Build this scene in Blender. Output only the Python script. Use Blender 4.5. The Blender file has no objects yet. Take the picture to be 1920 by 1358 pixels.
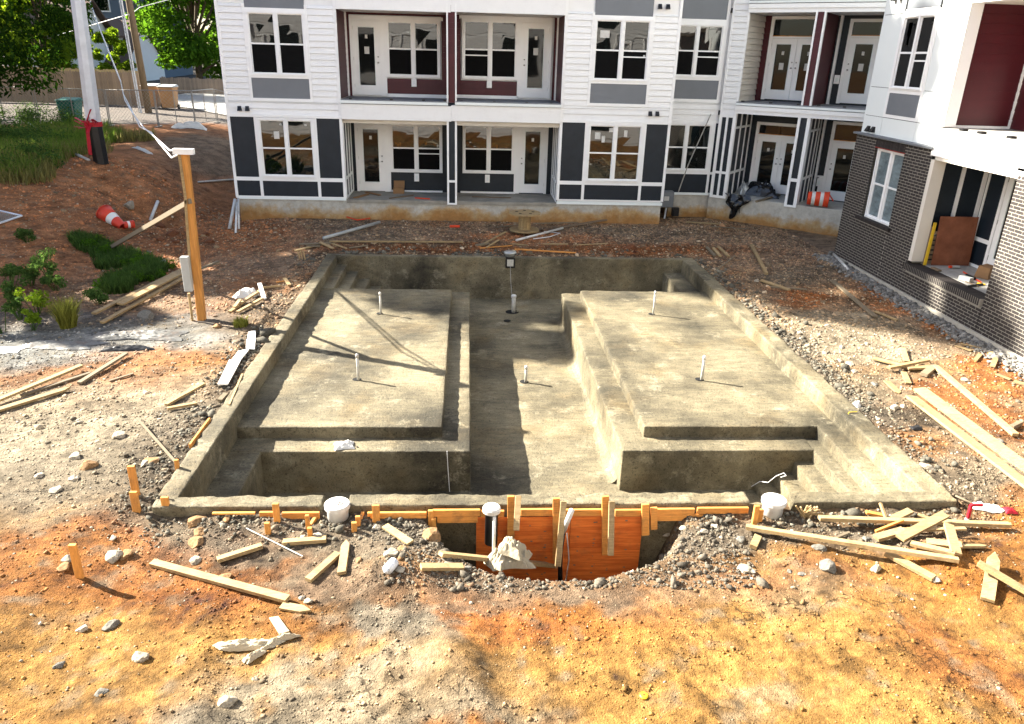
import bpy, math, random
import numpy as np
from mathutils import Matrix, Vector
rng = np.random.default_rng(7)
random.seed(7)
SC = bpy.context.scene
COL = SC.collection

# ------------------------------------------------------------------ camera
F, PITCH, ROLL, YAW, CAMH = 1406.0, .3886, -.0285, -.0646, 5.0
def _axes():
    p, r, y = PITCH, ROLL, YAW
    f = np.array([0, math.cos(p), -math.sin(p)]); d = np.array([0, -math.sin(p), -math.cos(p)]); x = np.array([1., 0, 0])
    x2 = x*math.cos(r)+d*math.sin(r); d2 = -x*math.sin(r)+d*math.cos(r)
    Rz = np.array([[math.cos(y), -math.sin(y), 0], [math.sin(y), math.cos(y), 0], [0, 0, 1]])
    return Rz@x2, Rz@d2, Rz@f
AX, AD, AF = _axes()
cam = bpy.data.cameras.new('camera'); camo = bpy.data.objects.new('camera', cam); COL.objects.link(camo)
m = Matrix.Identity(4)
for i in range(3):
    m[i][0] = AX[i]; m[i][1] = -AD[i]; m[i][2] = -AF[i]
m[2][3] = CAMH
camo.matrix_world = m
cam.sensor_fit = 'HORIZONTAL'; cam.sensor_width = 36; cam.lens = 36*F/1920; cam.clip_start = .05; cam.clip_end = 2000
SC.camera = camo
# ------------------------------------------------------------------ light
SUN = Vector((-1.37, .58, 1.0)).normalized()
world = bpy.data.worlds.new('World'); SC.world = world; world.use_nodes = True
wn = world.node_tree; wn.nodes.clear()
sky = wn.nodes.new('ShaderNodeTexSky'); sky.sky_type = 'NISHITA'; sky.sun_disc = False
sky.sun_elevation = math.asin(SUN.z); sky.sun_rotation = math.atan2(SUN.x, SUN.y)
sky.air_density = 1.0; sky.dust_density = 1.5; sky.ozone_density = 1.0
bg = wn.nodes.new('ShaderNodeBackground'); bg.inputs['Strength'].default_value = .055
wo = wn.nodes.new('ShaderNodeOutputWorld')
wn.links.new(sky.outputs[0], bg.inputs[0]); wn.links.new(bg.outputs[0], wo.inputs[0])
sl = bpy.data.lights.new('sun', 'SUN'); sl.energy = 5.0; sl.angle = math.radians(.55); sl.color = (1, .93, .8)
so = bpy.data.objects.new('sun', sl); COL.objects.link(so); so.rotation_euler = SUN.to_track_quat('Z', 'Y').to_euler()
SC.view_settings.view_transform = 'Standard'; SC.view_settings.look = 'None'
SC.view_settings.exposure = 2.7; SC.view_settings.gamma = 1.0
SC.view_settings.use_curve_mapping = False
SC.cycles.max_bounces = 6; SC.cycles.diffuse_bounces = 3; SC.cycles.glossy_bounces = 3
SC.cycles.use_denoising = True

# ------------------------------------------------------------------ noise and terrain
_tab = np.random.default_rng(3).random((256, 256))
def vnoise(x, y):
    x = np.asarray(x, float); y = np.asarray(y, float)
    xi = np.floor(x).astype(int); yi = np.floor(y).astype(int); u = x-xi; v = y-yi
    u = u*u*(3-2*u); v = v*v*(3-2*v)
    a = _tab[xi & 255, yi & 255]; b = _tab[(xi+1) & 255, yi & 255]; c = _tab[xi & 255, (yi+1) & 255]; d = _tab[(xi+1) & 255, (yi+1) & 255]
    return a*(1-u)*(1-v)+b*u*(1-v)+c*(1-u)*v+d*u*v
def fbm(x, y, s=1., o=4, seed=0):
    t = 0; a = .5; n = 0
    for i in range(o):
        t = t+a*vnoise(np.asarray(x)*s+17.3*i+seed*7.7, np.asarray(y)*s+31.1*i+seed*3.1); n += a; a *= .5; s *= 2.03
    return t/n-.5
def sm(a, b, x):
    t = np.clip((np.asarray(x, float)-a)/(b-a), 0, 1); return t*t*(3-2*t)
PX0, PX1, PY0, PY1 = -3.70, 6.13, 7.68, 19.72        # outer rim of the pool
def gauss(x, y, cx, cy, rx, ry, a=0.):
    dx = x-cx; dy = y-cy; c, s = math.cos(a), math.sin(a)
    return np.exp(-((dx*c+dy*s)/rx)**2-((-dx*s+dy*c)/ry)**2)
def spoil(x, y):
    dx = np.maximum(np.maximum(PX0-x, x-PX1), 0); dy = np.maximum(np.maximum(PY0-y, y-PY1), 0)
    return np.hypot(dx, dy)
def hfun(x, y, fine=True):
    x = np.asarray(x, float); y = np.asarray(y, float)
    h = -.04+.10*fbm(x, y, .35, 3, 1)
    d = spoil(x, y)
    h = h-.13*sm(8.6, 7.3, y)*sm(-4.5, -3.4, x)*sm(4.2, 6.8, y)
    # left bank with its eroded brown slope, terrace and alley behind
    q = y+(-x-8)*.9
    bank = sm(-7.8, -12.5, x)*sm(19, 31, q)
    h = h+1.25*bank+.25*sm(38, 46, y)
    h = h+.35*sm(-8.5, -11, x)*sm(14.5, 18, q)
    h = h-.55*gauss(x, y, -9.6, 23.6, 2.2, .75, -.35)-.35*gauss(x, y, -8.2, 26.5, 1.3, 3.)
    h = h+.30*gauss(x, y, -7.9, 22.2, 1.1, .6)
    h = h-.22*gauss(x, y, -6.9, 19.2, .9, 1.4, .6)
    # pit at the plywood form, front of the pool
    pit = np.clip(1.15-((x-1.08)/1.5)**2-((y-7.75)/1.25)**2, 0, 1)
    pit = sm(0, .62, pit)
    h = h-.98*pit*(y < 8.4)
    # heaps
    h = h+.10*gauss(x, y, -.72, 5.05, .22, .62, .1)*(1+2.2*fbm(x, y, 7, 3, 77))*fine
    h = h+.14*gauss(x, y, 5.5, 6.6, .7, .5)+.22*gauss(x, y, 6.9, 6.5, .5, .6)+.18*gauss(x, y, -.75, 6.6, .5, .45)
    h = h+.16*gauss(x, y, -.1, 5.15, .35, .6, .3)
    if fine:
        h = h-.05*sm(7.4, 6.6, y)*(np.clip(fbm(x*1.2+y*.25, y*.25, 1.1, 3, 70)*4, -1, 1))
        far = sm(60, 25, y)
        k = .3+1.2*sm(1.3, .15, d)+.5*bank
        h = h+far*(.012*fbm(x, y, 5, 4, 55)+.014*np.abs(fbm(x, y, 8, 3, 56))+.045*k*fbm(x, y, 2.2, 4, 2)+.05*k*np.abs(fbm(x, y, 4.5, 4, 5))+.02*fbm(x, y, 14, 3, 6))
        h = h+far*.07*sm(.9, .1, d)*np.clip(fbm(x, y, 6, 3, 9)+.1, 0, 1)
        # rills down the bank
        h = h-.05*bank*np.abs(fbm(x*1.3+y*.2, y*.35, 2.4, 3, 12))
        # dirt stays clear of the rim's top
    lim = -.035+.0*x
    h = np.where(d < .35, np.minimum(h, lim+.03*fbm(x, y, 9, 3, 4)), h)
    return h
def ray(px, py):
    d = AX*((px-960)/F)+AD*((py-679)/F)+AF; return d
def G(px, py, z=0.):
    d = ray(px, py); t = (z-CAMH)/d[2]; return Vector((d[0]*t, d[1]*t, z))
def at(px, py, up=0.):
    z = 0.
    for i in range(14):
        p = G(px, py, z); z = .5*z+.5*float(hfun(p.x, p.y))
    p.z = float(hfun(p.x, p.y))+up
    return p
def onY(px, py, Y):
    d = ray(px, py); t = Y/d[1]; return Vector((d[0]*t, Y, CAMH+d[2]*t))
def onX(px, py, X):
    d = ray(px, py); t = X/d[0]; return Vector((X, d[1]*t, CAMH+d[2]*t))
def gz(x, y): return float(hfun(x, y))

# ------------------------------------------------------------------ materials
MATS = {}
def _nt(name):
    mt = bpy.data.materials.new(name); mt.use_nodes = True; nt = mt.node_tree
    return mt, nt, nt.nodes['Principled BSDF']
def node(nt, t, **k):
    n = nt.nodes.new(t)
    for a, b in k.items(): setattr(n, a, b)
    return n
def setc(col): return (*col, 1)
def mat(name, col, rough=.8, var=.15, scale=6., bump=.0, bscale=60., col2=None, spec=.3, metal=0., objvar=0., stretch=None, detail=6., coat=0., dirt=0.):
    """base colour varied by noise (and from object to object), optional fine bump"""
    if name in MATS: return MATS[name]
    mt, nt, b = _nt(name)
    tc = node(nt, 'ShaderNodeTexCoord'); src = tc.outputs['Object']
    if stretch:
        mp = node(nt, 'ShaderNodeMapping'); mp.inputs['Scale'].default_value = stretch
        nt.links.new(src, mp.inputs[0]); src = mp.outputs[0]
    n = node(nt, 'ShaderNodeTexNoise'); n.inputs['Scale'].default_value = scale; n.inputs['Detail'].default_value = detail
    n.inputs['Roughness'].default_value = .65
    nt.links.new(src, n.inputs['Vector'])
    r = node(nt, 'ShaderNodeValToRGB'); c = np.array(col, float)
    lo = c*(1-var); hi = np.array(col2, float) if col2 is not None else np.clip(c*(1+var), 0, .9)
    r.color_ramp.elements[0].position = .3; r.color_ramp.elements[1].position = .7
    r.color_ramp.elements[0].color = setc(lo); r.color_ramp.elements[1].color = setc(hi)
    nt.links.new(n.outputs['Fac'], r.inputs[0]); out = r.outputs[0]
    if objvar:
        oi = node(nt, 'ShaderNodeObjectInfo'); h = node(nt, 'ShaderNodeHueSaturation')
        mr = node(nt, 'ShaderNodeMapRange'); mr.inputs[3].default_value = 1-objvar; mr.inputs[4].default_value = 1+objvar
        nt.links.new(oi.outputs['Random'], mr.inputs[0]); nt.links.new(mr.outputs[0], h.inputs['Value']); nt.links.new(out, h.inputs['Color']); out = h.outputs[0]
    if dirt:
        g_ = node(nt, 'ShaderNodeNewGeometry'); nd = node(nt, 'ShaderNodeTexNoise'); nd.inputs['Scale'].default_value = 4.5; nd.inputs['Detail'].default_value = 8; nd.inputs['Roughness'].default_value = .7
        nt.links.new(g_.outputs['Position'], nd.inputs[0]); rd = node(nt, 'ShaderNodeMapRange'); rd.inputs[1].default_value = .50; rd.inputs[2].default_value = .68; rd.inputs[4].default_value = dirt
        nt.links.new(nd.outputs['Fac'], rd.inputs[0]); md = node(nt, 'ShaderNodeMix', data_type='RGBA'); md.inputs['B'].default_value = (.13, .075, .042, 1)
        nt.links.new(rd.outputs[0], md.inputs['Factor']); nt.links.new(out, md.inputs['A']); out = md.outputs['Result']
    nt.links.new(out, b.inputs['Base Color'])
    b.inputs['Roughness'].default_value = rough; b.inputs['Metallic'].default_value = metal
    b.inputs['Specular IOR Level'].default_value = spec; b.inputs['Coat Weight'].default_value = coat
    if bump:
        n2 = node(nt, 'ShaderNodeTexNoise'); n2.inputs['Scale'].default_value = bscale; n2.inputs['Detail'].default_value = 5
        nt.links.new(src, n2.inputs['Vector'])
        bp = node(nt, 'ShaderNodeBump'); bp.inputs['Strength'].default_value = 1; bp.inputs['Distance'].default_value = bump
        nt.links.new(n2.outputs['Fac'], bp.inputs['Height']); nt.links.new(bp.outputs[0], b.inputs['Normal'])
    MATS[name] = mt; return mt
M = {}
M['siding'] = mat('white_lap_siding', (.79, .79, .78), .45, .02, 1.5, .0006, 40, spec=.35, objvar=.025, dirt=.05)
M['trim'] = mat('white_trim_paint', (.82, .82, .81), .45, .03, 2)
M['panelw'] = mat('white_panel_paint', (.74, .78, .77), .4, .02, 1)
M['grey'] = mat('grey_panel_paint', (.155, .168, .185), .5, .05, 2)
M['navy'] = mat('navy_panel_paint', (.010, .016, .024), .45, .2, 3)
M['burg'] = mat('burgundy_siding', (.062, .007, .011), .45, .12, 3, objvar=.12)
M['soffit'] = mat('cream_soffit_paint', (.66, .62, .55), .6, .05, 2)
M['deck'] = mat('grey_deck_concrete', (.17, .175, .185), .8, .15, 3, .002, 40)
M['mortar'] = mat('pale_mortar', (.27, .25, .215), .9, .15, 20, .002, 120)
M['brick'] = mat('dark_brown_brick', (.030, .025, .024), .8, .3, 25, .002, 150, objvar=.25)
M['footing'] = mat('cream_footing', (.40, .37, .31), .9, .2, 4, .004, 30)
M['lumber'] = mat('pale_pine_lumber', (.27, .18, .078), .7, .16, 5, .001, 60, stretch=(1.2, 14, 14), objvar=.14, col2=(.37, .27, .14), dirt=0.6)
M['lumber2'] = mat('weathered_lumber', (.165, .13, .085), .8, .2, 5, .0015, 60, stretch=(1.2, 14, 14), objvar=.15)
M['stake'] = mat('orange_pine_stake', (.52, .235, .055), .7, .2, 6, .001, 60, stretch=(12, 12, 1.5), objvar=.12, dirt=.5)
M['form'] = mat('orange_form_lumber', (.56, .24, .055), .7, .25, 6, .0015, 50, stretch=(1.2, 12, 12), objvar=.15, dirt=.5)
M['formply'] = mat('red_oiled_plywood', (.70, .115, .018), .55, .4, 3, .001, 40, stretch=(.7, 4, 9), col2=(.80, .23, .045), dirt=.35)
M['plyred'] = mat('reddish_plywood', (.20, .062, .028), .5, .3, 2.2, .001, 40, col2=(.27, .10, .05))
M['oldwood'] = mat('grey_brown_wood', (.16, .115, .075), .85, .3, 6, .001, 50, stretch=(1, 10, 10), objvar=.2)
M['fencewood'] = mat('tan_fence_wood', (.30, .225, .16), .85, .22, 4, .002, 40, stretch=(9, 9, 1), objvar=.16)
M['fencewood2'] = mat('yellow_fence_wood', (.46, .33, .15), .8, .2, 4, .002, 40, stretch=(9, 9, 1), objvar=.16)
M['pvc'] = mat('white_pvc', (.55, .545, .52), .35, .08, 8, dirt=.45)
M['pipe'] = mat('dusty_grey_pvc', (.42, .41, .37), .5, .25, 10)
M['galv'] = mat('galvanised_steel', (.60, .63, .67), .4, .12, 3, metal=.15, detail=8)
M['steel'] = mat('dull_fence_steel', (.30, .29, .27), .5, .2, 10, metal=.4)
M['black'] = mat('black_plastic', (.012, .012, .013), .35, .3, 8)
M['blackfilm'] = mat('black_film', (.01, .01, .011), .25, .3, 8, .004, 12, spec=.5)
M['silver'] = mat('silver_film', (.42, .43, .42), .3, .3, 8, .006, 14, metal=.4)
M['red'] = mat('red_tape', (.42, .010, .022), .5, .2, 10)
M['orange'] = mat('orange_plastic', (.62, .055, .015), .45, .15, 8)
M['cone'] = mat('orange_cone_plastic', (.55, .045, .02), .45, .1, 8)
M['whiteband'] = mat('white_reflective_band', (.62, .61, .57), .4, .08, 8)
M['card'] = mat('brown_cardboard', (.25, .14, .065), .85, .15, 4)
M['canvas'] = mat('tan_canvas', (.32, .28, .20), .9, .15, 5, .003, 60, dirt=.3)
M['fabric'] = mat('pale_fabric', (.36, .31, .22), .9, .15, 9, .002, 60, dirt=.6)
M['paper'] = mat('white_paper', (.55, .54, .51), .7, .08, 8)
M['foam'] = mat('white_foam_board', (.55, .54, .51), .8, .06, 5)
M['binb'] = mat('tan_bin_plastic', (.36, .20, .09), .6, .15, 4)
M['green'] = mat('green_plastic', (.012, .12, .09), .5, .15, 4)
M['bark'] = mat('grey_brown_bark', (.10, .075, .05), .95, .35, 5, .01, 20, stretch=(4, 4, 1))
M['pole'] = mat('treated_pole_wood', (.19, .14, .085), .9, .25, 4, .004, 30, stretch=(8, 8, 1))
M['post'] = mat('orange_cedar_post', (.42, .19, .045), .7, .28, 3, .002, 40, stretch=(9, 9, .8))
M['house'] = mat('blue_grey_house_siding', (.12, .16, .21), .7, .06, 4, stretch=(1, 1, 30))
M['roof'] = mat('brown_roof_shingle', (.13, .085, .065), .9, .2, 8, .01, 20)
M['roofd'] = mat('dark_roof_shingle', (.045, .05, .065), .9, .2, 8, .01, 20)
M['alley'] = mat('sunlit_alley_concrete', (.27, .26, .24), .9, .15, .7, .004, 20, col2=(.36, .35, .33))  # paler copy of the alley ground, sunlight put into its colour
M['plasticsheet'] = mat('grey_plastic_sheet', (.13, .128, .12), .4, .35, 3, .01, 8, dirt=.5)
M['yellow'] = mat('yellow_plastic', (.62, .40, .02), .5, .1, 8)
M['metalbox'] = mat('grey_enclosure_paint', (.34, .35, .34), .45, .08, 6)
M['cable'] = mat('white_cable_jacket', (.66, .66, .66), .45, .05, 6)
M['dark'] = mat('near_black_fill', (.008, .008, .008), .9, .1, 6)  # near-black: stands in for shade in holes and recesses, also colours joints
def glassmat(name, base, rough, ior=1.85, wave=.0006):
    mt, nt, b = _nt(name)
    b.inputs['Base Color'].default_value = setc(base); b.inputs['Roughness'].default_value = rough
    b.inputs['IOR'].default_value = ior
    tc = node(nt, 'ShaderNodeTexCoord'); n = node(nt, 'ShaderNodeTexNoise'); n.inputs['Scale'].default_value = 1.6; n.inputs['Detail'].default_value = 1
    nt.links.new(tc.outputs['Object'], n.inputs[0]); bp = node(nt, 'ShaderNodeBump'); bp.inputs['Distance'].default_value = wave*4; bp.inputs['Strength'].default_value = 1
    nt.links.new(n.outputs[0], bp.inputs['Height']); nt.links.new(bp.outputs[0], b.inputs['Normal'])
    MATS[name] = mt; return mt
M['glass'] = glassmat('dark_window_glass', (.003, .005, .0045), .015, 1.62)
M['door_glass'] = glassmat('door_glass', (.006, .007, .007), .03, 1.38)
M['screen'] = mat('black_insect_screen', (.006, .006, .006), .8, .1, 6, spec=.05)
M['film'] = mat('dusty_film_over_glass', (.085, .125, .145), .35, .45, 3.5, .01, 5, spec=.6, stretch=(1, 1, 2.2), col2=(.20, .26, .28))
def leafmat(name, col, trans):
    mt = bpy.data.materials.new(name); mt.use_nodes = True; nt = mt.node_tree; nt.nodes.clear()
    o = node(nt, 'ShaderNodeOutputMaterial'); d = node(nt, 'ShaderNodeBsdfDiffuse'); t = node(nt, 'ShaderNodeBsdfTranslucent'); mx = node(nt, 'ShaderNodeMixShader')
    g = node(nt, 'ShaderNodeNewGeometry'); hs = node(nt, 'ShaderNodeHueSaturation'); hs2 = node(nt, 'ShaderNodeHueSaturation')
    mr = node(nt, 'ShaderNodeMapRange'); mr.inputs[3].default_value = .6; mr.inputs[4].default_value = 1.35
    nt.links.new(g.outputs['Random Per Island'], mr.inputs[0])
    for h, c in ((hs, col), (hs2, trans)):
        h.inputs['Color'].default_value = setc(c); nt.links.new(mr.outputs[0], h.inputs['Value'])
    nt.links.new(hs.outputs[0], d.inputs[0]); nt.links.new(hs2.outputs[0], t.inputs[0])
    mx.inputs[0].default_value = .45
    nt.links.new(d.outputs[0], mx.inputs[1]); nt.links.new(t.outputs[0], mx.inputs[2]); nt.links.new(mx.outputs[0], o.inputs[0])
    MATS[name] = mt; return mt
M['leafd'] = leafmat('dark_leaves', (.020, .044, .008), (.032, .085, .006))
M['leaf'] = leafmat('green_leaves', (.055, .12, .014), (.14, .30, .015))
M['leafy'] = leafmat('yellow_green_leaves', (.12, .19, .02), (.32, .46, .02))
M['grass'] = leafmat('grass_blades', (.11, .18, .03), (.20, .30, .04))
M['weed'] = leafmat('weed_leaves', (.06, .11, .03), (.09, .16, .03))
M['straw2'] = leafmat('dry_grass_blades', (.24, .21, .07), (.22, .21, .07))
M['straw'] = leafmat('yellow_grass_blades', (.22, .22, .045), (.25, .27, .05))
def earthmat():
    mt, nt, b = _nt('site_soil')
    at_ = node(nt, 'ShaderNodeAttribute', attribute_name='Col'); tc = node(nt, 'ShaderNodeTexCoord')
    n1 = node(nt, 'ShaderNodeTexNoise'); n1.inputs['Scale'].default_value = 16; n1.inputs['Detail'].default_value = 9; n1.inputs['Roughness'].default_value = .72
    nt.links.new(tc.outputs['Object'], n1.inputs[0])
    r1 = node(nt, 'ShaderNodeMapRange'); r1.inputs[1].default_value = .28; r1.inputs[2].default_value = .72; r1.inputs[3].default_value = .45; r1.inputs[4].default_value = 1.6
    nt.links.new(n1.outputs['Fac'], r1.inputs[0])
    v = node(nt, 'ShaderNodeTexVoronoi'); v.inputs['Scale'].default_value = 60
    nt.links.new(tc.outputs['Object'], v.inputs['Vector'])
    r2 = node(nt, 'ShaderNodeMapRange'); r2.inputs[1].default_value = .05; r2.inputs[2].default_value = .6; r2.inputs[3].default_value = 1.04; r2.inputs[4].default_value = .9
    nt.links.new(v.outputs['Distance'], r2.inputs[0])
    mu = node(nt, 'ShaderNodeMath', operation='MULTIPLY'); nt.links.new(r1.outputs[0], mu.inputs[0]); nt.links.new(r2.outputs[0], mu.inputs[1])
    nd = node(nt, 'ShaderNodeTexNoise'); nd.inputs['Scale'].default_value = 2.2; nd.inputs['Detail'].default_value = 6; nt.links.new(tc.outputs['Object'], nd.inputs[0])
    dv = node(nt, 'ShaderNodeVectorMath', operation='MULTIPLY_ADD'); dv.inputs[1].default_value = (.7, .7, .7); nt.links.new(nd.outputs['Color'], dv.inputs[0]); nt.links.new(tc.outputs['Object'], dv.inputs[2])
    vc = node(nt, 'ShaderNodeTexVoronoi', feature='DISTANCE_TO_EDGE'); vc.inputs['Scale'].default_value = 1.7; nt.links.new(dv.outputs[0], vc.inputs['Vector'])
    ng = node(nt, 'ShaderNodeTexNoise'); ng.inputs['Scale'].default_value = .8; nt.links.new(tc.outputs['Object'], ng.inputs[0])
    wd = node(nt, 'ShaderNodeMapRange'); wd.inputs[1].default_value = .5; wd.inputs[2].default_value = .62; wd.inputs[3].default_value = .0; wd.inputs[4].default_value = .014; nt.links.new(ng.outputs['Fac'], wd.inputs[0])
    lt = node(nt, 'ShaderNodeMath', operation='LESS_THAN'); nt.links.new(vc.outputs['Distance'], lt.inputs[0]); nt.links.new(wd.outputs[0], lt.inputs[1])
    ck = node(nt, 'ShaderNodeMapRange'); ck.inputs[3].default_value = 1; ck.inputs[4].default_value = .4; nt.links.new(lt.outputs[0], ck.inputs[0])
    mu2 = node(nt, 'ShaderNodeMath', operation='MULTIPLY'); nt.links.new(mu.outputs[0], mu2.inputs[0]); nt.links.new(ck.outputs[0], mu2.inputs[1])
    vm = node(nt, 'ShaderNodeVectorMath', operation='SCALE'); nt.links.new(at_.outputs['Color'], vm.inputs[0]); nt.links.new(mu2.outputs[0], vm.inputs['Scale'])
    nt.links.new(vm.outputs[0], b.inputs['Base Color'])
    b.inputs['Roughness'].default_value = .95; b.inputs['Specular IOR Level'].default_value = .15
    n3 = node(nt, 'ShaderNodeTexNoise'); n3.inputs['Scale'].default_value = 30; n3.inputs['Detail'].default_value = 8; n3.inputs['Roughness'].default_value = .7
    nt.links.new(tc.outputs['Object'], n3.inputs[0])
    vs = node(nt, 'ShaderNodeMath', operation='MULTIPLY'); vs.inputs[1].default_value = .25; nt.links.new(v.outputs['Distance'], vs.inputs[0]); ad = node(nt, 'ShaderNodeMath', operation='SUBTRACT'); nt.links.new(n3.outputs['Fac'], ad.inputs[0]); nt.links.new(vs.outputs[0], ad.inputs[1])
    bp = node(nt, 'ShaderNodeBump'); bp.inputs['Strength'].default_value = 1; bp.inputs['Distance'].default_value = .03
    nt.links.new(ad.outputs[0], bp.inputs['Height']); nt.links.new(bp.outputs[0], b.inputs['Normal'])
    return mt
M['earth'] = earthmat()
def stonemat(name, att=True, col=(.3, .27, .22)):
    mt, nt, b = _nt(name); tc = node(nt, 'ShaderNodeTexCoord')
    n1 = node(nt, 'ShaderNodeTexNoise'); n1.inputs['Scale'].default_value = 35; n1.inputs['Detail'].default_value = 6
    nt.links.new(tc.outputs['Object'], n1.inputs[0])
    r1 = node(nt, 'ShaderNodeMapRange'); r1.inputs[1].default_value = .3; r1.inputs[2].default_value = .7; r1.inputs[3].default_value = .7; r1.inputs[4].default_value = 1.25
    nt.links.new(n1.outputs['Fac'], r1.inputs[0])
    vm = node(nt, 'ShaderNodeVectorMath', operation='SCALE')
    if att:
        a = node(nt, 'ShaderNodeAttribute', attribute_name='Col'); nt.links.new(a.outputs['Color'], vm.inputs[0])
    else: vm.inputs[0].default_value = col
    nt.links.new(r1.outputs[0], vm.inputs['Scale']); nt.links.new(vm.outputs[0], b.inputs['Base Color'])
    b.inputs['Roughness'].default_value = .9; b.inputs['Specular IOR Level'].default_value = .2
    bp = node(nt, 'ShaderNodeBump'); bp.inputs['Strength'].default_value = .8; bp.inputs['Distance'].default_value = .01
    nt.links.new(n1.outputs['Fac'], bp.inputs['Height']); nt.links.new(bp.outputs[0], b.inputs['Normal'])
    return mt
M['gravel'] = stonemat('mixed_gravel')
M['rockc'] = stonemat('cream_rock', False, (.28, .245, .19))
M['rocko'] = stonemat('orange_rock', False, (.21, .125, .06))
M['rockg'] = stonemat('grey_rock', False, (.13, .122, .105))
M['clod'] = stonemat('red_brown_clod', False, (.13, .05, .022))
def shotcrete(name='raw_shotcrete', lo=(.038, .033, .021), hi=(.225, .190, .118)):
    mt, nt, b = _nt(name); tc = node(nt, 'ShaderNodeTexCoord'); o = tc.outputs['Object']
    def nz(s, d, r=.6):
        n = node(nt, 'ShaderNodeTexNoise'); n.inputs['Scale'].default_value = s; n.inputs['Detail'].default_value = d; n.inputs['Roughness'].default_value = r
        nt.links.new(o, n.inputs[0]); return n
    n1 = nz(.55, 8, .62); rp = node(nt, 'ShaderNodeValToRGB')
    e = rp.color_ramp.elements; e[0].position = .34; e[0].color = setc(lo); e[1].position = .66; e[1].color = setc(hi)
    x = e.new(.5); x.color = setc([(a+c)/2*.98 for a, c in zip(lo, hi)])
    nt.links.new(n1.outputs['Fac'], rp.inputs[0])
    # pale scraped streaks and dark pits
    n2 = nz(1.9, 10, .78); r2 = node(nt, 'ShaderNodeValToRGB'); r2.color_ramp.elements[0].position = .545; r2.color_ramp.elements[1].position = .66
    nt.links.new(n2.outputs['Fac'], r2.inputs[0])
    mx = node(nt, 'ShaderNodeMix', data_type='RGBA'); mx.inputs['B'].default_value = (.30, .265, .185, 1)
    ml = node(nt, 'ShaderNodeMath', operation='MULTIPLY'); ml.inputs[1].default_value = .7; nt.links.new(r2.outputs[0], ml.inputs[0])
    nt.links.new(ml.outputs[0], mx.inputs['Factor']); nt.links.new(rp.outputs[0], mx.inputs['A'])
    n3 = nz(26, 5, .6); r3 = node(nt, 'ShaderNodeValToRGB'); r3.color_ramp.elements[0].position = .33; r3.color_ramp.elements[1].position = .45
    nt.links.new(n3.outputs['Fac'], r3.inputs[0])
    mm = node(nt, 'ShaderNodeMapRange'); mm.inputs[3].default_value = .45; mm.inputs[4].default_value = 1; nt.links.new(r3.outputs[0], mm.inputs[0])
    n4 = nz(70, 4, .7); m4 = node(nt, 'ShaderNodeMapRange'); m4.inputs[1].default_value = .3; m4.inputs[2].default_value = .7; m4.inputs[3].default_value = .65; m4.inputs[4].default_value = 1.35
    nt.links.new(n4.outputs['Fac'], m4.inputs[0])
    mu = node(nt, 'ShaderNodeMath', operation='MULTIPLY'); nt.links.new(mm.outputs[0], mu.inputs[0]); nt.links.new(m4.outputs[0], mu.inputs[1])
    vm = node(nt, 'ShaderNodeVectorMath', operation='SCALE'); nt.links.new(mx.outputs['Result'], vm.inputs[0]); nt.links.new(mu.outputs[0], vm.inputs['Scale'])
    mp = node(nt, 'ShaderNodeMapping'); mp.inputs['Rotation'].default_value = (0, 0, .5); mp.inputs['Scale'].default_value = (1.1, 5.5, 2.)
    nt.links.new(o, mp.inputs[0]); n5 = node(nt, 'ShaderNodeTexNoise'); n5.inputs['Scale'].default_value = 1.6; n5.inputs['Detail'].default_value = 7; n5.inputs['Distortion'].default_value = 1.4; nt.links.new(mp.outputs[0], n5.inputs[0])
    m5 = node(nt, 'ShaderNodeMapRange'); m5.inputs[1].default_value = .32; m5.inputs[2].default_value = .68; m5.inputs[3].default_value = .78; m5.inputs[4].default_value = 1.22; nt.links.new(n5.outputs['Fac'], m5.inputs[0])
    v5 = node(nt, 'ShaderNodeVectorMath', operation='SCALE'); nt.links.new(vm.outputs[0], v5.inputs[0]); nt.links.new(m5.outputs[0], v5.inputs['Scale'])
    n6 = nz(.9, 6, .6); m6 = node(nt, 'ShaderNodeMapRange'); m6.inputs[1].default_value = .52; m6.inputs[2].default_value = .7; m6.inputs[4].default_value = .55; nt.links.new(n6.outputs['Fac'], m6.inputs[0])
    x6 = node(nt, 'ShaderNodeMix', data_type='RGBA', blend_type='MULTIPLY'); x6.inputs['B'].default_value = (1.0, .80, .52, 1); nt.links.new(m6.outputs[0], x6.inputs['Factor']); nt.links.new(v5.outputs[0], x6.inputs['A'])
    class _o: outputs = [x6.outputs['Result']]
    vm = _o
    nt.links.new(vm.outputs[0], b.inputs['Base Color']); b.inputs['Roughness'].default_value = .75; b.inputs['Specular IOR Level'].default_value = .3
    ad = node(nt, 'ShaderNodeMath', operation='ADD'); nt.links.new(n3.outputs['Fac'], ad.inputs[0]); nt.links.new(n4.outputs['Fac'], ad.inputs[1])
    bp = node(nt, 'ShaderNodeBump'); bp.inputs['Strength'].default_value = 1; bp.inputs['Distance'].default_value = .014
    nt.links.new(ad.outputs[0], bp.inputs['Height']); nt.links.new(bp.outputs[0], b.inputs['Normal'])
    return mt
M['shot'] = shotcrete()
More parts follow.
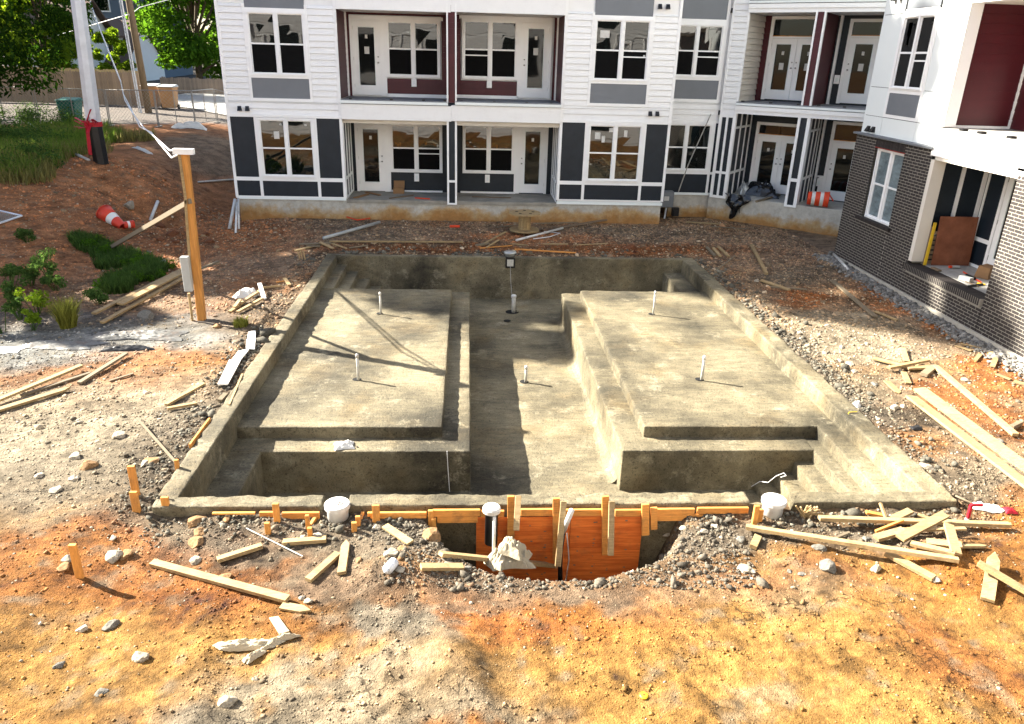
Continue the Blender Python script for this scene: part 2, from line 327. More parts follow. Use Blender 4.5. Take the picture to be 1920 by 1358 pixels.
def foundmat():
    mt, nt, b = _nt('stained_foundation_concrete'); g = node(nt, 'ShaderNodeNewGeometry'); sp = node(nt, 'ShaderNodeSeparateXYZ')
    nt.links.new(g.outputs['Position'], sp.inputs[0])
    n = node(nt, 'ShaderNodeTexNoise'); n.inputs['Scale'].default_value = 1.3; n.inputs['Detail'].default_value = 8; n.inputs['Roughness'].default_value = .7
    nt.links.new(g.outputs['Position'], n.inputs[0])
    ad = node(nt, 'ShaderNodeMath', operation='MULTIPLY_ADD'); ad.inputs[1].default_value = -1.25; nt.links.new(n.outputs['Fac'], ad.inputs[0]); nt.links.new(sp.outputs['Z'], ad.inputs[2])
    rp = node(nt, 'ShaderNodeValToRGB'); e = rp.color_ramp.elements; e[0].position = 0; e[0].color = (.30, .15, .045, 1); e[1].position = .5; e[1].color = (.43, .41, .36, 1)
    mr = node(nt, 'ShaderNodeMapRange'); mr.inputs[1].default_value = -.62; mr.inputs[2].default_value = .2; nt.links.new(ad.outputs[0], mr.inputs[0]); nt.links.new(mr.outputs[0], rp.inputs[0])
    e2 = e.new(.25); e2.color = (.37, .25, .12, 1)
    n2 = node(nt, 'ShaderNodeTexNoise'); n2.inputs['Scale'].default_value = 5; n2.inputs['Detail'].default_value = 8; n2.inputs['Roughness'].default_value = .75
    nt.links.new(g.outputs['Position'], n2.inputs[0]); m2 = node(nt, 'ShaderNodeMapRange'); m2.inputs[1].default_value = .3; m2.inputs[2].default_value = .7; m2.inputs[3].default_value = .72; m2.inputs[4].default_value = 1.2
    nt.links.new(n2.outputs['Fac'], m2.inputs[0])
    vm = node(nt, 'ShaderNodeVectorMath', operation='SCALE'); nt.links.new(rp.outputs[0], vm.inputs[0]); nt.links.new(m2.outputs[0], vm.inputs['Scale'])
    nt.links.new(vm.outputs[0], b.inputs['Base Color']); b.inputs['Roughness'].default_value = .9
    bp = node(nt, 'ShaderNodeBump'); bp.inputs['Distance'].default_value = .008; nt.links.new(n2.outputs['Fac'], bp.inputs['Height']); nt.links.new(bp.outputs[0], b.inputs['Normal'])
    return mt
M['found'] = foundmat()
M['foundtop'] = mat('dirty_slab_concrete', (.27, .25, .21), .9, .25, 2.5, .004, 30)

# ------------------------------------------------------------------ object helpers
def thing(name, label, cat, loc=(0, 0, 0), group=None):
    o = bpy.data.objects.new(name, None); COL.objects.link(o); o.location = loc; o.empty_display_size = .2
    o['label'] = label; o['category'] = cat
    if group: o['group'] = group
    return o
def tag(o, label=None, cat=None, group=None, kind=None):
    if label: o['label'] = label
    if cat: o['category'] = cat
    if group: o['group'] = group
    if kind: o['kind'] = kind
    return o
def rootloc(p):
    v = Vector(p.location)
    return v
def adopt(o, parent):
    if parent is None: return
    o.parent = parent
    p = parent; base = Matrix.Identity(4)
    if p.type == 'EMPTY': o.matrix_parent_inverse = Matrix.Translation(-Vector(p.location))
    else: o.matrix_parent_inverse = (pm(p)).inverted()
def pm(o):
    mb = Matrix.Translation(o.location) @ o.rotation_euler.to_matrix().to_4x4()
    if o.parent: mb = pm(o.parent) @ o.matrix_parent_inverse @ mb
    return mb
def mesh_np(name, V, Fc, material, smooth=False, colors=None):
    """V (n,3); Fc (k,3|4) int array"""
    me = bpy.data.meshes.new(name); V = np.asarray(V, np.float32); Fc = np.asarray(Fc, np.int32); k = Fc.shape[1]
    me.vertices.add(len(V)); me.vertices.foreach_set('co', V.ravel())
    me.loops.add(Fc.size); me.loops.foreach_set('vertex_index', Fc.ravel())
    me.polygons.add(len(Fc)); me.polygons.foreach_set('loop_start', np.arange(0, Fc.size, k, dtype=np.int32))
    me.polygons.foreach_set('loop_total', np.full(len(Fc), k, np.int32))
    me.update(calc_edges=True)
    if smooth: me.polygons.foreach_set('use_smooth', np.ones(len(Fc), bool))
    if colors is not None:
        a = me.color_attributes.new('Col', 'FLOAT_COLOR', 'POINT'); c = np.ones((len(V), 4), np.float32); c[:, :3] = colors
        a.data.foreach_set('color', c.ravel())
    me.materials.append(material); return me
def link(name, me, parent=None):
    o = bpy.data.objects.new(name, me); COL.objects.link(o); adopt(o, parent); return o
class Fr:
    """a wall frame: x along the wall, d into the building, z up"""
    def __init__(s, ox=0., oy=0., ang=0.):
        s.o = np.array([ox, oy, 0.]); s.ang = ang
        s.u = np.array([math.cos(ang), math.sin(ang), 0]); s.n = np.array([-math.sin(ang), math.cos(ang), 0])
    def w(s, p): return s.o+s.u*p[0]+s.n*p[1]+np.array([0, 0, p[2]])
W0 = Fr()
class MB:
    def __init__(s, fr=W0): s.v = []; s.f = []; s.fr = fr
    def _a(s, pts, faces):
        b = len(s.v); s.v += [tuple(s.fr.w(p)) for p in pts]; s.f += [tuple(i+b for i in f) for f in faces]
    BF = [(0, 3, 2, 1), (4, 5, 6, 7), (0, 1, 5, 4), (1, 2, 6, 5), (2, 3, 7, 6), (3, 0, 4, 7)]
    def box(s, x0, x1, y0, y1, z0, z1):
        s._a([(x0, y0, z0), (x1, y0, z0), (x1, y1, z0), (x0, y1, z0), (x0, y0, z1), (x1, y0, z1), (x1, y1, z1), (x0, y1, z1)], s.BF); return s
    def hexa(s, p8): s._a(p8, s.BF); return s
    def bar(s, a, b, w, h, up=(0, 0, 1), tip=0.):
        a = Vector(a); b = Vector(b); d = (b-a).normalized(); up = Vector(up); sx = d.cross(up)
        if sx.length < 1e-4: sx = d.cross(Vector((0, 1, 0)))
        sx.normalize(); uz = sx.cross(d); sx *= w/2; uz *= h/2
        if tip:
            c = b-d*tip
            s._a([a-sx-uz, c-sx-uz, c+sx-uz, a+sx-uz, a-sx+uz, c-sx+uz, c+sx+uz, a+sx+uz, b-uz, b+uz],
                 [(0, 3, 2, 8, 1), (4, 5, 9, 6, 7), (0, 1, 5, 4), (2, 3, 7, 6), (3, 0, 4, 7), (1, 8, 9, 5), (8, 2, 6, 9)])
        else:
            s._a([a-sx-uz, a+sx-uz, b+sx-uz, b-sx-uz, a-sx+uz, a+sx+uz, b+sx+uz, b-sx+uz], s.BF)
        return s
    def tube(s, pts, r, n=8, cap=True):
        pts = [Vector(p) for p in pts]; rs = r if isinstance(r, (list, tuple)) else [r]*len(pts); rings = []
        ref = None
        for i, p in enumerate(pts):
            t = (pts[min(i+1, len(pts)-1)]-pts[max(i-1, 0)]).normalized()
            if ref is None: ref = t.orthogonal().normalized()
            a = (ref-t*ref.dot(t)); a = a.normalized() if a.length > 1e-5 else t.orthogonal().normalized(); ref = a; b = t.cross(a)
            rings.append([p+(a*math.cos(2*math.pi*k/n)+b*math.sin(2*math.pi*k/n))*rs[i] for k in range(n)])
        P = [q for rg in rings for q in rg]; Fs = []
        for i in range(len(pts)-1):
            for k in range(n):
                Fs.append((i*n+k, i*n+(k+1) % n, (i+1)*n+(k+1) % n, (i+1)*n+k))
        if cap: Fs.append(tuple(range(n-1, -1, -1))); Fs.append(tuple((len(pts)-1)*n+k for k in range(n)))
        s._a(P, Fs); return s
    def lathe(s, c, prof, n=20):
        c = Vector(c); P = []; Fs = []
        for r, z in prof:
            for k in range(n): P.append(c+Vector((r*math.cos(2*math.pi*k/n), r*math.sin(2*math.pi*k/n), z)))
        for i in range(len(prof)-1):
            for k in range(n): Fs.append((i*n+k, i*n+(k+1) % n, (i+1)*n+(k+1) % n, (i+1)*n+k))
        if prof[0][0] > 1e-4: Fs.append(tuple(range(n-1, -1, -1)))
        if prof[-1][0] > 1e-4: Fs.append(tuple((len(prof)-1)*n+k for k in range(n)))
        s._a(P, Fs); return s
    def build(s, name, material, parent=None, smooth=False, bevel=0., rot=None):
        me = bpy.data.meshes.new(name); me.from_pydata(s.v, [], s.f); me.update()
        if smooth:
            for p in me.polygons: p.use_smooth = True
        me.materials.append(material); o = link(name, me, parent)
        if bevel:
            b = o.modifiers.new('bevel', 'BEVEL'); b.width = bevel; b.segments = 1; b.limit_method = 'ANGLE'
        return o
_cache = {}
def boxmesh(key, lx, ly, lz, material, taper=0.):
    """a shared box with its origin at the lower front left corner; taper leans the face like a lap board"""
    k = (key, round(lx, 3), round(ly, 3), round(lz, 3), material.name)
    if k not in _cache:
        b = MB(); b.hexa([(0, -taper, 0), (lx, -taper, 0), (lx, ly, 0), (0, ly, 0), (0, 0, lz), (lx, 0, lz), (lx, ly, lz), (0, ly, lz)])
        me = bpy.data.meshes.new(key); me.from_pydata(b.v, [], b.f); me.materials.append(material); _cache[k] = me
    return _cache[k]
def piece(name, me, parent, fr, x, d, z):
    o = bpy.data.objects.new(name, me); COL.objects.link(o)
    o.location = fr.w((x, d, z)); o.rotation_euler = (0, 0, fr.ang); adopt(o, parent); return o
def boards(fr, x0, x1, z0, z1, d, material, parent, name='siding_board', ex=.172):
    """lap siding, each course its own board, randomly butted"""
    z = z0; k = 0
    while z < z1-.02:
        h = min(ex, z1-z)
        piece(name, boxmesh(name, x1-x0, .012, h-(.009 if material is not M['burg'] else .0005), material, .024 if material is not M['burg'] else .012), parent, fr, x0, d, z); z += ex; k += 1

# ================================================================== THE GROUND
def axis(segs):
    out = []
    for a, b, s in segs: out += list(np.arange(a, b-1e-6, s))
    out.append(segs[-1][1]); return np.array(out)
xs = axis([(-600, -200, 50), (-200, -60, 10), (-60, -24, 1.), (-24, -12, .25), (-12, -7, .10), (-7, -4.2, .06), (-4.2, 5.6, .035), (5.6, 10.4, .06), (10.4, 14, .2), (14, 40, 2), (40, 200, 20), (200, 601, 50)])
ys = axis([(-300, -40, 20), (-40, -2, 2.), (-2, 3.4, .3), (3.4, 7.6, .03), (7.6, 9, .05), (9, 20, .07), (20, 28, .12), (28, 50, .3), (50, 90, 2), (90, 300, 15), (300, 901, 60)])
XX, YY = np.meshgrid(xs, ys, indexing='xy'); ZZ = hfun(XX, YY)
ZZ = ZZ+1.2*sm(70, 140, YY)
# soil colours: patches of different earth lying on the site
C_OR = np.array([.32, .125, .026]); C_YE = np.array([.345, .185, .052]); C_RED = np.array([.28, .100, .026]); C_BR = np.array([.40, .175, .075])
C_GR = np.array([.18, .15, .11]); C_DK = np.array([.09, .07, .048]); C_WH = np.array([.38, .315, .22]); C_SILT = np.array([.24, .235, .215]); C_GB = np.array([.30, .205, .135])
PATCH = [  # px, py, radius x, radius y (m), colour, strength
    (960, 440, 6.5, 1.8, C_GB, 1), (600, 440, 3, 1.6, C_GB, 1), (520, 400, 2.4, 1.2, C_GR, .7), (470, 470, 2., 2., C_GB, .9), (1200, 430, 4, 1.4, C_GR, .8), (1450, 470, 3, 1.8, C_GB, .9),
    (980, 468, 5, .5, C_RED*.8, .8), (1180, 462, 2.4, .5, C_RED*.8, .8), (760, 470, 1.5, .3, C_RED*.8, .5), (420, 420, 1.6, 1.4, C_BR, .8), (1000, 425, 1.6, .5, C_BR, .9), (700, 425, 1., .6, C_WH*.6, .4),
    (300, 330, 4, 5, C_BR, 1), (150, 340, 5, 4, C_BR*1.25, 1), (60, 420, 3, 3, C_BR*1.3, .9), (120, 500, 2.2, 2, C_BR*1.25, .9), (380, 400, 1.4, 2.4, C_BR, .9), (300, 420, 1.6, 1.4, C_BR*.8, .9), (395, 320, 1.3, 3, C_GR*1.2, .8),
    (450, 540, .9, .8, C_RED, .7), (420, 585, .8, .7, C_RED*.8, .8), (250, 540, 1.6, 1.1, C_GB, .8), (330, 560, 1.2, .7, C_GB, .7),
    (60, 650, 2.2, .8, C_SILT, 1), (200, 640, 1.8, .6, C_SILT*1.1, .9), (100, 600, 2.2, .5, C_SILT*.8, .8), (310, 610, .8, .5, C_SILT*.8, .7),
    (300, 680, 1.1, .4, C_OR*1.1, .7), (60, 710, 1.2, .35, C_RED*1.2, .6), (200, 760, 1.6, .8, C_WH, .6), (120, 830, 1.7, .9, C_WH*.95, .95), (330, 780, .9, .7, C_WH*.9, .5), (220, 880, 1.3, .5, C_WH*.8, .6), (60, 900, .8, .4, C_GR, .4),
    (60, 990, 1.6, .4, C_YE, .6), (270, 910, .6, .3, C_DK, .8), (300, 840, .35, .6, C_DK*1.2, .7), (370, 790, .5, .6, C_GR, .6), (450, 600, .5, .8, C_GR*1.2, .6), (500, 560, .45, .9, C_GR, .7),
    (430, 960, 2., .3, C_GR, .8), (700, 985, 2., .35, C_GR, .9), (860, 985, .5, .3, C_DK, .7), (1330, 985, .7, .35, C_GR*1.2, .9), (1560, 985, 1., .3, C_DK*1.3, .8), (1700, 975, .7, .25, C_GR, .8),
    (150, 1010, 1.1, .3, C_RED*1.1, .7), (200, 1100, 1.5, .4, C_RED, .7), (480, 1060, 1., .3, C_RED, .6), (800, 1080, .7, .2, C_RED*.9, .5), (660, 1060, .5, .3, C_GR*1.1, .7), (60, 1180, 1.1, .4, C_YE, .6), (300, 1230, 1.2, .35, C_YE*1.05, .9),
    (100, 1300, .8, .3, C_YE, .7), (560, 1180, .5, .2, C_RED, .5), (900, 1160, .6, .3, C_RED*1.25, .85), (850, 1220, .5, .15, C_RED*1.2, .6), (700, 1170, .30, .42, C_GR*.95, 1), (720, 1260, .32, .3, C_GR*1.35, .95), (600, 1320, .95, .24, C_WH*.8, .95), (860, 1330, .6, .26, C_WH*.7, .95), (800, 1130, .5, .1, C_GR*1.4, .7), (420, 1340, .4, .1, C_GR*1.2, .8),
    (1150, 1100, 1.1, .35, C_OR*1.1, .8), (1450, 1100, .9, .3, C_WH*.75, .5), (1000, 1280, 1., .3, C_YE, .8), (1300, 1260, 1.1, .4, C_YE*1.1, .9), (1500, 1200, .9, .4, C_YE*1.1, .8), (1600, 1320, 1., .3, C_YE, .9), (1500, 1080, .7, .15, C_RED, .5), (1850, 1250, .35, .4, C_RED*1.1, .7), (1480, 1300, .3, .15, C_WH, .4),
    (1850, 1060, .5, .5, C_OR*1.1, .8), (1900, 980, .4, .5, C_OR, .6), (1500, 560, .5, .5, C_RED*1.3, .9), (1530, 510, 1.2, .6, C_GR, .7), (1450, 520, .6, .5, C_GR, .8), (1440, 560, .4, .6, C_GR*.8, .7),
    (1620, 600, 1.4, .7, C_WH, .9), (1560, 640, 1., .8, C_WH, .9), (1700, 650, 1.2, .5, C_WH*.95, .7), (1640, 720, .9, .5, C_WH*.8, .6), (1700, 570, .5, 1.5, C_BR*1.1, .9), (1820, 640, .35, 1.1, C_RED*1.4, 1), (1860, 700, .5, .6, C_RED*1.4, .9),
    (1790, 740, .5, .6, C_RED*1.2, .9), (1900, 800, .5, .5, C_RED*1.2, .8), (1700, 780, .7, .35, C_DK*1.2, .9), (1640, 770, .3, .5, C_GR, .8), (1760, 850, .35, .5, C_OR, .7), (1830, 900, .7, .4, C_WH*.7, .8), (1520, 700, .3, 1., C_GR, .8),
    (1100, 1050, 1.3, .35, C_GR*.9, .6), (960, 1085, .9, .2, C_GR, .5)]
def soil(x, y):
    wx = x+1.2*fbm(x, y, .9, 6, 20)+.5*fbm(x, y, 4.2, 4, 22); wy = y+1.2*fbm(x, y, .9, 6, 21)+.5*fbm(x, y, 4.2, 4, 23)
    n = fbm(x, y, .6, 5, 11)
    base = C_OR+(C_YE-C_OR)*np.clip(.5+2.2*n, 0, 1)[..., None]
    base = base+(C_GB-base)*sm(12.5, 15.5, wy)[..., None]*.75
    base = base+(C_WH*.85-base)*(sm(7.2, 8.2, wy)*sm(13.5, 11, wy)*.55)[..., None]; w = np.clip(fbm(x, y, .75, 5, 81)*6-.25, 0, 1)*.55*sm(6.6, 7.6, wy); base = base+(C_OR-base)*w[..., None]
    base = base+(C_BR-base)*(sm(-7, -9, wx)*sm(14, 16, wy))[..., None]
    for px, py, rx, ry, c, s in PATCH:
        p = PC[(px, py)]
        w = np.clip(2.6*s*gauss(wx, wy, p[0], p[1], rx, ry), 0, s)
        base = base+(c-base)*w[..., None]
    d = spoil(x, y); nn = fbm(x, y, 1.6, 4, 30)
    w = sm(.6, .15, d+.9*nn)*.7*(1-.5*sm(9, 6.5, y)); base = base+(C_DK*1.25-base)*w[..., None]
    nf = fbm(x, y, 3.2, 5, 31); base = base*(1+1.15*nf+1.3*fbm(x, y, 11, 3, 35))[..., None]
    w = np.clip(fbm(x, y, 5.5, 4, 33)*5-.55, 0, 1)*.5; base = base+(C_WH*.8-base)*w[..., None]
    alley = sm(36.5, 38.5, y-.35*(x+15))*sm(-8, -11, x)
    base = base+(np.array([.20, .19, .175])-base)*(alley*.9)[..., None]  # alley ground greyed: painted shade on the part left of the pale sheet
    return np.clip(base*.54, .012, .5)
PC = {(p[0], p[1]): G(p[0], p[1], .0 if p[1] > 460 else .3) for p in PATCH}
nx, ny = len(xs), len(ys)
idx = np.arange(nx*ny).reshape(ny, nx)
quads = np.stack([idx[:-1, :-1], idx[:-1, 1:], idx[1:, 1:], idx[1:, :-1]], -1).reshape(-1, 4)
cxq = (XX[:-1, :-1]+XX[1:, 1:]).ravel()/2; cyq = (YY[:-1, :-1]+YY[1:, 1:]).ravel()/2
keep = ~((cxq > PX0+.12) & (cxq < PX1-.12) & (cyq > PY0+.10) & (cyq < PY1-.10))
quads = quads[keep]
Vt = np.stack([XX, YY, ZZ], -1).reshape(-1, 3)
me = mesh_np('ground', Vt, quads, M['earth'], True, soil(XX.ravel(), YY.ravel()))
tag(link('ground', me), kind='structure')

# paler sheet painting the alley slab's sunlit part, draped behind the chain link fence
def drape(name, poly, up, material, n=24, kind='structure'):
    (a, b, c, d) = [np.array(p) for p in poly]; V = []; Fc = []
    for i in range(n+1):
        for j in range(n+1):
            u, v = i/n, j/n; p = (a*(1-u)+b*u)*(1-v)+(d*(1-u)+c*u)*v
            V.append((p[0], p[1], gz(p[0], p[1])+up))
    for i in range(n):
        for j in range(n): Fc.append((i*(n+1)+j, (i+1)*(n+1)+j, (i+1)*(n+1)+j+1, i*(n+1)+j+1))
    o = link(name, mesh_np(name, V, Fc, material, True)); tag(o, kind=kind); return o
drape('alley', [(-19.5, 48.5), (-11.3, 40.5), (-10.5, 57), (-20, 58)], .05, M['alley'])

# gravel: small stones all over the site (nobody could count them)
ico_t = (1+5**.5)/2
IV = np.array([(-1, ico_t, 0), (1, ico_t, 0), (-1, -ico_t, 0), (1, -ico_t, 0), (0, -1, ico_t), (0, 1, ico_t), (0, -1, -ico_t), (0, 1, -ico_t), (ico_t, 0, -1), (ico_t, 0, 1), (-ico_t, 0, -1), (-ico_t, 0, 1)], float)/math.sqrt(1+ico_t**2)
IF = np.array([(0, 11, 5), (0, 5, 1), (0, 1, 7), (0, 7, 10), (0, 10, 11), (1, 5, 9), (5, 11, 4), (11, 10, 2), (10, 7, 6), (7, 1, 8), (3, 9, 4), (3, 4, 2), (3, 2, 6), (3, 6, 8), (3, 8, 9), (4, 9, 5), (2, 4, 11), (6, 2, 10), (8, 6, 7), (9, 8, 1)])
def stones(name, x, y, size, cols, sink=.02):
    n = len(x); z = hfun(x, y)
    jit = 1+.35*(rng.random((n, 12, 1))-.5)*2
    V = IV[None]*jit*(np.stack([rng.uniform(.7, 1.3, n), rng.uniform(.6, 1.1, n), rng.uniform(.4, .85, n)], -1)[:, None]*size[:, None, None])
    a = rng.uniform(0, 2*np.pi, n); b = rng.normal(0, .5, n)
    ca, sa, cb, sb = np.cos(a)[:, None], np.sin(a)[:, None], np.cos(b)[:, None], np.sin(b)[:, None]
    X, Y, Z = V[..., 0], V[..., 1], V[..., 2]; Y, Z = Y*cb-Z*sb, Y*sb+Z*cb; X, Y = X*ca-Y*sa, X*sa+Y*ca
    V = np.stack([X+x[:, None], Y+y[:, None], Z+(z+size*sink)[:, None]], -1).reshape(-1, 3)
    Fc = (IF[None]+12*np.arange(n)[:, None, None]).reshape(-1, 3)
    o = link(name, mesh_np(name, V, Fc, M['gravel'], False, np.repeat(cols, 12, 0))); return o
def outside(x, y):
    ok = ~((x > PX0-.02) & (x < PX1+.02) & (y > PY0-.02) & (y < PY1+.02))
    ok &= ~((y > 24.3) & (x > -7.3) & (x < 6.4)) & ~((y > 25.4) & (x > 6)) & ~(x > 10.25) & ~((x > 8.2) & ((y-25.3)*.788+(x-8.3)*.616 > -.05))
    ok &= np.abs(x-.2) < y*.78+3
    return ok
N = 210000
yy = 3.6+23*rng.random(N)**1.55; xx = rng.uniform(-13, 10.4, N)
ok = outside(xx, yy); xx, yy = xx[ok], yy[ok]
d = spoil(xx, yy); nd = fbm(xx, yy, .8, 4, 40)
dens = .38+1.5*np.clip(nd+.05, 0, 1)+.6*sm(1.1, .2, d)+.55*sm(7.5, 10, yy)*sm(-4.5, -6, xx)*1+.5*sm(6.5, 7.5, xx)*sm(8, 9, yy)+.4*sm(20, 21, yy)
dens = dens*(1-.9*sm(6.6, 5.2, yy+.8*nd*3))*(1-.7*sm(-8, -9.5, xx)*sm(14, 15.5, yy))
dens = dens*(1-.5*((xx > -9) & (xx < -4.5) & (yy > 12.6) & (yy < 15)))
ok = rng.random(len(xx)) < dens*.9; xx, yy = xx[ok], yy[ok]
r = np.hypot(xx, yy)
size = .0075*np.exp(rng.normal(0, .48, len(xx)))*(r/7)**.75*(1+.5*sm(.9, .1, spoil(xx, yy)))
sc = soil(xx, yy); t = rng.random(len(xx))[:, None]
pal = np.where(t < .62, sc*1.45+.01, np.where(t < .76, np.array([.24, .19, .125]), np.where(t < .84, np.array([.13, .11, .08]), np.where(t < .93, sc*.9, np.array([.36, .32, .25])))))
pal = pal*rng.uniform(.75, 1.2, (len(xx), 1)); pal = pal*np.where((yy > 14)[:, None], np.array([[1.15, 1.0, .86]]), 1.)
print('stones', len(xx))
tag(stones('gravel', xx, yy, size, pal), kind='stuff', label='loose crushed gravel and pebbles strewn over the clay', cat='gravel')
# crumbs of the soil itself
N = 95000
yy = 3.5+6.8*rng.random(N)**1.25; xx = rng.uniform(-6.8, 7.4, N); nc = fbm(xx, yy, 1.3, 4, 90)
ok = outside(xx, yy) & (rng.random(N) < np.clip(.16+2.2*nc, .03, .8)); xx, yy = xx[ok], yy[ok]; n = len(xx)
sz = .0050*np.exp(rng.normal(0, .5, n))*(yy/5)**.6; Vc = np.array([(a, b, c) for a in (-1, 1) for b in (-1, 1) for c in (-1, 1)], float)*.8
Vs = Vc[None]*rng.uniform(.45, 1.3, (n, 8, 3))*sz[:, None, None]*np.stack([rng.uniform(.8, 1.5, n), np.ones(n), rng.uniform(.5, .9, n)], -1)[:, None]
a = rng.uniform(0, 6.28, n)[:, None]; X_, Y_ = Vs[..., 0]*np.cos(a)-Vs[..., 1]*np.sin(a), Vs[..., 0]*np.sin(a)+Vs[..., 1]*np.cos(a)
Vs = np.stack([X_+xx[:, None], Y_+yy[:, None], Vs[..., 2]+(hfun(xx, yy)+sz*.25)[:, None]], -1).reshape(-1, 3)
Fs = np.array([(0, 1, 3, 2), (4, 6, 7, 5), (0, 4, 5, 1), (2, 3, 7, 6), (0, 2, 6, 4), (1, 5, 7, 3)]); Fs = (Fs[None]+8*np.arange(n)[:, None, None]).reshape(-1, 4)
o = link('soil_crumbs', mesh_np('soil_crumbs', Vs, Fs, M['gravel'], False, np.repeat(soil(xx, yy)*rng.uniform(.8, 1.6, (n, 1)), 8, 0))); tag(o, 'crumbled clay crumbs scattered over the foreground soil', 'soil', kind='stuff')
# wet grey concrete rebound heaped along the rim
N = 9000
s_ = rng.random(N); side = rng.integers(0, 4, N); off = np.abs(rng.normal(0, .26, N))+.05
x = np.where(side == 0, PX0-off, np.where(side == 1, PX1+off, PX0+s_*(PX1-PX0))); y = np.where(side < 2, PY0+s_*(PY1-PY0), np.where(side == 2, PY0-off*1.1, PY1+off))
ok = (fbm(x, y, 1.1, 3, 50) > -.08) & ~((x > -.6) & (x < 2.9) & (y < PY0)); x, y = x[ok], y[ok]
sz = .012*np.exp(rng.normal(0, .6, len(x)))*(y/9)**.4
g = rng.uniform(.05, .15, (len(x), 1))*np.array([[1, .92, .72]])
tag(stones('concrete_rubble', x, y, sz, g, .35), kind='stuff', label='grey concrete rebound crumbs heaped along the pool rim', cat='rubble')
N = 5200   # steep crumbly sides of the pit and crushed stone along the brick wall
x = rng.uniform(-.9, 3.2, N); y = rng.uniform(6.3, 7.6, N); k = (rng.random(N) < .8)
x2 = 10.22-np.abs(rng.normal(0, .2, 4500)); y2 = rng.uniform(11, 20.3, 4500)
x = np.concatenate([x, x2]); y = np.concatenate([y, y2]); sz = np.concatenate([.010*np.exp(rng.normal(0, .6, N)), .030*np.exp(rng.normal(0, .35, 4500))])
g = np.concatenate([rng.uniform(.05, .16, (N, 1))*np.array([[1, .86, .66]]), rng.uniform(.10, .27, (4500, 1))*np.array([[1, .95, .86]])])
tag(stones('crushed_stone', x, y, sz, g, .3), kind='stuff', label='crushed stone along the brick wall base and in the form pit', cat='gravel')

# ================================================================== THE POOL
def rough_box(x0, x1, y0, y1, z0, z1, step=.09, r=.025, amp=.008, zmin=None):
    """a sprayed-concrete block: welded grid on all faces, rounded edges, position-based roughness"""
    pts = []; quads_ = []; base = 0
    def face(fixed, val, a0, a1, b0, b1, order):
        nonlocal base
        def ax(a, b):
            n = max(2, int((b-a)/step)); t = np.linspace(a, b, n+1); e = [a+r*.3, a+r, b-r, b-r*.3]
            return np.unique(np.concatenate([t, [q for q in e if a < q < b]]))
        A, B = ax(a0, a1), ax(b0, b1); GA, GB = np.meshgrid(A, B, indexing='ij'); P = np.zeros(GA.shape+(3,))
        o = [i for i in range(3) if i != fixed]; P[..., fixed] = val; P[..., o[0]] = GA; P[..., o[1]] = GB
        n, m_ = GA.shape; id_ = np.arange(n*m_).reshape(n, m_)+base; base += n*m_
        q = np.stack([id_[:-1, :-1], id_[1:, :-1], id_[1:, 1:], id_[:-1, 1:]], -1).reshape(-1, 4)
        if order: q = q[:, ::-1]
        pts.append(P.reshape(-1, 3)); quads_.append(q)
    face(2, z1, x0, x1, y0, y1, False); face(1, y0, x0, x1, z0, z1, False); face(1, y1, x0, x1, z0, z1, True)
    face(0, x0, y0, y1, z0, z1, True); face(0, x1, y0, y1, z0, z1, False); face(2, z0, x0, x1, y0, y1, True)
    P = np.concatenate(pts); Q = np.concatenate(quads_)
    key = np.round(P/1e-4).astype(np.int64); _, first, inv = np.unique(key, axis=0, return_index=True, return_inverse=True)
    inv = inv.ravel(); P = P[first]; Q = inv[Q]
    lo = np.array([x0+r, y0+r, z0]); hi = np.array([x1-r, y1-r, z1-r]); C = np.clip(P, lo, hi); D = P-C; L = np.linalg.norm(D, axis=1, keepdims=True)
    P = np.where(L > 1e-9, C+D/np.maximum(L, 1e-9)*r, P)
    nz = fbm(P[:, 0]+P[:, 2]*.7, P[:, 1]+P[:, 2]*.5, 2.3, 4, 60)*1.6; nz2 = fbm(P[:, 0]+P[:, 2]*1.7, P[:, 1]-P[:, 2]*1.3, 9, 3, 61)*1.7
    nrm = np.where(L > 1e-9, D/np.maximum(L, 1e-9), 0)
    P = P+nrm*(amp*(nz+nz2))[:, None]; P[:, 2] += np.where(nrm[:, 2] < .3, 0, amp*.4*nz2)
    return P, Q
pool = thing('swimming_pool', 'raw grey shotcrete swimming pool shell with two raised shelves and a central channel', 'pool', (1.2, 13.7, -1.3))
def pbox(name, *a, label=None, **k):
    P, Q = rough_box(*a, **k); o = link(name, mesh_np(name, P, Q, M['shot'], True), pool)
    if label: o['label'] = label
    return o
IX0, IX1, IY0, IY1 = -3.44, 5.80, 7.92, 19.53
gapA = (G(606, 935).x, G(655, 935).x); gapB = (G(1402, 935).x, G(1482, 935).x)
pbox('rim_wall', PX0, IX0, PY0+.01, PY1-.01, -1.7, 0, amp=.02, step=.06, label='left rim wall')
pbox('rim_wall', IX1, PX1, PY0+.01, PY1-.01, -1.7, 0.003, amp=.02, step=.06, label='right rim wall')
pbox('rim_wall', PX0+.02, PX1-.02, IY1, PY1, -1.7, -.002, amp=.012, label='back rim wall in shade')
for a, b in ((PX0+.02, gapA[0]), (gapA[1], gapB[0]), (gapB[1], PX1-.004)):
    pbox('rim_wall', a, b, PY0, IY0, -1.7, -.001, amp=.02, step=.045, label='front rim wall')
for a, b in (gapA, gapB):
    pbox('skimmer_notch', a-.05, b+.05, PY0+.02, IY0-.03, -1.7, -.15, step=.05)
pbox('pool_floor', IX0-.1, IX1+.1, IY0-.1, IY1+.1, -1.8, -1.15, amp=.02, step=.12, r=.01)
def shelf(x0, x1, lab):
    pbox('shelf', x0, x1, 10.22, 17.42, -1.7, -.262, amp=.012, label=lab)
shelf(IX0-.1, -.375, 'left raised shelf'); shelf(2.74, IX1+.1, 'right raised shelf')
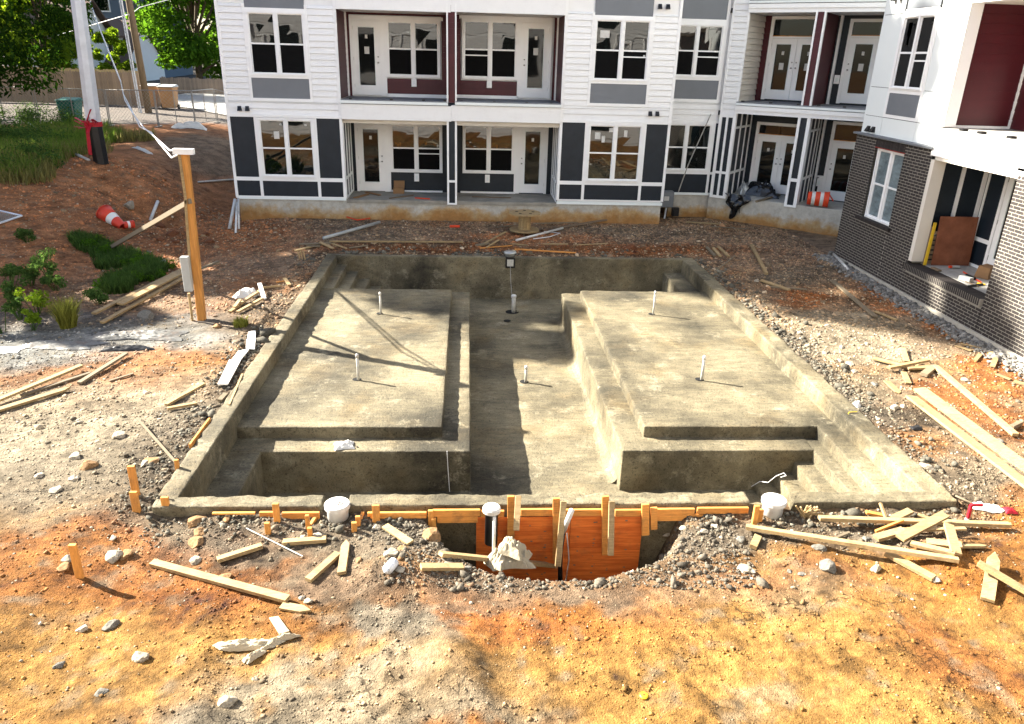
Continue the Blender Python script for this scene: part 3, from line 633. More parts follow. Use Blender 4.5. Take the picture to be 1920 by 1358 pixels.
pbox('bench', IX0-.1, .053, 9.80, 17.84, -1.7, -.45, amp=.012, label='ledge round the left shelf')
pbox('bench', 2.335, 5.3, 9.80, 17.80, -1.7, -.452, amp=.012, label='ledge round the right shelf')
pbox('bench', IX0-.1, -3.0, IY0-.1, 9.9, -1.7, -.456, amp=.012, label='ledge at the front left corner')
for i, (x, z) in enumerate(((5.49, -.262), (5.28, -.458), (5.01, -.65), (4.74, -.845), (4.46, -1.02))):
    pbox('step', x, IX1+.1, IY0-.08, 10.3-.1*i, -1.7, z-.002*i, amp=.005, r=.02)
for i, (x, z) in enumerate(((-3.17, -.232), (-2.885, -.411), (-2.6, -.62), (-2.3, -.82))):
    pbox('step', IX0-.1, x, 17.3, IY1+.08, -1.7, z-.002*i, amp=.005, r=.02)
pbox('seat', 5.32, IX1+.1, 17.2, IY1+.08, -1.7, -.37, amp=.012)
# rounded cove where the channel meets the right bench
cv = MB(); nn = 60
for i in range(nn):
    y0, y1 = 10+7.9*i/nn, 10+7.9*(i+1)/nn
    w0 = .16+.08*math.sin(i*.31)*math.sin(i*.13+1); w1 = .16+.08*math.sin((i+1)*.31)*math.sin((i+1)*.13+1)
    pr = [(0, .42), (-.25, .16), (-.55, .05), (-1, -.01)]
    for (a, za), (b, zb) in zip(pr[:-1], pr[1:]):
        cv._a([(2.345+a*w0, y0, -1.15+za*w0*1.6), (2.345+b*w0, y0, -1.15+zb*w0*1.6), (2.345+b*w1, y1, -1.15+zb*w1*1.6), (2.345+a*w1, y1, -1.15+za*w1*1.6)], [(0, 3, 2, 1)])
cv.build('cove', M['shot'], pool, True)

# standpipes in the floor and shelves
def standpipe(px, py, ty, z, r, lab, cap='round'):
    b = G(px, py, z); h = onY(px, ty, b.y).z-z
    t = thing('standpipe', lab, 'pipe', (b.x, b.y, z), 'capped white pipes standing in the pool')
    q = MB().tube([(b.x, b.y, z-.05), (b.x+.004, b.y, z+h*.5), (b.x, b.y, z+h-.03)], r, 12); q.build('pipe', M['pipe'], t, True)
    MB().lathe((b.x, b.y, z+h-.07), [(r*1.22, 0), (r*1.22, .05), (r*.9, .07), (0, .078)], 12).build('cap', M['pvc'], t, True)
    MB().lathe((b.x-.03, b.y+.03, z), [(r*3.2, .004), (r*3.0, .008), (0, .0085)], 14).build('chipped_hole', M['dark'], t)
standpipe(714, 589, 548, -.26, .022, 'thin white pipe at the back of the left shelf')
standpipe(672, 713, 664, -.26, .024, 'thin white pipe at the front of the left shelf beside the long shadow')
standpipe(1224.5, 590, 546, -.26, .022, 'thin white pipe at the back of the right shelf')
standpipe(1315, 713, 667, -.26, .024, 'thin white pipe at the front of the right shelf')
standpipe(985.6, 717, 686, -1.15, .028, 'short white pipe in the middle of the sunlit channel floor')
standpipe(962.5, 586, 553, -1.15, .055, 'thick capped pipe in the shaded back of the channel')
b = G(951, 602, -1.15)
tag(MB().lathe((b.x, b.y, -1.15), [(.09, .0), (.09, .008), (0, .009)], 16).build('floor_drain_hole', M['dark']), 'small round dark hole in the channel floor by the thick pipe', 'hole')

# skimmers: white round lids on pale cylinders set on the collars
def skimmer(px, py, lab, r=.142, h=.2, z=-.13, kind=0):
    b = G(px, py, z+h)
    t = thing('skimmer', lab, 'skimmer', (b.x, b.y, z))
    MB().lathe((b.x, b.y, z-.2), [(r*.86, 0), (r*.86, h+.13), (r*.9, h+.14), (r*.9, h+.18)], 28).build('body', M['pvc'], t, True)
    MB().lathe((b.x, b.y, z+h-.05), [(r*1.05, 0), (r*1.05, .045), (r*.98, .055), (0, .06)], 28).build('lid', M['pvc'], t, False)
    if kind == 0:
        q = MB()
        for k in range(16):
            a = rng.uniform(0, 6.28); rr = rng.uniform(0, r*.45); c = Vector((b.x+rr*math.cos(a), b.y+rr*math.sin(a), z+h+.014)); s = rng.uniform(.008, .03)
            q.lathe(c, [(s, -.006), (s*.7, .003), (0, .005)], 6)
        q.build('mortar_splash', M['mortar'], t)
    return t
skimmer(632, 944, 'round white skimmer can with a splattered lid, at the front left rim')
skimmer(1452, 936, 'round white skimmer can with a clean lid, at the front right rim', kind=1)
for (a, bq, lab) in ((586, 676, 'low concrete collar slab with wood side forms under the front left skimmer'), (1416, 1500, 'low concrete collar slab under the front right skimmer')):
    p0 = G(a, 988, -.2); p1 = G(bq, 988, -.2)
    t = thing('skimmer_collar', lab, 'concrete collar', ((p0.x+p1.x)/2, 7.4, -.4))
    P, Q = rough_box(p0.x+.02, p1.x-.02, p0.y-.02, PY0+.03, -.55, -.16, step=.05, r=.02, amp=.01); link('slab', mesh_np('slab', P, Q, M['shot'], True), t)
    if a < 1000:
        MB().bar((p0.x, p0.y-.05, -.19), (p0.x+.06, PY0-.02, -.14), .035, .16).build('side_form', M['form'], t); MB().bar((p1.x, p1.y-.05, -.19), (p1.x+.02, PY0-.02, -.14), .035, .16).build('side_form', M['form'], t)

# back skimmer
b = onY(957, 484, IY1-.02)
t = thing('skimmer', 'small white skimmer with bright foil wrap set in the back rim', 'skimmer', (b.x, IY1, -.2))
MB().box(b.x-.13, b.x+.13, IY1-.03, IY1+.1, -.28, .0).build('mouth_frame', M['black'], t)
MB().box(b.x-.085, b.x+.085, IY1-.045, IY1-.02, -.23, -.05).build('mouth', M['pipe'], t)
MB().lathe((b.x, IY1+.16, -.02), [(.12, 0), (.12, .09), (.17, .10), (.16, .14), (0, .15)], 18).build('wrapped_lid', M['silver'], t, True)
MB().tube([(b.x, IY1-.05, -.2), (b.x+.01, 19.2, -.6), (b.x+.05, 18.6, -1.1)], .006, 5).build('hanging_cord', M['steel'], t)

# ================================================================== FRONT FORMWORK
fw = thing('plywood_form', 'orange red plywood and lumber formwork bowed against the front of the pool', 'formwork', (1.2, 7.6, -.9))
YF_ = PY0-.03
x0 = onY(893, 950, YF_).x; x1 = onY(1208, 950, YF_).x
cuts = [x0, onY(1068, 1000, YF_).x, x1]
for i in range(2):
    MB().box(cuts[i]+.003, cuts[i+1]-.003, YF_-.02, YF_, -1.15, -.16).build('plywood_sheet', M['formply'], fw)
kn = MB()
for i in range(46):
    kx = rng.uniform(x0+.05, x1-.05); kx = x0+.05+round((kx-x0)/.2)*.2+rng.normal(0, .015); kz = rng.uniform(-1., -.2); rr_ = rng.uniform(.006, .016)
    kn._a([(kx+rr_*math.cos(a)*1.3, YF_-.0215, kz+rr_*math.sin(a)*.8) for a in np.linspace(0, 6.283, 9)[:-1]], [tuple(range(8))])
tag(kn.build('knots', M['oldwood'], fw), kind='stuff')
def wal(a, b, z0, z1, dd=0.0, nm='waler'):
    xa = onY(a, 955, YF_).x; xb = onY(b, 955, YF_).x
    MB().box(xa, xb, YF_-.062-dd, YF_-.024-dd, z0, z1).build(nm, M['form'], fw, bevel=.003)
wal(690, 800, -.13, -.05); wal(812, 900, -.11, -.02); wal(820, 896, -.20, -.115, -.002); wal(901, 945, -.12, -.04); wal(976, 1036, -.11, -.02); wal(1058, 1128, -.12, -.03); wal(1152, 1208, -.13, -.04)
wal(1222, 1300, -.11, -.03); wal(1305, 1400, -.10, -.02); wal(1222, 1318, -.2, -.115, -.002); wal(400, 480, -.06, -.035); wal(488, 515, -.1, -.03); wal(530, 600, -.13, -.04)
def post(px, top, bot, w=.085, lean=0, name='form_post', Y=YF_-.085, tk=.038):
    a = onY(px, bot, Y); c = onY(px+lean, top, Y); MB().bar(a, c, w, tk, up=(0, 1, 0)).build(name, M['form'], fw, bevel=.003)
post(958, 930, 1030); post(1043, 934, 1050, lean=0); post(1135, 930, 1040, lean=0); post(1210, 945, 1003, w=.09); post(1226, 952, 992, w=.08)
for a, b_, c, d_ in ((1046, 1062, 1057, 940), (968, 995, 972, 930), (1145, 1042, 1147, 940)):
    p = onY(a, b_, YF_-.42); q = onY(c, d_, YF_-.13); MB().bar(p, q, .036, .07, up=(1, 0, 0)).build('kicker_brace', M['lumber'], fw, bevel=.003)

# third skimmer standing on its pipe in the pit
b = onY(922, 950, YF_-.28)
t = thing('skimmer_canister', 'white lidded black skimmer canister on a pipe in front of the orange plywood', 'skimmer', (b.x, b.y, -.9))
MB().lathe((b.x, b.y, b.z-.5), [(.075, 0), (.075, .44), (.09, .45)], 20).build('body', M['black'], t, True)
MB().lathe((b.x, b.y, b.z-.07), [(.095, 0), (.105, .01), (.105, .05), (.09, .07), (0, .075)], 24).build('lid', M['pvc'], t)
MB().tube([(b.x+.03, b.y-.09, b.z-.08), (b.x+.03, b.y-.09, b.z-.75)], .02, 10).build('side_pipe', M['pvc'], t, True)
b = onY(1072, 957, YF_-.3); e = onY(1056, 997, YF_-.2)
t = thing('stub_pipe', 'slanted white stub pipe with a collar in front of the orange plywood', 'pipe', (e.x, e.y, -.8))
MB().tube([b, e], .032, 12).build('pipe', M['pvc'], t, True)
MB().tube([e, (e.x-.02, e.y, e.z-.3), (e.x, e.y-.02, -1.0)], .03, 10).build('lower_pipe', M['black'], t, True)
MB().tube([(e.x+.03, e.y-.1, e.z+.05), (e.x+.06, e.y-.2, -.5), (e.x+.02, e.y-.2, -1.0)], .006, 6).build('rebar_tie', M['steel'], t)

# ================================================================== BUILDING HELPERS
def window(fr, parent, x0, x1, z0, z1, d, cols=2, trim=.07, rail=.5, low=None, film=False, nm='window', slide=(), screen=False):
    """frame (trim boards) with mullion, meeting rails; panes are sub-parts of the frame"""
    f = MB(fr); t = trim; dd = d-.035
    f.box(x0, x1, dd, d+.05, z1-t, z1).box(x0, x1, dd, d+.05, z0, z0+t).box(x0, x0+t, dd, d+.05, z0+t, z1-t).box(x1-t, x1, dd, d+.05, z0+t, z1-t)
    f.box(x0+t-.02, x1-t+.02, dd-.02, d+.0, z0+t*.55, z0+t*.95)
    w = (x1-x0-2*t); m = .09; cw = (w-(cols-1)*m)/cols
    for c in range(1, cols): f.box(x0+t+c*cw+(c-1)*m, x0+t+c*cw+c*m, dd+.005, d+.05, z0+t, z1-t)
    fo = f.build(nm, M['trim'], parent)
    zm = z0+t+(z1-z0-2*t)*rail
    gl = M['film'] if film else M['glass']
    for c in range(cols):
        a = x0+t+c*(cw+m); b = a+cw
        s = MB(fr); s.box(a, b, d+.0, d+.045, zm-.022, zm+.022)
        for q in (a, b-.028): s.box(q, q+.028, d+.004, d+.045, z0+t, z1-t)
        s.box(a, b, d+.006, d+.045, z1-t-.028, z1-t).box(a, b, d+.006, d+.045, z0+t, z0+t+.03)
        if c in slide: s.box(a, b, d+.008, d+.045, zm-.19, zm-.155)
        s.build('sash', M['trim'], fo)
        for (p, q, k) in ((zm+.022, z1-t-.028, 0), (z0+t+.03, zm-.022, 1)):
            off = random.uniform(-.004, .004)
            g = MB(fr); y = d+.025 if k == 0 else d+.034
            g.hexa([(a+.028, y, p), (b-.028, y+off, p), (b-.028, y+.006+off, p), (a+.028, y+.006, p), (a+.028, y+off, q), (b-.028, y, q), (b-.028, y+.006, q), (a+.028, y+.006+off, q)])
            g.build('pane', M['screen'] if (k == 1 and screen) else gl, fo)
    return fo
def sticker(fr, parent, x, z, d, w=.06, h=.05, mt=None):
    MB(fr).box(x, x+w, d, d+.0015, z, z+h).build('window_sticker', mt or M['paper'], parent)
def door(fr, parent, x0, x1, z0, z1, d, hinge='l', panes=True, notes=True):
    s = MB(fr); st = .155*(x1-x0)/.85
    s.box(x0, x1, d, d+.045, z0+.02, z0+.30).box(x0, x1, d, d+.045, z1-.16, z1-.005).box(x0, x0+st, d, d+.045, z0+.30, z1-.16).box(x1-st, x1, d, d+.045, z0+.30, z1-.16)
    do = s.build('door', M['trim'], parent)
    r = MB(fr); a, b, p, q = x0+st, x1-st, z0+.30, z1-.16; e = .022
    r.box(a, b, d-.010, d+.03, p, p+e).box(a, b, d-.010, d+.03, q-e, q).box(a, a+e, d-.010, d+.03, p+e, q-e).box(b-e, b, d-.010, d+.03, p+e, q-e).build('glazing_bead', M['panelw'], do)
    MB(fr).box(a+e, b-e, d+.012, d+.02, p+e, q-e).build('pane', M['door_glass'], do)
    hx = x1-.065 if hinge == 'l' else x0+.065
    k = MB(fr)
    c = fr.w((hx, d-.03, z0+1.0)); k2 = MB().lathe(c, [(.0, -.028), (.024, -.018), (.03, 0), (.024, .018), (0, .028)], 10); k2.build('handle', M['steel'], do, True)
    c = fr.w((hx, d-.012, z0+1.17)); MB().lathe(c, [(0, -.024), (.022, -.014), (.024, .012), (0, .024)], 10).build('deadbolt', M['steel'], do, True)
    for hz in (.25, 1.05, z1-z0-.25):
        xx_ = x0-.008 if hinge == 'l' else x1-.004
        MB(fr).box(xx_, xx_+.014, d-.008, d+.004, z0+hz, z0+hz+.1).build('hinge', M['steel'], do)
    if notes:
        sticker(fr, do, (a+b)/2-.04, z1-.5, d+.008, .08, .11)
        if z0 > 3: sticker(fr, do, (a+b)/2-.07, z1-.95, d+.008, .15, .21)
    return do
def rect(fr, x0, x1, z0, z1, d0, d1, name, mt, parent): return MB(fr).box(x0, x1, d0, d1, z0, z1).build(name, mt, parent)
def ventpair(fr, parent, xs_, z, d):
    for x in xs_:
        v = MB(fr); v.hexa([(x, d-.11, z-.05), (x+.12, d-.11, z-.05), (x+.12, d, z-.05), (x, d, z-.05), (x+.01, d-.04, z+.09), (x+.11, d-.04, z+.09), (x+.11, d, z+.09), (x+.01, d, z+.09)])
        v.build('vent_hood', M['black'], parent)
def outlet(fr, parent, x, z, d):
    o = rect(fr, x-.08, x+.08, z-.13, z+.13, d-.03, d, 'outlet_block', M['trim'], parent)
    MB(fr).box(x-.035, x+.035, d-.05, d-.031, z-.07, z+.05).build('outlet_cover', M['panelw'], o)
A_ = Fr(0, 24.3, 0)                      # centre facade
B_ = Fr(8.3, 25.4, math.radians(-38))    # angled wing
C_ = Fr(10.3, 0, math.radians(-90))      # brick building: x along = -Y

# ================================================================== CENTRE BUILDING
cb = thing('apartment_building', 'white lap-sided apartment building with navy ground floor panels, burgundy balconies facing the pool', 'building', (0, 27, 0))
def centre():
    fr = A_; P = cb
    rect(fr, -7.22, 6.30, -.6, .57, .03, 1.2, 'foundation_wall', M['found'], P)
    rect(fr, -7.25, -3.86, .57, .645, -.02, .05, 'base_flashing', M['panelw'], P); rect(fr, 2.87, 6.33, .57, .665, -.02, .05, 'base_flashing', M['panelw'], P)
    # body of the building, set behind every face piece
    core = MB(fr); core.box(-7.24, -3.90, .03, 12, .60, 13.4).box(2.90, 6.28, .03, 12, .60, 13.4).box(-3.9, 2.9, 1.66, 12, .60, 13.4).box(-3.9, 2.9, .03, 1.66, 6.66, 13.4)
    core.build('wall', M['siding'], P)
    rect(fr, -7.4, 6.5, 13.4, 13.9, -.12, 12.1, 'roof_parapet', M['trim'], P)
    # ground floor: navy panels in a white grid
    def grid(x0, x1, wx0, wx1, dz=0.):
        T = MB(fr); a, b = .645+dz, 3.05+dz
        xsn = [x0, wx0-.09, wx1, x1-.10]
        T.box(x0, x0+.085, -.025, .03, a, b); T.box(x1-.085, x1, -.025, .03, a, b)
        T.box(wx0-.09, wx0, -.022, .03, a, b); T.box(wx1, wx1+.09, -.022, .03, a, b)
        zz = 1.145+dz
        T.box(x0+.085, wx0-.09, -.018, .03, zz, zz+.115); T.box(wx0, wx1, -.018, .03, zz, zz+.10); T.box(wx1+.09, x1-.085, -.018, .03, zz, zz+.115)
        T.box(x0+.085, wx0-.09, -.018, .03, a, a+.03); T.box(wx0, wx1, -.018, .03, a, a+.03); T.box(wx1+.09, x1-.085, -.018, .03, a, a+.03)
        T.build('trim_grid', M['trim'], P)
        for (p, q) in ((x0+.085, wx0-.09), (wx1+.09, x1-.085)):
            rect(fr, p, q, zz+.115, b, -.005, .028, 'navy_panel', M['navy'], P); rect(fr, p, q, a+.03, zz, -.005, .028, 'navy_panel', M['navy'], P)
        rect(fr, wx0, wx1, a+.03, zz, -.005, .028, 'navy_panel', M['navy'], P)
    grid(-7.30, -3.85, -6.42, -4.72); grid(2.85, 6.35, 3.74, 5.50, .055)
    w = window(fr, P, -6.42, -4.72, 1.245, 3.04, -.01); sticker(fr, w, -5.75, 2.82, .01); sticker(fr, w, -5.0, 2.82, .01); sticker(fr, w, -5.95, 2.42, .01, .16, .22, M['leafp'] if 'leafp' in M else M['paper'])
    w = window(fr, P, 3.74, 5.50, 1.30, 3.10, -.01); sticker(fr, w, 3.98, 2.62, .01, .17, .2); sticker(fr, w, 4.2, 2.52, .01, .1, .2); sticker(fr, w, 4.42, 2.84, .01, .16, .12); sticker(fr, w, 4.9, 2.7, .01, .1, .2)
    # bands, siding and grey panels
    for (x0, x1, wx0, wx1, dz) in ((-7.30, -3.85, -6.46, -4.76, 0.), (2.85, 6.35, 3.74, 5.48, .09)):
        rect(fr, x0, x1, 3.05+dz*.6, 3.13+dz*.6, -.04, .03, 'band_board', M['trim'], P)
        for fl in range(3):
            s0 = 3.05*fl; zb, zt = 3.13+dz*.6+s0, 3.13+dz*.6+3.05+s0
            if fl == 0: zb = 3.13+dz*.6
            boards(fr, x0+.085, x1-.085, zb, 3.51+dz+s0, -.002, M['siding'], P) if fl == 0 else None
            top = 3.51+dz
            n0 = zb+.172*2.21
            boards(fr, x0+.085, wx0-.075, 3.51+dz+s0, zt, -.002, M['siding'], P); boards(fr, wx1+.075, x1-.085, 3.51+dz+s0, zt, -.002, M['siding'], P)
            T = MB(fr); T.box(wx0-.075, wx0, -.035, .03, 3.51+dz+s0, zt); T.box(wx1, wx1+.075, -.035, .03, 3.51+dz+s0, zt); T.box(wx0, wx1, -.035, .03, 3.51+dz+s0, 3.60+dz+s0); T.box(wx0, wx1, -.034, .03, 4.17+dz+s0, 4.225+dz+s0); T.box(wx0, wx1, -.034, .03, 6.005+dz+s0, 6.07+dz+s0)
            T.build('window_surround', M['trim'], P)
            rect(fr, wx0, wx1, 3.60+dz+s0, 4.17+dz+s0, -.012, .028, 'grey_panel', M['grey'], P)
            w = window(fr, P, wx0, wx1, 4.225+dz+s0, 6.005+dz+s0, -.012, slide=(1,) if dz and fl == 0 else (), screen=True)
            if fl == 0 and dz: sticker(fr, w, wx0+.2, 5.55, .008, .28, .2); sticker(fr, w, wx0+1.55, 4.95+.1, .008, .07, .05)
            rect(fr, wx0, wx1, 6.07+dz+s0, 3.51+dz+s0+3.05, -.012, .028, 'grey_panel', M['grey'], P)
        for q in (x0, x1-.085): rect(fr, q, q+.085, 3.13+dz*.6, 13.4, -.03, .03, 'corner_board', M['trim'], P)
    ventpair(fr, P, (-6.95, -6.72), 3.27, -.01); ventpair(fr, P, (5.6, 5.82), 3.40, -.01); ventpair(fr, P, (5.6, 5.84), 6.42, -.01); ventpair(fr, P, (-7.0, -6.75), 6.36, -.01)
    # the left end wall, seen from a step aside
    rect(Fr(-7.24, 36.3, math.radians(-90)), 0, 12, .6, 13.4, -.06, -.002, 'end_wall', M['siding'], P)
    # recess: slabs, fascias, ceilings
    rect(fr, -3.845, 2.865, .50, .604, -.008, 1.66, 'ground_slab', M['foundtop'], P)
    for s0 in (0, 3.05):
        rect(fr, -3.84, -.62, 3.50+s0, 3.63+s0, -.10, 1.66, 'balcony_slab', M['deck'], P); rect(fr, -.38, 2.85, 3.53+s0, 3.655+s0, -.10, 1.66, 'balcony_slab', M['deck'], P)
        rect(fr, -3.86, -.61, 3.52+s0, 3.60+s0, -.135, -.102, 'slab_edge', M['panelw'], P); rect(fr, -.40, 2.86, 3.54+s0, 3.62+s0, -.135, -.102, 'slab_edge', M['panelw'], P)
        rect(fr, -3.85, -.52, 3.05+s0, 3.495+s0, -.09, 1.66, 'fascia', M['siding'], P); rect(fr, -.515, 2.85, 3.07+s0, 3.525+s0, -.09, 1.66, 'fascia', M['siding'], P)
    rect(fr, -3.84, 2.84, 6.20, 6.26, .1, 1.66, 'soffit', M['soffit'], P)
    rect(fr, -3.86, 2.86, 6.26, 6.60, -.07, .1, 'soffit_beam', M['trim'], P)
    for (a, b) in ((-3.86, -.0),): pass
    for x in (-3.2, -2.3, -1.45): pass
    for x in (-3.6, -2.37, -1.4, -.75, -.25, .75, 1.75, 2.5): MB(fr).box(x, x+.09, -.07, .02, 3.632, 3.672).build('rail_anchor', M['black'], P)
    # burgundy side walls, back wall and the mid post on the balcony storey
    L = Fr(-3.86, 24.3, math.radians(90)); R_ = Fr(2.86, 25.92, math.radians(-90)); Mid = Fr(-.38, 24.3, math.radians(90)); Mid2 = Fr(-.62, 25.92, math.radians(-90))
    boards(L, .06, 1.6, 3.64, 6.2, .0, M['burg'], P, 'burgundy_board'); boards(R_, .0, 1.56, 3.66, 6.2, .0, M['burg'], P, 'burgundy_board')
    boards(fr, -3.84, -3.72, 3.64, 6.2, 1.60, M['burg'], P, 'burgundy_board'); boards(fr, -3.72, -.62, 6.04, 6.2, 1.60, M['burg'], P, 'burgundy_board'); boards(fr, -2.63, -.85, 3.74, 4.20, 1.60, M['burg'], P, 'burgundy_board'); boards(fr, -.85, -.62, 3.64, 6.04, 1.60, M['burg'], P, 'burgundy_board')
    boards(fr, -.38, -.24, 3.66, 6.2, 1.60, M['burg'], P, 'burgundy_board'); boards(fr, -.24, 1.62, 3.76, 4.2, 1.60, M['burg'], P, 'burgundy_board'); boards(fr, -.24, 2.84, 6.12, 6.24, 1.60, M['burg'], P, 'burgundy_board'); boards(fr, 2.72, 2.84, 3.66, 6.12, 1.60, M['burg'], P, 'burgundy_board')
    rect(fr, -.60, -.40, 3.64, 6.26, .02, 1.66, 'partition_core', M['burg'], P)
    boards(fr, -.595, -.405, 3.60, 6.30, -.075, M['burg'], P, 'burgundy_board')
    rect(fr, -.65, -.605, 3.60, 6.34, -.10, .02, 'post_trim', M['trim'], P); rect(fr, -.395, -.35, 3.60, 6.34, -.10, .02, 'post_trim', M['trim'], P)
    rect(fr, -3.90, -3.855, 3.6, 6.3, -.04, .03, 'opening_trim', M['trim'], P); rect(fr, 2.855, 2.90, 3.6, 6.3, -.04, .03, 'opening_trim', M['trim'], P)
    rect(fr, -3.855, -3.80, 3.64, 6.2, 1.53, 1.60, 'inner_corner_trim', M['trim'], P); rect(fr, 2.80, 2.85, 3.66, 6.2, 1.53, 1.60, 'inner_corner_trim', M['trim'], P)
    rect(fr, -2.62, -.62, 3.635, 3.74, 1.56, 1.62, 'skirt_board', M['trim'], P); rect(fr, -.38, 1.62, 3.66, 3.76, 1.56, 1.62, 'skirt_board', M['trim'], P)
    def unit(dx0, dx1, wx0, wx1, z0, dz1, wz0, wz1, ftop, hinge, sl=()):
        T = MB(fr); lo, hi = min(dx0, wx0)-.09, max(dx1, wx1)+.09
        T.box(lo, hi, 1.555, 1.62, ftop-.10, ftop)
        if dx0 < wx0: a, b = dx0-.09, dx1+.09; T.box(a, dx0, 1.56, 1.62, z0, ftop-.1); T.box(dx1, wx0, 1.56, 1.62, z0, ftop-.1); T.box(dx0, dx1, 1.565, 1.62, dz1, ftop-.1)
        else: T.box(dx1, dx1+.09, 1.56, 1.62, z0, ftop-.1); T.box(wx1, dx0, 1.56, 1.62, z0, ftop-.1); T.box(dx0, dx1, 1.565, 1.62, dz1, ftop-.1)
        T.build('door_frame', M['trim'], P)
        door(fr, P, dx0, dx1, z0, dz1, 1.585, hinge)
        window(fr, P, wx0, wx1, wz0, wz1-.09, 1.575, slide=sl, screen=True)
    unit(-3.63, -2.79, -2.60, -.89, 3.66, 5.86, 4.235, 6.02, 6.02, 'l'); unit(1.73, 2.57, -.20, 1.58, 3.70, 5.96, 4.24, 6.11, 6.11, 'r', (0,))
    outlet(fr, P, -1.74, 4.10, 1.56); outlet(fr, P, .68, 4.12, 1.56)
    # ground floor recess
    rect(fr, -3.86, 2.86, 2.93, 3.05, .1, 1.66, 'lower_soffit', M['soffit'], P)
    rect(fr, -3.84, 2.84, .60, 3.0, 1.62, 1.655, 'back_panel', M['navy'], P)
    unit(-3.63, -2.79, -2.58, -.85, .60, 2.80, 1.26, 2.92, 2.92, 'l', (1,)); unit(1.74, 2.58, -.18, 1.56, .62, 2.84, 1.27, 2.95, 2.95, 'r')
    rect(fr, -2.70, -.86, .60, .66, 1.57, 1.62, 'sill_board', M['trim'], P); rect(fr, -.25, 1.62, .60, .66, 1.57, 1.62, 'sill_board', M['trim'], P)
    outlet(fr, P, -1.72, 1.10, 1.56); outlet(fr, P, .66, 1.10, 1.56)
    for F_, x0, x1 in ((L, .05, 1.6), (R_, .0, 1.56)):
        rect(F_, x0, x1, .62, 2.93, .0, .03, 'side_panel', M['navy'], P)
        T = MB(F_)
        for q in (x0, x0+.5, x0+1.0, x1-.06): T.box(q, q+.06, -.03, -.001, .66, 2.93)
        T.box(x0, x1, -.026, -.001, 1.2, 1.28); T.box(x0, x1, -.026, -.001, .62, .68); T.build('side_trim', M['trim'], P)
    T = MB(fr); T.box(-.655, -.595, -.05, .2, .50, 3.06); T.box(-.405, -.345, -.05, .2, .50, 3.06); T.box(-.595, -.405, -.045, .2, 1.20, 1.27); T.box(-.595, -.405, -.045, .2, .50, .55); T.build('post_trim', M['trim'], P)
    rect(fr, -.59, -.41, .55, 3.05, -.02, .2, 'post_panel', M['navy'], P)
    rect(fr, -.59, -.41, .6, 3.05, .2, 1.62, 'lower_partition', M['navy'], P)
centre()

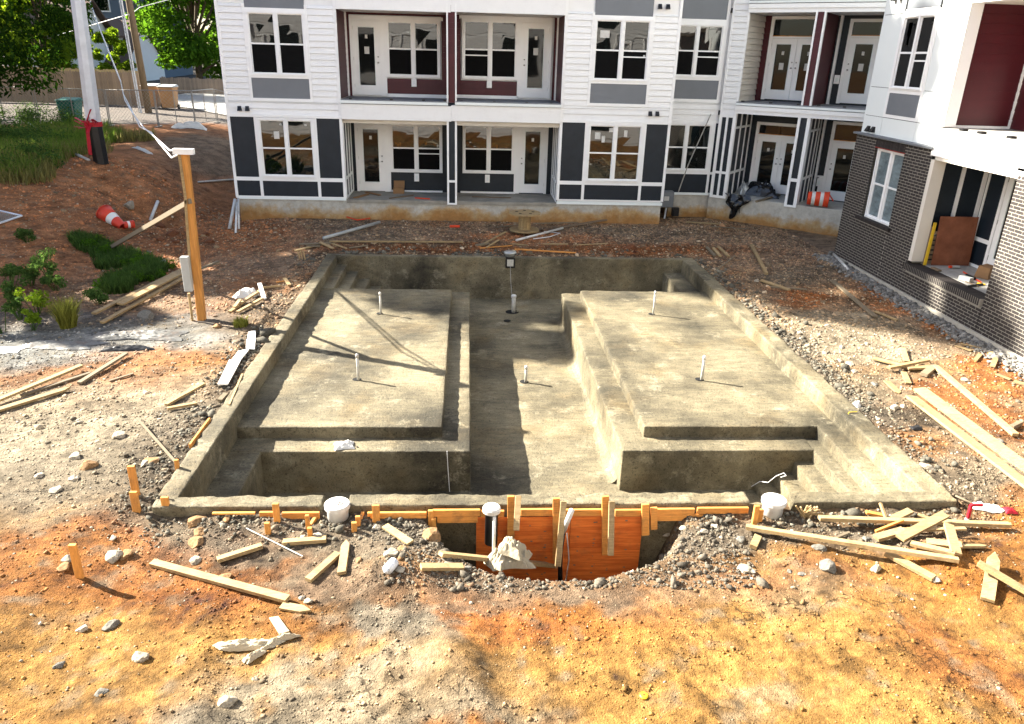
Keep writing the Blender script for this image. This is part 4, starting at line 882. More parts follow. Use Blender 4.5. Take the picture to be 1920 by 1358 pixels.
# ================================================================== ANGLED WING
wg = thing('apartment_wing', 'angled wing of the white apartment building with paired porches and dark doors behind posts', 'building', (9.5, 26.5, 0))
def wing():
    P = wg; fs = Fr(0, 25.6, 0)
    # short recessed wall between the centre block and the wing
    rect(fs, 6.36, 8.42, .76, 13.4, .03, 6, 'wall', M['siding'], P); rect(fs, 6.9, 8.35, -.6, .76, .04, 4, 'foundation_wall', M['found'], P)
    rect(fs, 6.36, 8.42, .72, .80, -.03, .03, 'base_flashing', M['panelw'], P)
    window(fs, P, 6.40, 8.12, 1.50, 3.08, -.01); window(fs, P, 6.40, 8.12, 4.46, 6.08, -.01, slide=(1,), screen=True); rect(fs, 6.4, 8.12, 3.82, 4.40, -.012, .028, 'grey_panel', M['grey'], P); rect(fs, 6.4, 8.12, 6.20, 6.85, -.012, .028, 'grey_panel', M['grey'], P)
    T = MB(fs); T.box(8.12, 8.20, -.035, .03, 3.7, 6.9); T.box(6.40, 8.12, -.034, .03, 6.08, 6.20); T.box(6.40, 8.12, -.034, .03, 4.40, 4.46); T.box(6.40, 8.12, -.034, .03, 3.72, 3.82); T.box(8.12, 8.20, -.034, .03, .80, 3.14); T.box(8.36, 8.43, -.034, .03, .8, 3.14); T.box(8.20, 8.36, -.03, .03, 1.42, 1.50); T.box(6.4, 8.12, -.03, .03, 1.42, 1.50); T.box(6.4, 8.4, -.03, .03, 3.08, 3.16)
    T.build('trim_boards', M['trim'], P)
    for a, b, c, d in ((6.4, 8.12, .80, 1.42), (8.20, 8.36, .80, 1.42), (8.20, 8.36, 1.50, 3.08)): rect(fs, a, b, c, d, -.006, .028, 'navy_panel', M['navy'], P)
    boards(fs, 6.4, 8.42, 3.16, 3.72, -.002, M['siding'], P); boards(fs, 8.20, 8.42, 3.72, 6.9, -.002, M['siding'], P)
    boards(fs, 6.4, 8.42, 6.9, 12.9, -.002, M['siding'], P, ex=1.0, name='upper_siding')
    ventpair(fs, P, (8.22,), 3.40, -.01); ventpair(fs, P, (8.22,), 6.45, -.01)
    fr = B_
    # pilaster box
    rect(fr, .0, .46, .70, 13.4, .03, 1.5, 'pilaster_core', M['siding'], P)
    T = MB(fr)
    T.box(-.06, .04, -.05, .03, .70, 3.30); T.box(.40, .50, -.05, .03, .70, 3.30); T.box(.18, .25, -.05, .03, .70, 3.30); T.box(.04, .40, -.045, .03, 1.50, 1.58); T.box(.04, .40, -.045, .03, .70, .78); T.box(-.06, .5, -.048, .03, 3.3, 3.38)
    T.build('pilaster_trim', M['trim'], P)
    for a, b in ((.04, .18), (.25, .40)): rect(fr, a, b, .78, 3.3, -.02, .03, 'navy_panel', M['navy'], P)
    boards(fr, .0, .46, 3.38, 6.9, -.002, M['siding'], P); rect(fr, -.06, .0, 3.38, 13.4, -.03, .03, 'corner_board', M['trim'], P); rect(fr, .43, .50, 3.38, 13.4, -.03, .03, 'corner_board', M['trim'], P)
    # foundation, slabs and fascias
    rect(fr, -.1, 6.0, -.6, .78, .0, 1.75, 'foundation_wall', M['found'], P)
    D = 1.6
    for s0 in (0, 2.96):
        rect(fr, .46, 6, 3.44+s0, 3.68+s0, -.08, D+.1, 'fascia', M['siding'], P); rect(fr, .46, 6, 3.56+s0, 3.68+s0, -.115, -.081, 'fascia_cap', M['trim'], P)
        rect(fr, .46, 6, 3.685+s0, 3.80+s0, -.10, D+.1, 'balcony_slab', M['deck'], P); rect(fr, .46, 6, 3.70+s0, 3.765+s0, -.135, -.101, 'slab_edge', M['panelw'], P)
    for x in (.6, 1.5, 2.35, 2.95, 3.7): MB(fr).box(x, x+.09, -.07, .02, 3.802, 3.84).build('rail_anchor', M['black'], P)
    rect(fr, -.1, 6.1, 6.78, 13.4, .0, D+4, 'upper_wall', M['siding'], P)
    # back walls
    rect(fr, .2, 6.1, .78, 6.5, D+.06, D+3, 'back_wall', M['navy'], P)
    # cream side wall of the upper balcony, panelled side wall below
    S = Fr(*(fr.w((.48, 0, 0))[:2]), fr.ang+math.radians(90))
    boards(S, .04, D, 3.80, 6.40, .0, M['soffit'], P, 'side_board'); rect(S, .0, D, .78, 3.44, .0, .03, 'side_panel', M['navy'], P)
    T = MB(S)
    for q in (.0, .52, 1.06, D-.07): T.box(q, q+.07, -.03, -.001, .78, 3.44)
    T.box(0, D, -.027, -.001, 1.5, 1.58); T.box(0, D, -.027, -.001, 2.95, 3.02); T.build('side_trim', M['trim'], P)
    def dd(x0, x1, z0, z1, ztop, two, burg):
        T = MB(fr); T.box(x0-.10, x0, D-.03, D+.06, z0, ztop); T.box(x1, x1+.10, D-.03, D+.06, z0, ztop); T.box(x0, x1, D-.03, D+.06, ztop-.09, ztop); T.box(x0, x1, D-.025, D+.06, z1, z1+.06); T.build('door_frame', M['trim'], P)
        MB(fr).box(x0, x1, D+.03, D+.04, z1+.06, ztop-.09).build('transom_pane', M['door_glass'], P)
        rect(fr, x0, x1, z1+.055, z1+.075, D-.04, D-.0, 'copper_flashing', M['rockwood'], P)
        m_ = (x0+x1)/2
        if two: door(fr, P, x0, m_-.005, z0, z1, D, 'l'); door(fr, P, m_+.005, x1, z0, z1, D, 'r')
        else: door(fr, P, x0, x1, z0, z1, D, 'r')
    M['rockwood'] = M['form']
    dd(.80, 2.42, .80, 2.68, 3.12, True, 0); dd(.80, 2.42, 3.84, 5.73, 6.38, True, 1)
    dd(3.25, 4.10, .80, 2.66, 3.3, False, 0); dd(3.22, 4.08, 3.84, 5.77, 6.3, False, 1)
    boards(fr, .48, .70, 3.80, 6.42, D+.02, M['burg'], P, 'burgundy_board'); boards(fr, 2.52, 2.60, 3.8, 6.42, D+.02, M['burg'], P, 'burgundy_board')
    # posts and partitions
    rect(fr, 2.55, 2.75, 3.80, 6.5, .03, D+.06, 'partition', M['burg'], P); boards(fr, 2.55, 2.73, 3.80, 6.6, -.07, M['burg'], P, 'burgundy_board')
    rect(fr, 2.49, 2.545, 3.76, 6.5, -.09, .02, 'post_trim', M['trim'], P); rect(fr, 2.735, 2.79, 3.76, 6.5, -.09, .02, 'post_trim', M['trim'], P)
    T = MB(fr); T.box(2.46, 2.54, -.06, .22, .70, 3.44); T.box(2.74, 2.84, -.06, .22, .70, 3.44); T.box(2.54, 2.74, -.055, .22, 1.5, 1.6); T.box(2.54, 2.74, -.055, .22, .7, .76); T.build('post_trim', M['trim'], P)
    rect(fr, 2.54, 2.74, .76, 3.44, -.02, .2, 'post_panel', M['navy'], P); rect(fr, 2.56, 2.76, .78, 3.44, .22, D+.06, 'lower_partition', M['navy'], P)
    S2 = Fr(*(fr.w((2.78, 0, 0))[:2]), fr.ang+math.radians(90)); T = MB(S2)
    for q in (.3, .75, 1.2, D-.07): T.box(q, q+.05, -.03, -.001, .78, 3.44)
    T.box(.25, D, -.027, -.001, 1.52, 1.6); T.box(.25, D, -.027, -.001, 3.0, 3.07); T.build('side_trim', M['trim'], P)
    T = MB(fr); T.box(2.86, 2.93, D-.02, D+.06, .8, 3.44); T.box(3.02, 3.15, D-.02, D+.06, .8, 1.55); T.box(2.93, 3.15, D-.015, D+.06, 1.5, 1.56); T.box(2.82, 2.9, D-.02, D+.06, 3.8, 6.4); T.build('back_trim', M['trim'], P)
    outlet(fr, P, 3.05, 1.35, D-.02); outlet(fr, P, 3.02, 4.55, D-.0)
    rect(fr, 4.6, 6.1, .7, 6.8, .0, D+.1, 'end_block', M['siding'], P)
wing()

# ================================================================== BRICK BUILDING
bb = thing('brick_building', 'building with dark brown brick base, white upper panels and a porch opening', 'building', (12, 16, 0))
def brick_building():
    P = bb; fr = C_   # x along = -Y
    YL, YR, YP = -20.17, -16.63, -13.80
    # mortar faces standing 8 mm behind the bricks
    back = MB(fr)
    back.box(YL+.01, -19.10, .003, .35, .05, 3.30); back.box(-17.74, YR-.01, .003, .35, .05, 3.30); back.box(-19.10, -17.74, .003, .35, .05, 1.26); back.box(-19.10, -17.74, .003, .35, 3.10, 3.30)
    back.box(YR-.01, YP, .003, .30, .05, .56); back.box(YP, -6.0, .003, .40, .05, 3.25)
    back.build('mortar', M['mortar'], P)
    rect(fr, YL+.03, -6.0, -.5, .05, -.05, .4, 'footing', M['footing'], P)
    bw, bh, pw, ph = .188, .0535, .2045, .0677
    cells = []
    def region(x0, x1, z0, z1):
        k = 0; z = z0+.005
        while z+bh <= z1+.01:
            x = x0-(0 if k % 2 == 0 else pw/2)
            while x < x1-.02:
                a, b = max(x, x0), min(x+bw, x1)
                if b-a > .03: cells.append((a, b, z))
                x += pw
            z += ph; k += 1
    region(YL, -19.10, .05, 3.32); region(-17.74, YR, .05, 3.32); region(-19.095, -17.745, .05, 1.22)
    region(YR+.008, YP-.012, .05, .53); region(YP+.004, -6.0, .05, 3.25)
    cells = [c for c in cells]
    def key(c):
        y = -(c[0]+c[1])/2; vis = 1 if (y > 12.05+(c[2]*.15)) else 100
        return vis*math.hypot(10.3, y, c[2]-5)-(c[1]-c[0])*3
    cells.sort(key=key)
    for (a, b, z) in cells[:300]:
        piece('brick', boxmesh('brick', round(b-a, 2), .1, bh, M['brick']), P, fr, a, -.001+random.uniform(-.0015, .0015), z)
    rest = MB(fr)
    for (a, b, z) in cells[300:]: dj = random.uniform(-.0015, .0015); rest.box(a, b, dj, .1, z, z+bh)
    tag(rest.build('brickwork', M['brickv'], P), kind='stuff')
    # soldier course over the window, rowlock sill and knee wall cap
    x = -19.10
    while x < -17.76:
        piece('soldier_brick', boxmesh('soldier', .058, .1, .19, M['brick']), P, fr, x, -.012, 3.10); x += .0682
    x = -19.32
    while x < -17.66:
        piece('sill_brick', boxmesh('sillbrick', .058, .24, .09, M['brick']), P, fr, x, -.07, 1.24); x += .0682
    x = YR-.06
    while x < YP-.05:
        piece('cap_brick', boxmesh('capbrick', .050, .40, .145, M['brick']), P, fr, x, -.06, .585); x += .0665
    rect(fr, YR-.05, YP-.03, .57, .725, -.056, .335, 'cap_mortar', M['mortar'], P)
    rect(fr, -19.3, -17.68, 1.225, 1.315, -.05, .2, 'sill_mortar', M['mortar'], P)
    rect(fr, YP-.006, YP+.002, .02, .56, -.004, .006, 'expansion_joint', M['dark'], P)
    rect(fr, YL-.06, YR+.04, 3.315, 3.36, -.08, .12, 'ledge_flashing', M['grey'], P); rect(fr, YP-.02, -6, 3.25, 3.30, -.03, .12, 'pier_flashing', M['oldwood'], P)
    rect(fr, -19.12, -17.72, 3.075, 3.10, -.004, .1, 'steel_lintel', M['red2'], P)
    # window covered in dusty film
    window(fr, P, -19.09, -17.75, 1.33, 3.075, .10, film=True, trim=.05)
    rect(fr, -19.09, -17.75, 1.26, 1.33, .09, .2, 'window_back', M['trim'], P)
    # white frame at the opening's left edge
    rect(fr, YR, YR+.13, .80, 3.30, -.0, .28, 'opening_trim', M['soffit'], P)
    # porch floor and walls
    rect(fr, YR-.3, YP+.1, .3, .74, .30, 2.2, 'porch_floor', M['deckp'], P)
    rect(fr, YR+.0, YP+.9, 3.10, 3.27, .0, 2.0, 'porch_soffit', M['soffit'], P)
    N_ = Fr(10.3, 16.66, 0)    # north wall of the porch, x from the opening inwards
    rect(N_, .30, 1.45, .74, 3.12, .02, .2, 'porch_side_panel', M['navy'], P)
    T = MB(N_); T.box(.28, .36, -.015, .02, .74, 3.1); T.box(.80, .88, -.015, .02, .74, 3.1); T.box(1.33, 1.42, -.015, .02, .74, 3.1); T.box(.36, .80, -.012, .02, 1.32, 1.40); T.box(.88, 1.33, -.012, .02, 1.32, 1.40); T.build('side_trim', M['trim'], P)
    bx = 1.42
    rect(fr, YR-.05, YP+1.2, .74, 3.12, bx, bx+.2, 'porch_back_panel', M['navy'], P)
    T = MB(fr); T.box(-16.6, -16.54, bx-.02, bx, .74, 3.1); T.box(-16.54, -16.02, bx-.018, bx, 1.32, 1.41); T.box(-16.54, -16.02, bx-.018, bx, .74, .80); T.box(-16.02, -15.93, bx-.03, bx, .74, 3.1); T.box(-15.05, -14.95, bx-.03, bx, .74, 3.1); T.box(-16.02, -14.95, bx-.03, bx, 3.0, 3.1); T.build('back_trim', M['trim'], P)
    door(fr, P, -15.92, -15.06, .76, 2.98, bx-.015, 'l', notes=False)
    rect(fr, YP-.0, YP+.3, .7, 3.2, .4, 1.42, 'porch_return', M['navy'], P)
    # white panels above, with open joints
    d0 = .05
    rect(fr, YL+.10, YR-.02, 3.36, 13.0, d0+.02, 3, 'upper_wall', M['dark'], P)
    def pan(a, b, c, d): rect(fr, a+.006, b-.006, c+.006, d-.006, d0, d0+.018, 'wall_panel', M['panelw'], P)
    e0, e1, w0, w1 = YL+.12, YR-.30, -19.13, -17.60
    for s0 in (0, 3.05):
        if s0 == 0:
            pan(e0, w0, 3.36, 3.80); pan(w0, w1, 3.36, 3.80); pan(w1, e1+.14, 3.36, 3.80)
            pan(e0, w0, 3.80, 4.49); pan(w1, e1+.14, 3.80, 4.49)
        else: pan(e0, w0, 6.16, 7.54); pan(w1, e1+.14, 6.16, 7.54)
        pan(e0, w0, 4.49+s0, 6.16+s0); pan(w1, e1+.14, 4.49+s0, 6.16+s0)
        rect(fr, -19.03, -17.67, 3.89+s0, 4.38+s0, d0-.006, d0+.018, 'grey_panel', M['grey'], P)
        T = MB(fr); T.box(w0, w0+.09, d0-.012, d0+.018, 3.81+s0, 6.20+s0); T.box(w1-.09, w1, d0-.012, d0+.018, 3.81+s0, 6.20+s0); T.box(w0+.09, w1-.09, d0-.012, d0+.018, 3.81+s0, 3.885+s0); T.box(w0+.09, w1-.09, d0-.012, d0+.018, 4.385+s0, 4.47+s0); T.box(w0+.09, w1-.09, d0-.012, d0+.018, 6.11+s0, 6.24+s0); T.build('window_surround', M['trim'], P)
        w = window(fr, P, w0+.09, w1-.09, 4.47+s0, 6.11+s0, d0, trim=.05, slide=(1,))
        if s0 == 0: sticker(fr, w, -18.85, 5.65, d0+.02, .17, .3); sticker(fr, w, -18.80, 5.45, d0+.02, .09, .2); sticker(fr, w, -18.62, 5.86, d0+.02); sticker(fr, w, -17.93, 5.9, d0+.02)
        rect(fr, -19.03, -17.67, 6.25, 6.9, d0-.006, d0+.018, 'grey_panel', M['grey'], P) if s0 == 0 else None
    for s0 in (0, 3.05):
        rect(fr, YR-.14, YR+.14, 3.80+s0, 6.34+s0, -.0, .28, 'corner_trim', M['trim'], P)
        rect(fr, YR-.02, -6, 3.18+s0, 3.66+s0, -.03, .25, 'fascia', M['siding'], P); rect(fr, YR-.04, -6, 3.665+s0, 3.775+s0, -.06, 2.2, 'balcony_slab', M['deckp'], P); rect(fr, YR-.05, -6, 3.70+s0, 3.76+s0, -.085, -.061, 'slab_edge', M['galv'], P)
    for x in (-15.9, -15.3, -14.4): MB(fr).box(x, x+.14, .0, .11, 3.776, 3.82).build('rail_anchor', M['black'], P)
    # red recess
    N2 = Fr(10.3, 16.63, 0); boards(N2, .29, 1.62, 3.78, 6.24, -.001, M['burg'], P, 'burgundy_board', ex=.19)
    boards(Fr(11.9, 16.62, math.radians(-90)), .0, .62, 3.78, 6.24, .0, M['burg'], P, 'burgundy_board', ex=.19)
    MB(N2).box(1.55, 1.60, -.04, .0, 3.78, 6.24).build('inner_corner_trim', M['trim'], P)
    rect(N2, .0, 1.9, 3.775, 3.83, -.03, .0, 'skirt_board', M['trim'], P)
    rect(fr, -16.0, -15.9, 3.78, 6.24, 1.55, 1.62, 'door_frame', M['trim'], P); door(fr, P, -15.9, -15.0, 3.80, 6.1, 1.6, 'l', notes=False); rect(fr, -14.99, -6, 3.78, 6.24, 1.58, 1.7, 'recess_back', M['burg'], P)
    rect(fr, YR, -6, 6.24, 6.27, .0, 1.6, 'recess_soffit', M['soffit'], P)
    rect(fr, YR-.1, -6, 9.9, 13.0, .0, 3, 'upper_wall', M['siding'], P); rect(fr, YR-.3, -6, .74, 13.0, 2.2, 4, 'wall_core', M['siding'], P)
    ventpair(fr, P, (-19.75, -19.5), 3.46, d0); ventpair(fr, P, (-19.7, -19.45), 6.5, d0)
    rect(Fr(10.35, 20.06, 0), .02, 3.2, 3.36, 13, -.02, .05, 'end_wall', M['panelw'], P); rect(Fr(10.33, 20.15, 0), .02, 3.2, -.3, 3.3, -.05, .02, 'end_brick_wall', M['brickv'], P)
M['red2'] = mat('red_primed_steel', (.26, .03, .02), .5)
M['brickv'] = mat('dark_brown_brickwork', (.030, .025, .024), .8, .4, 9, .002, 150, detail=3)
M['deckp'] = mat('dusty_porch_concrete', (.30, .29, .27), .8, .25, 3, .002, 40)
brick_building()

# ================================================================== BUILDING BEHIND THE CAMERA (seen in the window reflections)
ob = thing('opposite_building', 'white sided apartment building on the near side of the courtyard, mirrored in the windows', 'building', (0, -3, 0))
fo_ = Fr(0, -.9, math.radians(180))
rect(fo_, -14, 16, -1, 13, .04, 8, 'wall', M['siding'], ob)
for s0 in range(4):
    for x in (-11, -6.5, -1.6, 3.4, 8.5, 12.5):
        if not (s0 == 1 and abs(x+1.6) < .1): window(fo_, ob, x, x+1.7, 1.2+3.05*s0, 3+3.05*s0, .0)
    for k in range(17): rect(fo_, -14, 16, .1+3.05*s0+k*.172, .1+3.05*s0+k*.172+.16, .015+.0, .045, 'siding_course', M['siding'], ob)
rect(fo_, -2.2, 2.6, 3.35, 3.5, -.3, .03, 'balcony_slab', M['deck'], ob)
for s0 in range(4):
    for a, b in ((-9, -6.8), (-4.5, -2.2), (.6, 3.1), (5.4, 8.2), (10.4, 12.2)):
        rect(fo_, a, b, .7+3.05*s0, 3.0+3.05*s0, .0, .014, 'painted_recess', M['dark'], ob)  # flat dark panels added to darken window reflections, recess shade put into colour

# ================================================================== TREES AND PLANTS
def leaves(centres, radii, n, size, squash=.75, up=.35):
    """n leaf quads spread in clumps; returns V, F"""
    c = np.asarray(centres, float); r = np.asarray(radii, float); w = r**2; w /= w.sum()
    k = rng.choice(len(c), n, p=w); d = rng.normal(size=(n, 3)); d /= np.linalg.norm(d, axis=1, keepdims=True)
    rad = r[k]*rng.random(n)**.38; p = c[k]+d*rad[:, None]*np.array([1, 1, squash])
    nrm = d*.6+rng.normal(0, .6, (n, 3))+np.array([0, 0, up]); nrm /= np.linalg.norm(nrm, axis=1, keepdims=True)
    t = np.cross(nrm, rng.normal(size=(n, 3))); t /= np.linalg.norm(t, axis=1, keepdims=True); b = np.cross(nrm, t)
    s = (size*rng.uniform(.6, 1.35, n))[:, None]
    V = np.stack([p-t*s, p-b*s*.42, p+t*s, p+b*s*.42], 1).reshape(-1, 3)
    return V, np.arange(n*4).reshape(n, 4)
def tree(name, label, x, y, h, cr, crown_z, n, size, mt, group=None, trunk=.22, nclump=60, flat=.8, base=None, holes=.0, extra=()):
    z = gz(x, y) if base is None else base
    t = thing(name, label, 'tree', (x, y, z), group)
    tb = MB(); top = crown_z+ (h-crown_z)*.6
    tb.tube([(x, y, z-.2), (x+.05, y, z+.3), (x+rng.normal(0, .15), y, z+crown_z*.6), (x+rng.normal(0, .3), y, z+top)], [trunk*1.4, trunk, trunk*.8, trunk*.25], 9)
    C, Rr = [], []
    cz = (h+crown_z)/2; hz = (h-crown_z)/2
    for i in range(nclump):
        a = rng.uniform(0, 6.283); q = rng.uniform(-1, 1); rr = (max(0, 1-abs(q)**3.2))**.5*cr*rng.uniform(.5, 1.0)
        p = (x+rr*math.cos(a), y+rr*math.sin(a), z+cz+q*hz*rng.uniform(.75, 1.02)); C.append(p); Rr.append(cr*rng.uniform(.16, .34))
        if i % 4 == 0: tb.tube([(x, y, z+crown_z*.7+(p[2]-z-crown_z*.7)*.35), ((x+p[0])/2, (y+p[1])/2, z+(p[2]-z)*.75), p], [trunk*.4, trunk*.22, trunk*.06], 5, False)
    for (ex, ey, ez, er) in extra: C.append((ex, ey, ez)); Rr.append(er)
    V, Fq = leaves(C, Rr, n, size)
    tb.build('trunk', M['bark'], t, True); link('crown', mesh_np('crown', V, Fq, mt), t)
    return t
# the line of trees along the west side; the tallest shade the back of the site
tree('broadleaf_tree', 'huge dark broadleaf tree at the top left corner, overhanging the wood fence', -26.6, 37.5, 20, 7.4, 1.4, 76000, .13, M['leafd'], trunk=.4, nclump=90, extra=[(onY(a, b, 34.5).x, 34.5+c, onY(a, b, 34.5).z, 1.1) for a, b, c in ((10, 40, 0), (60, 50, 1), (20, 100, -.5), (70, 100, .5), (5, 145, 0), (45, 145, 1), (95, 40, 1.5), (100, 10, 1), (-40, 120, 0), (-60, 160, 0))])
tree('broadleaf_tree', 'sunlit yellow green tree just left of the steel pole, behind the fence', -28.8, 57.0, 8.5, 2.5, 1.0, 12000, .19, M['leafy'], trunk=.25)
tree('broadleaf_tree', 'big bright green tree between the utility pole and the white building', -21.0, 64.0, 16, 4.6, .6, 36000, .19, M['leaf'], trunk=.35, nclump=90)
tree('broadleaf_tree', 'yellow green tree hiding the base of the far white house, left of the utility pole', -26.9, 62.5, 4.2, 1.7, .6, 5000, .16, M['leafy'], trunk=.15, nclump=30)
tree('broadleaf_tree', 'dark green tree right behind the fence next to the building corner', -16.8, 67.0, 15, 3.6, .6, 16000, .2, M['leafd'], trunk=.25)
tree('broadleaf_tree', 'dark tree far behind the left fence under the tall tree', -36.0, 58.0, 17, 7, 1.0, 14000, .24, M['leafd'], trunk=.3)
tree('broadleaf_tree', 'bright tree beyond the alley, seen past the steel pole', -43.0, 74.0, 19, 5, 1.5, 12000, .24, M['leaf'], trunk=.3)
for i, (x, y, h, cr) in enumerate(((-24.0, 32.6, 28.5, 4.5), (-21.5, 26.6, 14.8, 2.9), (-27, 36.5, 22.5, 5.0), (-19.5, 20.2, 8.0, 2.6), (-31, 30, 18, 4.2))):
    tree('broadleaf_tree', ['tallest tree of the western line, shading the brick building', 'slim tree of the western line beside the tallest', 'second tallest tree at the back of the western line', 'lowest tree at the near end of the western line', 'tree standing behind the others, furthest west'][i], x, y, h, cr, 2.0 if h < 22 else 9., int(2300*cr**1.5*(1.5 if h > 25 else 1)), .26, M['leafd'], 'western tree line outside the frame', trunk=.3, nclump=50)
for i, (x, y, h) in enumerate(((-60, 95, 24), (-48, 100, 26), (-36, 104, 24), (-24, 100, 22), (-12, 104, 24), (-70, 80, 22), (-54, 75, 20))):
    tree('background_tree', ['tall dark tree at the far left of the belt behind the houses', 'pale green tree second from the left in the far belt', 'dark tree in the far belt left of the blue grey house', 'green tree in the far belt above the blue grey house roof', 'dark tree in the far belt nearest the white building', 'lighter low tree filling the far left gap', 'dark low tree behind the tall dark one'][i], x, y, h, 8.5, 2, 7000, .42, M['leaf'] if i % 2 else M['leafd'], 'far trees behind the houses', trunk=.4, nclump=45, base=1.5)

def plant(name, label, px, py, h, w, n, mt, size=.05, group=None, cat='weed'):
    p = at(px, py); C = []; Rr = []
    st = MB(); t = thing(name, label, cat, p, group)
    for i in range(9):
        a = rng.uniform(0, 6.28); r = w*rng.uniform(.1, .8); q = (p.x+r*math.cos(a), p.y+r*math.sin(a), p.z+h*rng.uniform(.35, .95)); C.append(q); Rr.append(w*.28)
        st.tube([(p.x+r*.2*math.cos(a), p.y+r*.2*math.sin(a), p.z-.02), q], .007, 4, False)
    V, Fq = leaves(C, Rr, n, size, .9, .6); st.build('stem', M['weed'], t); link('foliage', mesh_np('foliage', V, Fq, mt), t); return t
for (px, py, h, w, lab) in ((95, 525, .75, .45, 'leafy dark green weed, tallest on the brown slope'), (60, 535, .5, .4, 'leafy weed just left of the tallest weed on the slope'), (105, 545, .5, .35, 'leafy weed in front of the tallest weed on the slope'),
        (20, 545, .5, .4, 'leafy weed at the left edge, upper one'), (30, 575, .6, .4, 'leafy weed at the left edge, second row'), (8, 625, .55, .35, 'leafy weed at the left edge beside the grey silt'), (70, 590, .45, .4, 'small leafy weed between the slope and the yellow grass tuft'),
        (62, 620, .45, .22, 'yellow green weed by the grey stones'), (50, 455, .35, .35, 'sparse weed below the mesh panel'), (40, 600, .4, .25, 'thin weed above the grey silt'), (185, 570, .3, .4, 'low dusty weed left of the stacked lumber')):
    plant('leafy_weed', lab, px, py, h, w, 620, M['leafy'] if 'yellow' in lab else M['weed'], .038)
def blades(name, label, pts, h, n, mt, w=.012, kind='stuff', cat='grass', lean=.35):
    """grass blades rooted in discs (x, y, r)"""
    k = rng.integers(0, len(pts), n); P = np.array(pts, float)[k]; a = rng.uniform(0, 6.283, n); r = P[:, 2]*np.sqrt(rng.random(n))
    x = P[:, 0]+r*np.cos(a); y = P[:, 1]+r*np.sin(a); z = hfun(x, y); hh = h*rng.uniform(.5, 1.2, n)
    b = rng.uniform(0, 6.283, n); l = lean*hh*rng.uniform(.2, 1.3, n); tx, ty = -np.sin(b)*w, np.cos(b)*w; dx, dy = np.cos(b)*l, np.sin(b)*l
    V = np.stack([np.stack([x-tx, y-ty, z-.02], -1), np.stack([x+tx, y+ty, z-.02], -1), np.stack([x+tx*.8+dx*.4, y+ty*.8+dy*.4, z+hh*.6], -1), np.stack([x-tx*.8+dx*.4, y-ty*.8+dy*.4, z+hh*.6], -1),
                  np.stack([x+dx, y+dy, z+hh], -1), np.stack([x+dx+.001, y+dy, z+hh], -1)], 1).reshape(-1, 3)
    i = 6*np.arange(n)[:, None]; Fq = np.concatenate([i+np.array([0, 1, 2, 3]), i+np.array([3, 2, 5, 4])])
    o = link(name, mesh_np(name, V, Fq, mt)); tag(o, label, cat, kind=kind); return o
def disc(px, py, r): p = at(px, py); return (p.x, p.y, r)
def thicket(name, label, spots, n, size, mt, hgt):
    C = []; R0 = []
    for px, py, r in spots:
        for k in range(7):
            p = at(px, py); a = rng.uniform(0, 6.28); q = r*math.sqrt(rng.random()); x, y = p.x+q*math.cos(a), p.y+q*math.sin(a); C.append((x, y, gz(x, y)+hgt*rng.uniform(.2, .8))); R0.append(hgt*rng.uniform(.4, .8))
    V, Fq = leaves(C, R0, n, size, .8, .8); V[:, 2] = np.maximum(V[:, 2], hfun(V[:, 0], V[:, 1])+.01)
    tag(link(name, mesh_np(name, V, Fq, mt)), label, 'weeds', kind='stuff')
thicket('weed_thicket', 'leafy green weeds tangled through the grass of the upper left bank', [(x, y, 1.) for x, y in ((15, 235), (50, 230), (90, 240), (130, 235), (30, 270), (80, 275), (20, 310))], 9000, .05, M['weed'], .75)
thicket('weed_thicket', 'low broad leaved weeds in the ditch grass by the fallen cones', [(x, y, .45) for x, y in ((180, 462), (205, 478), (245, 495), (225, 535), (262, 522), (285, 505))], 6500, .035, M['leaf'], .22)
blades('tall_grass', 'tall unmown grass and weeds on the upper left bank below the mesh fence', [disc(px, py, r) for px, py, r in ((20, 300, 1.5), (60, 290, 1.6), (100, 280, 1.6), (150, 265, 1.4), (60, 260, 2.), (10, 270, 2.), (130, 245, 1.6), (20, 325, .8), (195, 262, .7))], .42, 12000, M['grass'], .012, lean=.6)
blades('dry_grass', 'straw coloured dry grass mixed into the upper left bank', [disc(px, py, r) for px, py, r in ((20, 300, 1.6), (60, 290, 1.7), (110, 285, 1.7), (60, 260, 2.), (10, 320, 1.2), (150, 255, 1.7), (40, 330, .9), (240, 262, 1.))], .4, 7000, M['straw2'], .011, lean=.7)
blades('grass_patch', 'dark green grass patch beside the fallen cones, around the foot of the brace', [disc(px, py, r) for px, py, r in ((180, 465, .5), (215, 480, .55), (250, 492, .5), (160, 455, .35), (205, 500, .3), (285, 500, .35))], .22, 5200, M['weed'], .013, lean=.7)
blades('grass_patch', 'deep green grass clump in the ditch above the stacked lumber', [disc(px, py, r) for px, py, r in ((230, 530, .4), (265, 520, .45), (222, 545, .3), (290, 510, .3))], .28, 3600, M['weed'], .013, lean=.7)
blades('grass_tuft', 'yellow green grass tuft on the grey silt', [disc(128, 612, .14)], .5, 700, M['straw'], .009, kind=None, cat='grass', lean=.55)
blades('grass_tuft', 'small green grass tuft on the dirt by the left rim', [disc(452, 612, .14)], .16, 260, M['straw'], .007, kind=None, cat='grass', lean=.8)

